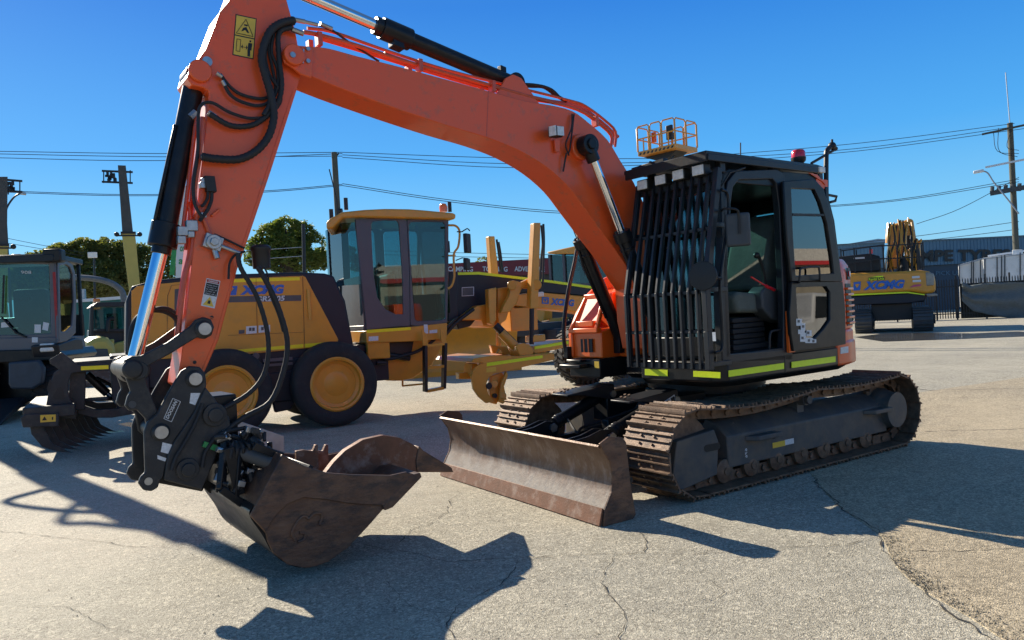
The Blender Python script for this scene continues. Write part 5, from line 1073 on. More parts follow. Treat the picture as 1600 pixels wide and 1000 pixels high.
for x, y in ((389, 512), (394, 512), (408, 511), (414, 511)): quadpx(m, G, [(x, y), (x+4, y-.3), (x+4, y+5), (x, y+5.3)], hy-.027, 'y', .002)
quadpx(m, G, [(373, 516), (382, 515), (382, 521), (373, 522)], hy-.021, 'y'); m.build('print', M['grey'], yp_)
m = MB(G); m.cyl((-1.7, 1.2, 2.3), (-1.7, 1.2, 2.75), .06); m.build('exhaust_stack', M['ink'], hd)
m = MB(G); m.box(-3.0, 1.1, .62, 1.78, .62, 1.25); m.box(-2.1, .4, .46, .60, .45, .92); m.box(-2.1, .4, 1.8, 1.94, .45, .92); m.box(-3.1, -2.6, .5, 1.9, .7, 1.35)
m.prism(PG([(410, 566), (470, 560), (475, 600), (455, 640), (430, 645)], .5), .5, .6); m.build('rear_chassis', M['navy'], GR, bevel=.02)
m = MB(G); m.beam((-1.0, .44, 1.12), (-.55, .44, 1.12), .02, .05); m.beam((-1.0, .44, 1.04), (-.55, .44, 1.04), .02, .04); m.cyl((-1.1, .42, 1.2), (-1.1, .48, 1.2), .05); m.build('chassis_detail', M['mauve'], GR)
# cab
cy = .5
m = MB(G)
co = [(555, 343), (628, 341), (700, 344), (698, 503), (640, 510), (573, 516)]
W1 = [(580, 350), (583, 346), (600, 344), (620, 344.5), (623.5, 349), (629, 430), (630.5, 491), (618, 491), (602, 483), (590, 465), (584, 430)]
def grow(P_, k): cx = sum(p[0] for p in P_)/len(P_); cyy = sum(p[1] for p in P_)/len(P_); return [(cx+(x-cx)*k[0], cyy+(y-cyy)*k[1]) for x, y in P_]
O1 = [(555, 343), (560, 342), (600, 341), (628, 341), (636, 345), (640, 430), (641, 510), (620, 511), (600, 513), (573, 516), (564, 430)]
W2_ = [(638.6, 352), (642, 347), (665, 346), (692, 347), (696, 351), (696, 430), (696, 497), (690, 500), (652, 502), (648, 498), (643, 430)]
O2_ = [(636.3, 343), (650, 341), (665, 341), (698, 342), (701, 345), (701, 430), (699, 504), (690, 506), (650, 510), (641.3, 508), (640.3, 430)]
for y_ in (cy, 1.9-.05): m.ring(PG(O1, cy), PG(W1, cy), y_, y_+.05); m.ring(PG(O2_, cy), PG(W2_, cy), y_, y_+.05)
zb = G.Y(640, 510, cy).z; x0_, x1_ = G.Y(560, 343, cy).x, G.Y(699, 345, cy).x; zt_ = G.Y(640, 343, cy).z
m.box(x0_, x1_-.1, cy+.05, 1.85, zb-.02, zb+.06)
for y_ in (cy+.02, 1.38-.0, 1.0): pass
cb = m.build('cab', M['mauve'], GR, bevel=.012)
m = MB(G); m.box(x0_+.02, x0_+.07, cy+.05, 1.85, zb, zb+.9); m.beam((x0_+.04, cy+.07, zb), (x0_+.0, cy+.07, zt_), .06, .06, up=(0, 1, 0)); m.build('rear_wall', M['mauve'], cb)
m = MB(G); m.prism(PG(W1, cy+.03), cy+.022, cy+.028); m.prism(PG(W2_, cy+.03), cy+.022, cy+.028); m.build('side_glass', M['rglass'], cb)
m = MB(G); m.prism(PG(W1, cy+.03), 1.87, 1.876); m.prism(PG(W2_, cy+.03), 1.87, 1.876); m.poly([(x1_-.02, cy+.06, zb+.2), (x1_-.02, 1.85, zb+.2), (x1_+.0, 1.85, zt_), (x1_+.0, cy+.06, zt_)], (.006, 0, 0)); m.poly([(x0_-.25, cy+.2, zb+.75), (x0_-.25, 1.7, zb+.75), (x0_-.25, 1.7, zt_-.05), (x0_-.25, cy+.2, zt_-.05)], (.006, 0, 0))
m.poly([(x0_-.25, cy+.2, zb+.75), (x0_, cy+.04, zb+.75), (x0_-.02, cy+.04, zt_-.05), (x0_-.25, cy+.2, zt_-.05)], (.005, .005, 0)); m.build('cab_glass', M['rglass'], cb)
m = MB(G); m.prism(PG([(510, 347), (516, 341), (535, 331), (570, 327.5), (602, 326), (640, 326.5), (660, 328), (708, 332.5), (713, 335), (712, 342), (706, 343), (640, 341.5), (560, 339.5), (535, 341), (520, 357), (510, 358)], .4), .4, 2.0); rf = m.build('roof', M['yellow'], cb, bevel=.03, seg=3)
for v_ in rf.data.vertices:
    if v_.co.y > 1.5 and v_.co.x < 1.4: v_.co.x += .42*(1.4-v_.co.x)
m = MB(G); q = G.Y(693, 331, .6); m.lathe(q, (0, 0, 1), [(.07, 0), (.075, .09), (.05, .14), (.02, .15)], 16); m.build('amber_beacon', M['orglens'], rf)
m = MB(G)
for px, py, h_ in ((703, 331, .18), (518, 342, .16), (541, 328, .20)): q = G.Y(px, py, .6); m.cyl(q, q+Vector((0, 0, h_)), .035, n=10)
q = G.Y(528, 340, .6); m.tube([q, q+Vector((0.0, 0, .3)), q+Vector((-.1, 0, .8))], .01); m.build('roof_lamp', M['ink'], rf)
m = MB(G); q = (.95, 1.2, zb); m.box(1.35, 1.85, .85, 1.4, zb+.05, zb+.25); m.box(1.25, 1.4, .85, 1.4, zb+.2, zb+.95); m.build('driver_seat', mat('seat_reflection_orange', (.42, .09, .03), .6), cb, bevel=.05)  # seat coloured orange to stand in for the excavator's reflection in the glass
m = MB(G); m.tube([(2.5, 1.2, zb), (2.35, 1.2, zb+.6)], .05); m.tube([(2.35+.1*math.sin(a_)*.3, 1.2+.2*math.cos(a_), zb+.7+.2*math.sin(a_)) for a_ in [2*math.pi*k/14 for k in range(15)]], .015); m.box(1.5, 2.0, .6, .72, zb, zb+.55)
for k in range(5): m.tube([(2.2, 1.0+.08*k, zb+.1), (2.3, 1.0+.08*k, zb+.75)], .012)
m.tube([G.Y(650, 352, .7), G.Y(655, 380, .7), G.Y(652, 440, .7)], .02); m.box(2.3, 2.4, .7, .9, zt_-.55, zt_-.35); m.build('cab_controls', M['ink'], cb)
m = MB(G); m.tube([G.Y(px, py, .35) for px, py in ((701, 352), (712, 353), (718, 362), (716, 385), (709, 398), (710, 430), (706, 446), (700, 451))], .02, 8, smooth=4); m.tube([G.Y(700, 399, .4), G.Y(712, 399, .35)], .012); ma = m.build('mirror_arm', M['yellow'], GR)
m = MB(G); m.tube([G.Y(px, py, .3) for px, py in ((714, 362), (722, 362), (730, 357), (734, 361))], .012, 6, smooth=2); m.tube([G.Y(px, py, .3) for px, py in ((712, 407), (722, 403), (732, 404))], .010); q = G.Y(730, 380, .3); m.obox(q, (.07, .05, 0), (-.02, .03, 0), (0, 0, .17)); q = G.Y(729.5, 413, .3); m.obox(q, (.06, .04, 0), (-.02, .03, 0), (0, 0, .10)); m.build('rear_view_mirror', M['ink'], ma, bevel=.015)
m = MB(G); m.prism(PG([(572, 517), (640, 511), (699, 504.5), (699, 529), (655, 533), (573, 536)], .45), .46, 1.94); up2 = m.build('platform', M['yellow'], GR, bevel=.01)
m = MB(G); quadpx(m, G, [(573, 515.5), (641.5, 511), (642, 515.5), (573, 520.5)], .459, 'y'); m.build('reflective_tape', M['stripy'], up2)
m = MB(G); quadpx(m, G, [(576, 526), (591, 525), (591, 532), (576, 533)], .459, 'y'); quadpx(m, G, [(662, 507), (668, 507), (669, 521), (663, 521)], .459, 'y'); quadpx(m, G, [(671, 516), (683, 515), (683, 520), (671, 521)], .459, 'y'); m.build('sticker', M['sticker'], up2)
m = MB(G); m.prism(PG([(575, 534), (665, 530), (690, 530), (668, 570), (640, 590), (620, 594), (598, 594), (588, 560)], .9), .7, 1.7); m.box(.7, 1.1, .5, .6, 1.0, 1.5); m.build('articulation_frame', M['yellow'], GR, bevel=.02)
m = MB(G); m.prism(PG([(597, 536), (645, 533), (640, 560), (612, 562), (600, 556)], .68), .64, .7); m.cyl(G.Y(570, 548, .6), G.Y(640, 560, .6), .05); m.tube([G.Y(px, py, .55) for px, py in ((580, 540), (600, 560), (630, 556), (660, 545), (690, 520), (715, 495))], .03, 8, smooth=5); m.tube([G.Y(px, py, .6) for px, py in ((690, 530), (712, 505), (740, 483))], .035, 8, smooth=4); m.cyl(G.Y(589, 567, .5), G.Y(603, 567, .5), .035); m.build('hydraulic_hoses', M['ink'], GR)
# access steps
m = MB(G)
for a, b in (((664, 540), (664.5, 612)), ((695, 536), (693, 607))): pa, pb = G.Y(*a, .3), G.Y(*b, .3); m.beam(pa, pb, .05, .13, up=(0, 1, 0))
st_ = m.build('ladder_rail', M['ink'], GR, bevel=.005)
m = MB(G)
for (a, b) in (((666, 575), (693, 572)), ((666, 611), (692, 606)), ((664, 541), (694, 537))): m.beam(G.Y(*a, .3), G.Y(*b, .3), .12, .05)
m.prism(PG([(658, 515), (665, 522), (668, 540), (659, 540)], .35), .30, .33); m.prism(PG([(686, 512), (692, 520), (697, 537), (688, 537)], .35), .30, .33)
m.beam(G.Y(629, 603, .8), G.Y(660, 600, .4), .03, .03); m.beam(G.Y(629, 603, .8), G.Y(629, 594, .8), .03, .03); m.build('step', M['yellow'], st_, bevel=.005)
m = MB(G); m.prism(PG([(701, 425), (716, 424), (716, 493), (708, 503), (700, 503)], .75), .75, 1.65); m.build('side_tank', M['navy'], GR, bevel=.015)
# gooseneck
m = MB(G); m.prism(PG([(700, 428), (748, 427), (860, 440), (921, 448.5), (1010, 462), (1010, 474), (921, 463), (860, 458), (830, 456), (800, 462), (770, 475), (750, 492), (735, 510), (716, 515), (712, 500), (716, 493)], 1.0), 1.0, 1.4); gn = m.build('main_frame', M['navy'], GR, bevel=.02)
m = MB(G); m.prism(PG([(700, 426), (748, 424.8), (860, 438), (921, 446.5), (1010, 460), (1010, 464), (921, 450.5), (860, 441.8), (748, 429), (700, 430)], .99), .985, 1.415); m.build('yellow_green_stripe', M['strip'], gn)
m = MB(G); m.prism(PG([(800, 462), (840, 456.5), (921, 463.5), (1010, 474.5), (1010, 512), (921, 492), (898, 487), (842, 482), (800, 478)], .98), .97, 1.43); yb = m.build('front_beam', M['yellow'], GR, bevel=.015)
m = MB(G); textpx(m, 'XCMG', G, [(860, 476.5), (897.5, 479), (860, 465.5)], .965, 'y', shear=.2, bold=.05); m.ring(PG([(846.5, 464), (857.5, 464.5), (857.5, 475), (846.5, 474.5)], .967), PG([(848.5, 466), (855.5, 466.5), (855.5, 473), (848.5, 472.5)], .967), .962, .967); m.prism(PG([(849, 467), (855, 467), (852, 472)], .967), .962, .967); m.build('maker_lettering', M['blue'], yb)
m = MB(G); quadpx(m, G, [(721.5, 449), (740.5, 448), (740.5, 462), (721.5, 463)], .998, 'y', .003); dp_ = m.build('data_plate', M['sticker'], gn); m = MB(G); quadpx(m, G, [(722.5, 450), (739.5, 449), (739.5, 461), (722.5, 462)], .994, 'y', .002); m.build('plate_print', M['grey'], dp_)
m = MB(G); q = G.Y(842, 460, .95); m.obox(q, (.1, 0, 0), (0, .04, 0), (0, 0, .05)); m.build('frame_lamp', M['lens'], gn, bevel=.02)
# front axle and yokes
m = MB(G); m.box(5.9, 6.4, .4, 2.0, .55, .85); m.box(6.0, 6.3, .9, 1.5, .8, 1.7); m.box(6.6, 6.9, .7, 1.7, .6, 1.5); m.build('front_axle', M['yellow'], GR, bevel=.02)
# blade lift masts and saddle
m = MB(G)
for P_, y_ in (([(835, 348), (845, 348), (841, 482), (828.5, 482)], .3), ([(764, 369), (773, 369), (779, 428), (768, 428)], 1.9)): m.prism(PG(P_, y_), y_, y_+.16)
mst = m.build('lift_mast', M['yellow'], GR, bevel=.012)
m = MB(G)
for pts, y_ in (([(846, 352), (848, 380), (846, 400), (843, 445)], .36), ([(849, 350), (850, 380), (848, 445)], .42), ([(776, 374), (779, 395), (783, 425)], 1.95), ([(779, 378), (782, 395), (786, 426)], 2.0)): m.tube([G.Y(px, py, y_) for px, py in pts], .022, 6, smooth=4)
m.cyl(G.Y(831, 482, .35), G.Y(830.5, 538, .35), .045); m.build('lift_hose', M['ink'], mst)
m = MB(G)
m.prism(PG([(797, 441), (803, 438), (815, 441), (827, 435), (840, 437), (845, 446), (843, 452), (816, 450), (812, 460), (808, 474), (796, 488), (783, 489), (788, 476), (796, 462), (798, 452)], .5), .5, .62)
m.prism(PG([(763, 452), (776, 449), (776, 500), (771, 508), (765, 506)], .6), .6, .75); m.prism(PG([(778, 450), (797, 448), (797, 480), (791, 500), (780, 508), (777, 490)], .7), .7, .8)
m.box(3.7, 4.3, .95, 1.45, 1.3, 1.75); m.prism(PG([(717, 500), (745, 478), (770, 474), (790, 478), (790, 500), (768, 512), (756, 510), (752, 500)], .8), .8, 1.6); m.cyl(G.Y(800, 446, .45), G.Y(800, 446, .65), .09); m.cyl(G.Y(838, 445, .28), G.Y(838, 445, .62), .10)
m.build('saddle', M['yellow'], GR, bevel=.015)
m = MB(G); m.cyl(G.Y(774, 508, .3), G.Y(806, 540, .15), .07, n=12); m.build('shift_cylinder', M['ink'], GR); m = MB(G); m.cyl(G.Y(783, 520, .2), G.Y(805, 542, .1), .085, n=12); m.cyl(G.Y(779, 505, .8), G.Y(779, 540, .8), .05); m.build('cylinder_barrel', M['yellow'], GR)
# circle and blade group, seen end on
BYy = -.25
m = MB(G); m.prism(PG([(737, 590), (739, 580), (744, 573), (753, 568), (762, 566), (790, 562), (850, 554), (866, 552), (867, 562), (845, 567), (790, 580), (772, 584), (764, 590), (760, 600), (763, 615), (772, 628), (760, 630), (748, 620), (740, 608)], BYy), BYy, BYy+.06); ep = m.build('blade_end', M['yellow'], GR, bevel=.006)
m = MB(G); m.prism(PG([(760, 566), (866, 551), (867, 562), (790, 580), (764, 586)], BYy+.06), BYy+.06, BYy+.9); m.prism(PG([(737, 566), (742, 560), (775, 555), (810, 557), (850, 553), (840, 562), (760, 568)], BYy), BYy+.02, BYy+1.6); m.build('blade_carrier', M['yellow'], GR, bevel=.01)
m = MB(G); quadpx(m, G, [(760.5, 567), (847.5, 555), (848, 559.5), (760.5, 572.5)], BYy-.001, 'y', .004); m.build('reflective_tape', M['strip'], ep)
m = MB(G); quadpx(m, G, [(760, 575), (775, 573), (775, 580), (760, 582)], BYy-.001, 'y', .003); m.build('sticker', M['ysticker'], ep)
m = MB(G); m.prism(PG([(833, 548), (835, 541), (893, 531), (1000, 524), (1000, 548), (893, 541), (836, 553)], .15), .15, 1.0); db = m.build('drawbar', M['yellow'], GR, bevel=.01)
m = MB(G); quadpx(m, G, [(835, 541.5), (888, 532.5), (888, 537), (835, 546)], .149, 'y', .004); m.build('reflective_tape', M['strip'], db)
m = MB(G); m.prism(PG([(767, 539), (808, 543), (808, 556), (770, 552)], .6), .6, .7); m.prism(PG([(806, 540), (818, 536), (827, 538), (835, 548), (832, 556), (812, 556)], -.05), -.05, .3); m.prism(PG([(833, 525), (852, 522), (853, 533), (833, 535)], .3), .3, .6); m.prism(PG([(713, 582), (736, 582), (736, 592), (714, 592)], .2), .1, .25); m.prism(PG([(730, 568), (738, 567), (742, 585), (735, 592), (727, 585)], .2), .0, .3)
m.prism(PG([(778, 552), (782, 545), (786, 553)], .0), 0, .1); m.build('circle_bracket', M['yellow'], GR, bevel=.012)
m = MB(G)
for P_, y_ in (([(768, 588), (785, 582), (790, 595), (786, 612), (776, 632), (768, 630), (764, 605)], BYy+.08), ([(792, 580), (794, 586), (788, 604), (793, 630), (788, 632), (780, 628), (783, 600)], BYy-.02)): m.prism(PG(P_, y_), y_, y_+.08)
m.cyl(G.Y(772, 600, BYy), G.Y(772, 600, BYy+.3), .07); m.cyl(G.Y(786, 618, BYy-.04), G.Y(786, 618, BYy+.3), .06); m.build('tilt_bracket', M['yellow'], GR, bevel=.01)
m = MB(G); q = G.Y(764, 603, BYy-.002); m.cyl(q, q+Vector((0, -.01, 0)), .06, n=8); q = G.Y(772, 618, BYy+.07); m.cyl(q, q+Vector((0, -.05, 0)), .04, n=8); m.build('bracket_hole', M['ink'], GR)
# rear ripper
ry = .3
m = MB(G); m.prism(PG([(92, 553), (96, 550), (100, 553), (122, 570), (205, 566), (206, 578), (128, 581), (112, 583), (106, 600), (108, 620), (120, 645), (118, 655), (72, 652), (70, 645), (78, 600), (84, 583), (92, 577), (78, 568), (77, 562)], ry), ry, ry+.05); rp_ = m.build('ripper_side', M['darkgrey'], GR, bevel=.008)
m = MB(G); q = [(96, 604), (100, 612), (101, 624), (86, 624), (82, 620), (90, 606)]; m.prism(PG(q, ry-.002), ry-.004, ry-.001); m.prism(PG([(78, 592), (82, 600), (76, 614), (73, 608)], ry-.002), ry-.004, ry-.001); m.build('triangular_hole', M['ink'], rp_)
m = MB(G); quadpx(m, G, [(126.5, 572.5), (169.5, 570.5), (169.5, 576.5), (126.5, 578.5)], ry-.001, 'y', .004); m.build('reflective_tape', M['stripy'], rp_)
m = MB(G); m.box(-3.6, -2.9, ry+.05, ry+2.0, 1.15, 1.3); m.box(-3.75, -3.6, ry+.05, 2.1, .68, .80)
m.box(-4.15, -3.55, .12, 2.3, .58, .74); m.prism(PG([(32, 652), (40, 647), (92, 645), (92, 666), (36, 668)], .1), .08, .16); bb = m.build('ripper_beam', M['darkgrey'], GR, bevel=.012)
m = MB(G); quadpx(m, G, [(63, 648.5), (87, 647.5), (87, 658.5), (63, 660)], .079, 'y', .003); sb_ = m.build('warning_sticker', M['ysticker'], bb)
m = MB(G); quadpx(m, G, [(81, 652), (83, 651), (83, 656), (81, 656)], .074, 'y', .002); m.prism(PG([(69.5, 650.5), (73.5, 656.5), (65.5, 657)], .074), .071, .074); m.build('pictogram', M['ink'], sb_)
for k in range(9):
    y_ = .18+.235*k; m = MB(G); q0 = Vector((-3.86, y_, .62))
    xo = .07*k-.12; m.prism([(px_+xo, pz_) for px_, pz_ in [(-3.98, .66), (-3.82, .66), (-3.80, .42), (-3.72, .22), (-3.55, .10), (-3.48, .07), (-3.68, .11), (-3.84, .20), (-3.95, .38)]], y_, y_+.045)
    m.build('ripper_tine', M['darkgrey'], GR, bevel=.005)
m = MB(G)
for y_ in (.5, 1.7): m.prism(PG([(120, 632), (150, 642), (185, 640), (215, 625), (250, 618), (252, 636), (215, 648), (175, 655), (145, 655), (120, 648)], ry), y_, y_+.12)
m.beam(G.Y(120, 640, .5), G.Y(122, 575, .5), .2, .12, up=(0, 1, 0)); m.beam((-3.3, .5, .75), (-2.9, 1.8, .62), .3, .05); m.build('ripper_arm', M['darkgrey'], GR, bevel=.01)
m = MB(G); m.cyl(G.Y(135, 585, .9), G.Y(168, 615, .9), .06); m.cyl(G.Y(135, 585, 1.5), G.Y(168, 615, 1.5), .06); m.tube([G.Y(px, py, .8) for px, py in ((150, 590), (170, 600), (185, 612), (205, 600))], .025, 6, smooth=4); rc = m.build('ripper_cylinder', M['black'], GR)
m = MB(G); m.cyl(G.Y(168, 615, .9), G.Y(185, 630, .9), .035); m.cyl(G.Y(168, 615, 1.5), G.Y(185, 630, 1.5), .035); m.build('piston_rod', M['chrome'], rc)
m = MB(G); m.box(-3.05, -2.8, .6, 1.8, .55, 1.3); m.build('counter_frame', M['navy'], GR, bevel=.02)
# ---- large blade standing behind
ga, gb = gz(642, 592), gz(815, 578); f = Fr(ga.x, ga.y, 0, math.atan2(gb.y-ga.y, gb.x-ga.x)); BL = thing('dozer_blade', 'big curved ochre yellow blade standing on the ground behind the grader steps', 'blade', f)
yl_ = f.Y(608, 594, 0).x; yr_ = (gb-ga).length; zt2 = f.Y(640, 510, 0).z
m = MB(f); pr = []
for k in range(13):
    t_ = k/12; pr.append((.28*math.sin(math.pi*t_)-.0, .02+(zt2-.02)*t_))
m.prism([(a, b) for a, b in pr]+[(a+.04, b) for a, b in pr[::-1]], yl_, yr_, 'x'); b_ = m.build('blade', M['yellow'], BL, smooth=60)
m = MB(f); m.box(yl_, yr_, -.02, .0, .0, .14); m.build('cutting_edge', M['yellow'], BL)
m = MB(f); m.box((yl_+yr_)/2-1, (yl_+yr_)/2+1, .32, .6, .1, .8); m.build('mounting_frame', M['yellow'], BL, bevel=.02)
# ============================================================ SECOND GRADER
q0 = CP+ray(905, 500)*26.5; H = Fr(q0.x, q0.y, 0, math.atan2(CP.y-q0.y, CP.x-q0.x)+R(-32))
HG = thing('motor_grader', 'second yellow grader with glass cab half hidden behind the excavator boom', 'grader', H)
def PH(P_, x): return P2(H, P_, x, 'x')
m = MB(H); m.prism(PH([(858, 394), (900, 385), (965, 386), (975, 392), (975, 396), (860, 397)], 0), -1.7, .15, 'x'); rf = m.build('roof', M['yellow'], HG, bevel=.03)
m = MB(H); c0 = [H.X(px, 420, 0).y for px in (860, 882, 958)]; z0, z1 = H.X(880, 446, 0).z, H.X(880, 396, 0).z
for y_ in c0: m.beam((0, y_, z0), (0, y_, z1), .09, .09, up=(1, 0, 0)); m.beam((-1.5, y_, z0), (-1.5, y_, z1), .09, .09, up=(1, 0, 0))
m.box(-1.5, 0, c0[0], c0[2], z0-.7, z0+.02); cb2 = m.build('cab', M['mauve'], HG)
m = MB(H); m.box(-.03, -.024, c0[0], c0[2], z0, z1); m.box(-1.47, -1.46, c0[0], c0[2], z0, z1); m.box(-1.5, 0, c0[0], c0[0]+.01, z0, z1); m.box(-1.5, 0, c0[2]-.01, c0[2], z0, z1); m.build('cab_glass', M['rglass'], cb2)
m = MB(H); quadpx(m, H, [(887, 425), (906, 423), (906, 441), (887, 443)], -.1, 'x'); m.build('white_paper', M['sticker'], cb2)
m = MB(H); m.box(-.8, -.5, c0[1]+.3, c0[1]+.9, z0, z0+.6); m.tube([(-.3, c0[1]+.6+.25*math.cos(a_), z0+.45+.25*math.sin(a_)) for a_ in [2*math.pi*k/12 for k in range(13)]], .03); m.tube([H.X(905, 405, -.05), H.X(915, 430, -.05)], .03); m.build('cab_controls', M['ink'], cb2)
m = MB(H); m.box(-5.5, -1.6, c0[0]+.2, c0[2]-.2, 1.0, 2.2); m.build('engine_hood', M['yellow'], HG, bevel=.05)
m = MB(H); m.box(-3, 3.5, c0[0]+.8, c0[2]-.8, .9, 1.3); m.box(1.2, 3.2, c0[0]+.1, c0[2]-.3, .6, 1.1); m.build('chassis', M['navy'], HG, bevel=.03)
m = MB(H); m.prism(PH([(836, 482), (858, 484), (858, 500), (846, 503), (836, 498)], 1.2), 1.0, 1.5, 'x'); m.prism(PH([(860, 497), (884, 496), (884, 513), (862, 514)], 1.2), 1.0, 1.3, 'x'); m.build('step_box', M['yellow'], HG, bevel=.02)
# wheel of the second grader, set by its place in the picture
wf = BF(824, 24, 55); Hw = [(wf, 0)]
w_ = None
m = None
def loosewheel(fr, parent, r_=.72):
    return wheel(fr, 0, -.25, .25, r_, r_, 'yellow', parent, face=1)
loosewheel(wf, HG)
wf2 = BF(905, 25, 55); loosewheel(wf2, HG)
# ============================================================ LEFT WHEELED MACHINE
q0 = gz(45, 652); L = Fr(q0.x, q0.y, 0, math.atan2(CP.y-q0.y, CP.x-q0.x)+R(-22))
LM_ = thing('wheeled_excavator', 'grey cabbed wheeled machine with red stripe and paper notes in its windscreen', 'excavator', L)
def PL(P_, x=0): return P2(L, P_, x, 'x')
m = MB(L)
O = [(-60, 406), (40, 406), (100, 405), (101, 460), (102, 527), (40, 529), (-60, 530), (-60, 460)]; I_ = [(-52, 413), (40, 412), (76, 413), (78, 460), (79, 521), (40, 523), (-52, 524), (-52, 460)]
O = [(-60, 406), (40, 406), (86, 405), (88, 460), (89, 527), (40, 529), (-60, 530), (-60, 460)]
m.ring(PL(O), PL(I_), -.06, 0, 'x')
m.prism(PL([(-60, 529), (89, 526), (92, 549), (-60, 552)]), -1.6, .02, 'x'); cbL = m.build('cab', M['greycab'], LM_, bevel=.02)
m = MB(L); m.prism(PL(I_, -.03), -.036, -.03, 'x'); m.build('windscreen', M['rglass'], cbL)
yR = L.X(88, 460, 0).y; yLf = L.X(-60, 460, 0).y; zT, zB = L.X(60, 406, 0).z, L.X(60, 528, 0).z
sd_ = lambda P_: P2(L, P_, yR+.02)
So = [(89, 410), (104, 408), (113, 413), (117, 425), (119, 470), (118, 520), (104, 533), (92, 536)]; Si = [(92, 415), (103, 413), (109, 417), (113, 428), (115, 470), (112, 508), (102, 518), (95, 518)]
m = MB(L); m.ring(sd_(So), sd_(Si), yR-.03, yR+.03); m.build('side_door', M['greycab'], cbL, bevel=.015)
m = MB(L); m.prism(sd_(Si), yR-.01, yR); m.build('door_glass', M['chrome'] if 0 else glass('mast_reflection_glass', (.6, .5, .25), .05, .55), cbL)  # amber tint imitates the yellow masts reflected in this glass
m = MB(L); m.box(-1.5, -.06, yLf, yLf+.06, zB, zT); m.box(-1.55, -1.5, yLf, yR, zB, zB+.5); m.beam((-1.5, yR-.05, zB), (-1.5, yR-.05, zT), .08, .08, up=(1, 0, 0)); m.box(-1.6, .12, yLf-.05, yR+.03, zT, zT+.12); m.beam((.12, yLf, zT+.02), (.12, yR+.05, zT+.02), .1, .16); m.build('cab_roof', M['guard'], cbL, bevel=.02)
m = MB(L); q = L.X(85, 400, 0); m.obox(q, (.15, 0, 0), (0, .18, 0), (0, 0, .14)); m.build('roof_lamp', M['ink'], cbL, bevel=.04)
m = MB(L); q = L.X(28, 401, -.3); m.obox(q, (.1, 0, 0), (0, .1, 0), (0, 0, .05)); m.build('amber_beacon', M['orglens'], cbL, bevel=.03)
m = MB(L); a, b = L.X(84.5, 425, .005), L.X(90, 528, .005); m.beam(a, b, .05, .03, up=(1, 0, 0)); m.build('red_stripe', M['redink'], cbL)
m = MB(L); quadpx(m, L, [(54, 507), (64, 507), (64, 520), (54, 520)], -.02, 'x'); quadpx(m, L, [(68, 503), (77, 505), (75, 517), (66, 515)], -.02, 'x'); quadpx(m, L, [(50, 527), (59, 527), (59, 535), (50, 535)], .022, 'x'); quadpx(m, L, [(2, 504), (13, 503), (14, 511), (2, 512)], -.02, 'x'); m.build('paper_notice', M['sticker'], cbL)
m = MB(L); textpx(m, '908', L, [(33, 428), (49, 428), (33, 423)], -.025, 'x', bold=0); m.build('cab_number', M['sticker'], cbL)
m = MB(L); m.box(-1.1, -.8, yR-1.2, yR-.5, zB+.2, zB+1.1); m.box(-1.0, -.5, yR-1.25, yR-.45, zB-.05, zB+.25); m.build('seat', mat('blue_black_seat', (.03, .05, .07), .8), cbL, bevel=.08)
m = MB(L); m.tube([L.X(px, py, -.3) for px, py in ((30, 468), (38, 460), (46, 462), (48, 470))], .03, smooth=3); m.tube([L.X(2, 495, .02), L.X(25, 520, .02), L.X(42, 527, .02)], .02); m.tube([L.X(6, 430, .03), L.X(4, 490, .03)], .02); m.build('wiper', M['ink'], cbL)
m = MB(L); m.prism(PL([(-60, 549), (92, 545), (100, 556), (96, 562), (-60, 570)], .06), -2.0, .08, 'x'); m.prism(PL([(-60, 565), (85, 560), (100, 600), (20, 640), (-60, 645)], -.5), -2.2, -.5, 'x'); m.build('front_frame', M['black'], LM_, bevel=.02)
m = MB(L); q = L.X(74, 543, .1); m.obox(q, (.05, 0, 0), (0, .14, 0), (0, 0, .09)); m.build('headlamp', M['lens'], LM_, bevel=.03)
m = MB(L); m.prism(P2(L, [(90, 538), (118, 528), (128, 530), (130, 545), (128, 562), (95, 562)], yR+.03), yR-.5, yR+.04); m.build('side_cover', M['guard'], LM_, bevel=.03)
m = MB(L); m.prism(PL([(14, 566), (62, 562), (70, 575), (68, 598), (52, 608), (18, 608), (14, 600)], .3), .2, .35, 'x'); m.build('front_mudguard', mat('blue_grey_plastic', (.035, .05, .07), .5), LM_, bevel=.04)
for dy in (0,):
    lw = Fr(*(L.M @ Vector((-.5, L.X(95, 600, 0).y-.35, 0))).xy, 0, L.a+R(8)); wheel(lw, 0, -.28, .28, .6, .6, 'greycab', LM_, face=1)
    lw = Fr(*(L.M @ Vector((-.5, L.X(-40, 600, 0).y, 0))).xy, 0, L.a+R(8)); wheel(lw, 0, -.28, .28, .6, .6, 'greycab', LM_, face=1)
m = MB(L); m.prism([(.2, .45), (1.0, .18), (1.4, .02), (1.38, .0), (.9, .1), (.2, .3)], L.X(-60, 650, .5).y, L.X(30, 650, .5).y); m.build('front_blade', M['guard'], LM_, bevel=.02)
m = MB(W0); m.tube([(7.3, -16.2, 1.4), (7.75, -15.2, 3.6), (7.6, -13.9, 4.75)], .32, 4, smooth=3)
m.beam((7.75, -14.4, 4.9), (7.1, -11.2, 4.75), .42, .55); m.beam((7.2, -11.7, 4.7), (6.75, -9.6, 4.45), .34, .50); m.beam((6.8, -9.8, 4.45), (6.45, -8.0, 4.42), .22, .28); bmL = m.build('boom', M['darkgrey'], LM_, bevel=.03)
m = MB(W0); m.beam((7.55, -13.3, 5.3), (7.0, -10.8, 5.25), .16, .2); m.beam((7.5, -12.6, 4.3), (7.0, -10.6, 4.25), .12, .3); m.beam((7.1, -11.0, 4.35), (6.75, -9.5, 4.1), .1, .2); m.beam((6.9, -10.4, 4.9), (6.65, -9.1, 4.75), .1, .18)
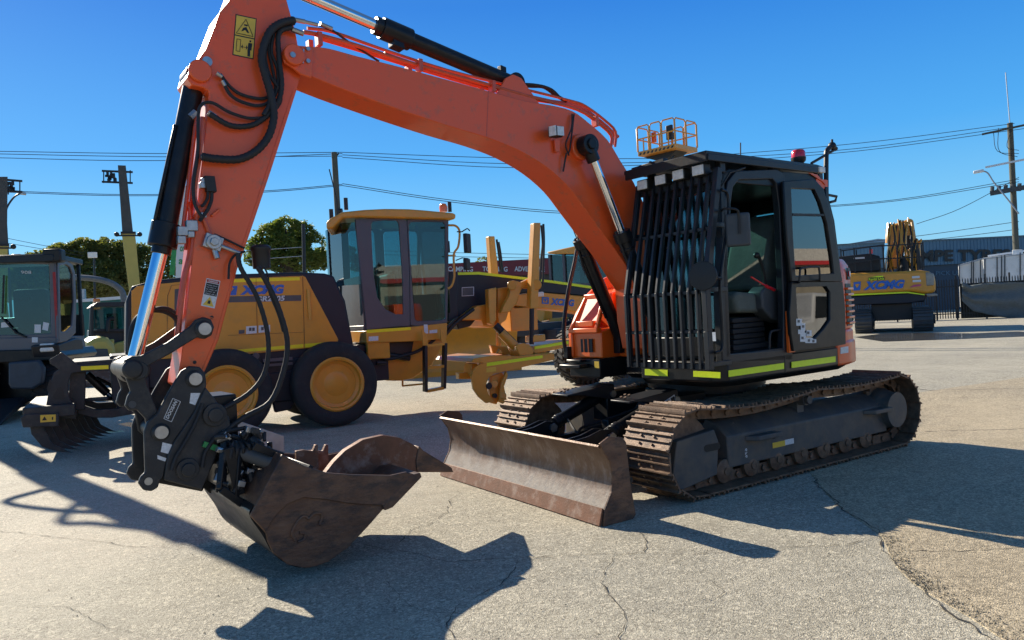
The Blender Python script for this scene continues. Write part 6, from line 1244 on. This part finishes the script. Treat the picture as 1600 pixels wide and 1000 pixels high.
m.tube([(7.6, -13.4, 5.35), (7.9, -12.7, 5.5), (7.6, -12.0, 5.3), (7.2, -11.2, 5.2)], .05, 6, smooth=5); m.tube([(7.6, -12.4, 4.4), (7.9, -11.8, 4.3), (7.5, -11.1, 4.4), (7.1, -10.6, 4.4)], .05, 6, smooth=5); m.build('boom_cylinder', M['black'], LM_)
# ============================================================ SMALL BACKHOE
Bf = BF(150, 27, 6); BK = thing('backhoe_loader', 'small pale yellow backhoe with rounded bonnet and amber beacon by the shed', 'backhoe', Bf)
PB = lambda P_, x=0: P2(Bf, P_, x, 'x')
m = MB(Bf)
sc_ = []
for i, (x, k) in enumerate(((1.6, .75), (1.5, .92), (1.2, 1.0), (.2, 1.02), (0, 1.0))):
    base_ = PB([(122, 562), (123, 545), (128, 533), (138, 527), (150, 525), (162, 528), (171, 538), (173, 550), (173, 562)]); c = (sum(p[0] for p in base_)/9, base_[0][1]); sc_.append([(x, c[0]+(p[0]-c[0])*k, c[1]+(p[1]-c[1])*k) for p in base_])
V_ = sum(sc_, []); F_ = [tuple(range(9))[::-1], tuple(range(36, 45))]
for s_ in range(4): F_ += [(s_*9+i, s_*9+(i+1) % 9, s_*9+9+(i+1) % 9, s_*9+9+i) for i in range(9)]
m.add(V_, F_); bo = m.build('bonnet', M['yellow2'], BK, bevel=.03)
m = MB(Bf); m.prism(PB([(128, 545), (168, 545), (171, 560), (126, 560)], 1.62), 1.5, 1.64, 'x'); m.build('grille', M['inter'], bo, bevel=.02)
m = MB(Bf)
for a, b in (((143, 480), (140, 545)), ((196, 477), (198, 545)), ((146, 477), (196, 476)), ((150, 516), (196, 516))): m.beam(Bf.X(*a, -.2), Bf.X(*b, -.2), .1, .1, up=(1, 0, 0)); m.beam(Bf.X(*a, -1.6), Bf.X(*b, -1.6), .1, .1, up=(1, 0, 0))
m.prism(PB([(142, 480), (150, 473), (193, 472), (199, 479)], -.2), -1.8, .1, 'x'); m.prism(PB([(142, 516), (198, 516), (200, 552), (140, 552)], -.3), -1.6, -.3, 'x'); ck = m.build('cab_frame', M['guard'], BK, bevel=.01)
m = MB(Bf); m.prism(PB([(146, 480), (196, 480), (196, 514), (146, 514)], -.25), -.26, -.25, 'x'); m.build('cab_glass', M['rglass'], ck)
m = MB(Bf); m.box(-1.1, -.9, Bf.X(166, 500, -1).y, Bf.X(184, 500, -1).y, Bf.X(170, 520, -1).z, Bf.X(170, 490, -1).z); m.tube([Bf.X(168, 518, -.1), Bf.X(170, 500, -.1), Bf.X(178, 498, -.1)], .08, smooth=3); m.build('seat', M['ink'], ck)
m = MB(Bf); q = Bf.X(151, 472, -.4); m.cyl(q, q+Vector((0, 0, .12)), .12); m.build('amber_beacon', M['orglens'], ck)
m = MB(Bf); q = Bf.X(144, 490, .1); m.cyl(Bf.X(144, 540, .3), Bf.X(144, 478, .3), .05); m.build('exhaust_stack', M['ink'], BK)
m = MB(Bf); m.prism(PB([(172, 545), (180, 536), (198, 532), (206, 538), (206, 560), (173, 566)], .2), -.6, .4, 'x'); m.prism(PB([(172, 530), (178, 530), (178, 562), (172, 562)], .8), .7, .9, 'x'); m.build('mudguard', M['yellow2'], BK, bevel=.03)
m = MB(Bf); m.box(-2.2, 1.3, Bf.X(124, 560, 0).y, Bf.X(200, 560, 0).y, .35, Bf.X(150, 556, 0).z); m.build('chassis', M['inter'], BK, bevel=.03)
m = MB(Bf); m.prism([(1.9, .0), (2.7, .02), (2.4, .5), (2.0, .75), (1.9, .7)], Bf.X(120, 580, 1.8).y, Bf.X(196, 580, 1.8).y); m.build('loader_bucket', M['rustedge'], BK, bevel=.02)
for px in (128, 192):
    wb = Fr(*(Bf.M @ Vector((.6, Bf.X(px, 560, .6).y, 0))).xy, 0, Bf.a); wheel(wb, 0, -.2, .2, .5, .5, 'yellow2', BK, face=1, lugs=False)
# ============================================================ LIFT BOOMS AT LEFT
for k, (px0, dp, up_, lo_, lab_) in enumerate(((205, 28, [(184, 258), (196.5, 258.5), (208, 364), (191, 364)], [(190, 364), (211, 364), (222, 478), (205, 478)], 'leaning telescopic mast, yellow below and dark above, left of the excavator arm'),
                                         (5, 26, [(-8, 276), (12, 276), (11, 383), (-12, 383)], [(-14, 383), (12, 383), (13, 470), (-14, 470)], 'leftmost telescopic mast, cut by the left edge of the photo'))):
    f = BF(px0, dp); t = thing('telescopic_mast', lab_, 'mast', f, 'tall telescopic masts at left')
    m = MB(f); m.prism(PX(f, up_, -.04), -.34, -.04, 'x'); m.build('inner_section', mat('weathered_mast_steel', (.075, .07, .06), .6, sc=4), t, bevel=.01)
    lo = PX(f, lo_, 0); m = MB(f); m.prism(lo, -.42, 0, 'x'); a, b = lo[3], lo[2]; m.box(-.8, .4, a[0]-.6, b[0]+.6, 0, .8); m.beam((-.2, (a[0]+b[0])/2+.1, .8), (-.2, (a[0]+b[0])/2, a[1]+.1), .42, .45, up=(1, 0, 0)); m.build('outer_section', M['yellow2'], t, bevel=.01)
    m = MB(f); x0 = lo_[0][0]; x1 = lo_[1][0]; ya, yb_ = f.X(x0-3, 366, 0).y, f.X(x1+5, 366, 0).y; zc = f.X(x0, lo_[0][1], 0).z; m.box(-.45, .04, f.X(x0, 366, 0).y-.03, f.X(x1, 366, 0).y+.03, zc-.03, zc+.05); m.beam((0, ya-.1, zc-.1), (0, yb_+.05, zc-.1), .05, .05)
    m.ball((0, ya-.1, zc-.05), .09); m.ball((0, yb_+.05, zc-.05), .09); m.build('collar', M['ink'], t)
    m = MB(f); yy_ = up_[0][1]; s0 = up_[0][0]-25 if k == 0 else up_[1][0]-2; s1 = up_[1][0]+11 if k == 0 else up_[1][0]+23
    for dy_ in ((9, 26) if k == 0 else (5, 22)): m.beam(f.X(s0, yy_+dy_, -.2), f.X(s1, yy_+dy_+2, -.2), .06, .07)
    for sx in (s0+3, s1-4): m.cyl(f.X(sx, yy_+8, -.2), f.X(sx, yy_+28, -.2), .02)
    random.seed(k)
    for _ in range(14):
        sx = (s0+8+random.random()*14) if k == 0 else up_[1][0]+2+random.random()*8
        q = f.X(sx, yy_+10+random.random()*14, -.2); m.obox(q, (.05, 0, 0), (0, random.uniform(.02, .07), 0), (0, 0, random.uniform(.02, .09)))
    m.build('head_gear', M['ink'], t)
    if k == 0: m = MB(f); m.tube([f.X(px, py, .1) for px, py in ((207, 500), (205, 485), (204, 478))], .03); m.build('red_strap', M['redink'], t)
# ============================================================ RENTAL EXCAVATOR AT RIGHT
f = BF(1400, 31, 0); RX = thing('excavator', 'distant yellow excavator seen from behind with blue lettering on its counterweight', 'excavator', f)
m = MB(f); cwp = PX(f, [(1290, 430), (1330, 427), (1400, 424), (1440, 422), (1452, 424), (1460, 430), (1462, 440), (1462, 456), (1450, 460), (1425, 456), (1290, 464)])
m.prism(cwp, -1.0, .0, 'x'); cw2 = m.build('counterweight', M['yellow'], RX, bevel=.12, seg=4)
m = MB(f); m.prism(PX(f, [(1290, 465), (1425, 457.5), (1449, 461), (1445, 470), (1420, 474), (1290, 478)]), -2.5, -.08, 'x'); m.box(-4.5, -.6, f.X(1290, 450, 0).y, f.X(1445, 450, 0).y, 1.2, 2.0); m.build('upper_frame', M['navy'], RX, bevel=.04)
m = MB(f); m.prism(PX(f, [(1290, 461.5), (1418, 455.7), (1445, 459.6), (1445, 461.4), (1418, 457.9), (1290, 464)], .01), -.02, .012, 'x'); m.build('green_stripe', M['strip'], cw2)
m = MB(f); textpx(m, 'XCMG', f, [(1349, 453.5), (1413, 450.5), (1350, 440)], .012, 'x', shear=.2, bold=.06, depth=.02); m.prism(PX(f, [(1333, 454), (1334, 441), (1345, 440), (1344, 453.5)], .02), .0, .025, 'x'); lt = m.build('maker_lettering', M['blue'], cw2)
m = MB(f); m.prism(PX(f, [(1336, 444), (1343, 443.5), (1339, 450.5)], .03), .026, .035, 'x'); m.build('logo_triangle', M['yellow'], lt)
m = MB(f); quadpx(m, f, [(1357, 438.5), (1382, 437.5), (1382, 433), (1357, 434)], .012, 'x', .02); rs = m.build('black_panel', M['ink'], cw2)
m = MB(f); textpx(m, 'Rental Unit', f, [(1357.5, 438.3), (1381.5, 437.2), (1357.5, 434.5)], .035, 'x', depth=.02, bold=.02); m.prism(PX(f, [(1359, 433.5), (1372, 431), (1380, 431), (1380, 433)], .03), .02, .03, 'x'); m.build('rental_lettering', M['strip'], rs)
m = MB(f); quadpx(m, f, [(1425, 435), (1437, 434.5), (1437, 431), (1425, 431.5)], .012, 'x'); quadpx(m, f, [(1426, 441), (1439, 440.5), (1439, 437), (1426, 437.5)], .012, 'x'); m.build('sticker', M['sticker'], cw2)
m = MB(f); m.prism(PX(f, [(1421, 449), (1428, 445), (1440, 444), (1438, 447)], .02), .012, .018, 'x'); m.build('pink_sticker', mat('pink_print', (.6, .08, .2), .5), cw2)
m = MB(f); m.prism(PX(f, [(1446, 425), (1459, 427), (1460, 446), (1447, 447)], -.0), -1.0, .02, 'x'); m.prism(PX(f, [(1446, 459), (1463, 458), (1466, 462), (1450, 464)], .02), -.6, .1, 'x'); m.build('pale_corner', mat('worn_pale_panel', (.32, .30, .26), .35, .3), cw2, bevel=.04)
m = MB(f)
yA = [f.X(px, 400, 0).y for px in (1314, 1335, 1380, 1402, 1425, 1443)]; zA, zB_ = f.X(1380, 383, 0).z, f.X(1380, 424, 0).z
for z in (zA, (zA+zB_)/2): m.beam((0, yA[0], z-.1), (0, yA[2], z), .04, .05); m.beam((-.3, yA[3]-1.0, z), (-.3, yA[5], z-.05), .04, .05)
for y_ in yA+[f.X(1360, 400, 0).y, f.X(1435, 400, 0).y]: m.beam((-.1, y_, zB_), (-.1, y_, zA), .05, .05, up=(1, 0, 0)); m.beam((-2, y_, zB_), (-2, y_, zA), .05, .05, up=(1, 0, 0))
m.build('hand_rail', M['ink'], RX)
m = MB(f); m.prism(PX(f, [(1300, 402), (1358, 396), (1375, 400), (1376, 424), (1300, 427)], -.5), -2.2, -.5, 'x'); m.build('engine_hood', M['ink'], RX, bevel=.05)
m = MB(f); quadpx(m, f, [(1334, 405), (1351, 404), (1351, 401.5), (1334, 402.5)], -.48, 'x'); m.build('sticker', M['sticker'], RX)
m = MB(f); q = f.X(1361, 393, -.3); m.obox(q, (.06, 0, 0), (0, .07, 0), (0, 0, .09)); m.build('red_lamp', M['redlens'], RX)
m = MB(f); m.prism(PX(f, [(1382, 420), (1384, 360), (1390, 352), (1412, 345), (1420, 341), (1427, 343), (1432, 375), (1438, 380), (1440, 420)], -3), -3.6, -3, 'x'); bm2 = m.build('boom', M['yellow'], RX, bevel=.08)
m = MB(f)
m.cyl(f.X(1418, 390, -2.8), f.X(1417, 424, -2.8), .22); m.cyl(f.X(1387, 380, -2.8), f.X(1385, 420, -2.8), .12); m.build('lift_cylinder', M['chrome'], bm2)
m = MB(f); m.cyl(f.X(1419, 368, -2.8), f.X(1419, 392, -2.8), .10); m.cyl(f.X(1413, 400, -2.6), f.X(1413, 424, -2.6), .2); m.cyl(f.X(1430, 375, -2.8), f.X(1438, 420, -2.8), .1); m.build('cylinder_rod', M['ink'], bm2)
m = MB(f); random.seed(5)
m2 = MB(f)
for k in range(20):
    x0 = 1384+k*2.7+random.uniform(-1, 1); top_y = 352-(8 if 1400 < x0 < 1425 else 0)+(k > 16)*22
    (m if k % 2 else m2).tube([f.X(x0, top_y+random.uniform(-4, 10), -2.7), f.X(x0+random.uniform(-5, 5), 375, -2.4), f.X(x0+random.uniform(-6, 6), 400, -2.4), f.X(x0+random.uniform(-3, 3), 424, -2.7)], .034, 6, smooth=4)
m.build('pipe_bundle', M['yellow'], bm2); m2.build('hose_bundle', M['ink'], bm2)
for px0, px1, ytop, ybot, xo in ((1427, 1458, 474, 519, .3), (1335, 1362, 482, 517, .3)):
    y0_, y1_ = f.X(px0, 500, xo).y, f.X(px1, 500, xo).y; m = MB(f); z1_ = f.X(1440, 474, xo).z
    lp_ = []
    for k in range(9): a = -math.pi/2+math.pi*k/8; lp_.append((xo-.5+.5*math.cos(a)*1.0, .5+.48*math.sin(a)))
    lp_ += [(-4.2+.5*math.cos(a), .5+.48*math.sin(a)) for a in [math.pi/2+math.pi*k/8 for k in range(9)]]
    m.prism(lp_, y0_, y1_)
    for k in range(11):
        a = -math.pi/2+math.pi*k/10; c = Vector((xo-.5+.52*math.cos(a), (y0_+y1_)/2, .5+.5*math.sin(a))); n_ = Vector((math.cos(a), 0, math.sin(a))); m.obox(c, n_*.025, (0, (y1_-y0_)/2, 0), n_.cross(Vector((0, 1, 0)))*.03)
    tk = m.build('track', M['inter'], RX, bevel=.01)
    m = MB(f); m.lathe((xo-.5, y1_, .5), (0, 1, 0), [(.36, 0), (.36, .04), (.2, .05), (.2, .1), (.02, .1)], 20); m.build('sprocket', M['darkgrey'], tk)
m = MB(f); m.box(-3.6, -.4, f.X(1362, 500, 0).y, f.X(1427, 500, 0).y, .5, 1.2); m.build('centre_frame', M['ink'], RX, bevel=.03)
# ============================================================ SCISSOR LIFT BASKET
f = BF(1057, 27, -34); SL = thing('scissor_lift', 'raised yellow railed lift basket visible above the cab roof', 'lift', f)
zf = f.X(1048, 240, 0).z; w2 = .80; d2_ = .70
zf0 = zf
m = MB(f); m.box(-d2_, d2_, -w2, w2, zf, zf+.16); pf = m.build('platform', M['yellow'], SL, bevel=.01)
m = MB(f)
for k in range(9):
    y_ = -w2+.05+k*.17; m.poly([(d2_+.001, y_, zf+.02), (d2_+.001, y_+.08, zf+.02), (d2_+.001, y_+.13, zf+.10), (d2_+.001, y_+.05, zf+.10)], (.004, 0, 0))
m.build('hazard_stripe', M['ink'], pf)
m = MB(f); hr = 1.05
def rail(P_): m.tube([Vector(p) for p in P_], .026, 8)
def panel(ax, fixed, a, b):
    c = .07
    def V(t_, z): return (fixed, t_, z) if ax == 'y' else (t_, fixed, z)
    rail([V(a, zf+.16), V(a, zf+hr-c), V(a+c, zf+hr), V(b-c, zf+hr), V(b, zf+hr-c), V(b, zf+.16)]); rail([V(a, zf+.60), V(b, zf+.60)])
for a, b in ((-w2, -.27), (-.23, .23), (.27, w2)): panel('y', d2_, a, b); panel('y', -d2_, a, b)
for a, b in ((-d2_+.03, -.02), (.02, d2_-.03)): panel('x', w2, a, b); panel('x', -w2, a, b)
for y_ in (-.53, .53): rail([(d2_, y_, zf+.16), (d2_, y_, zf+.6)])
m.build('guard_rail', M['yellow'], SL)
m = MB(f); m.box(d2_-.15, d2_-.05, .40, .65, zf+.35, zf+.85); m.box(-.1, .1, .1, .25, zf+.5, zf+.75); m.build('control_box', M['ink'], SL, bevel=.02)
m = MB(f); m.box(d2_-.2, d2_-.1, -.25, -.1, zf+.4, zf+.75); m.build('orange_document_box', M['orange2'], SL)
m = MB(f); m.prism([(-.8, zf-.0), (.6, zf-.0), (.3, zf-.2), (-.3, zf-.2)], -.35, .35, 'x')
n_ = 7; h_ = (zf-.2-1.0)/n_
for k in range(n_):
    for s_ in (-.35, .35):
        for d_ in (-1, 1): m.beam((s_+d_*.03, -d_*.55, 1.0+h_*k), (s_+d_*.03, d_*.55, 1.0+h_*(k+1)), .06, .12, up=(1, 0, 0))
m.build('scissor_stack', M['ink'], SL)
m = MB(f); m.box(-.6, .6, -.8, .8, .3, 1.0); m.build('base', M['yellow'], SL, bevel=.03)
for x_ in (-.6, .45):
    for y_ in (-.6, .6): m = MB(f); m.cyl((x_, y_, .25), (x_+.15, y_, .25), .25); m.build('wheel', M['tyre'], SL)
f = BF(1157, 30); m = MB(f); m.cyl((0, 0, 0), f.X(1157, 223, 0), .025); o = m.build('whip_antenna', M['ink']); tag(o, 'thin dark vertical rod standing behind the cab roof', 'antenna')
# ============================================================ HAZE-FREE NEIGHBOUR: BUILDING BEHIND THE CAMERA (seen in the glass)
f = Fr(-14, 34, 0, R(-84)); WH = thing('warehouse', 'long pale warehouse with red fascia standing behind the camera', 'building', f)
m = MB(f); m.box(-10, 0, -48, 60, 0, 4.6); m.build('wall', mat('pale_wall', (.42, .37, .28), .7, sc=1), WH)
m = MB(f); m.box(-10.5, .4, -48.5, 60.5, 4.6, 5.6); m.build('fascia', mat('pale_fascia', (.50, .47, .42), .5), WH)
m = MB(f); m.box(0, .45, -48.5, 60.5, 4.3, 4.62); m.build('red_stripe', M['redink'], WH)
for k in range(9):
    m = MB(f); m.box(.0, .06, -44+11*k, -39+11*k, 0, 3.4); m.build('roller_door', M['inter'], WH)

# white utility truck parked out of frame, mirrored in the lower door window
f = Fr(-9.6, 7.4, 0, R(165)); UT = thing('utility_truck', 'white utility truck with red tail lamps parked to the right of the excavator', 'truck', f)
m = MB(f); m.prism([(-2.6, .45), (2.5, .45), (2.55, .85), (2.3, 1.02), (1.25, 1.12), (.55, 1.72), (-.75, 1.75), (-.95, 1.15), (-2.6, 1.12)], -.9, .9); bo_ = m.build('body', M['white'], UT, bevel=.06, seg=3)
m = MB(f); m.prism([(1.12, 1.15), (.52, 1.64), (-.66, 1.66), (-.80, 1.17)], .902, .91); m.prism([(1.12, 1.15), (.52, 1.64), (-.66, 1.66), (-.80, 1.17)], -.91, -.902); m.build('side_window', M['ink'], bo_, each=True)
m = MB(f)
for y_ in (-.86, .80): m.box(-2.66, -2.5, y_, y_+.1, .75, 1.08)
m.build('tail_lamp', M['redlens'], bo_, each=True)
m = MB(f); m.box(-2.72, -2.55, -.85, .85, .40, .58); m.build('rear_bumper', M['steel'], UT, bevel=.02)
for x_ in (-1.6, 1.6):
    for y_ in (-.9, .68): wheel(Fr(*(f.M @ Vector((x_, y_, 0))).xy, 0, f.a), 0, 0, .22, .37, .37, 'galv', UT, lugs=False, face=-1 if y_ < 0 else 1)
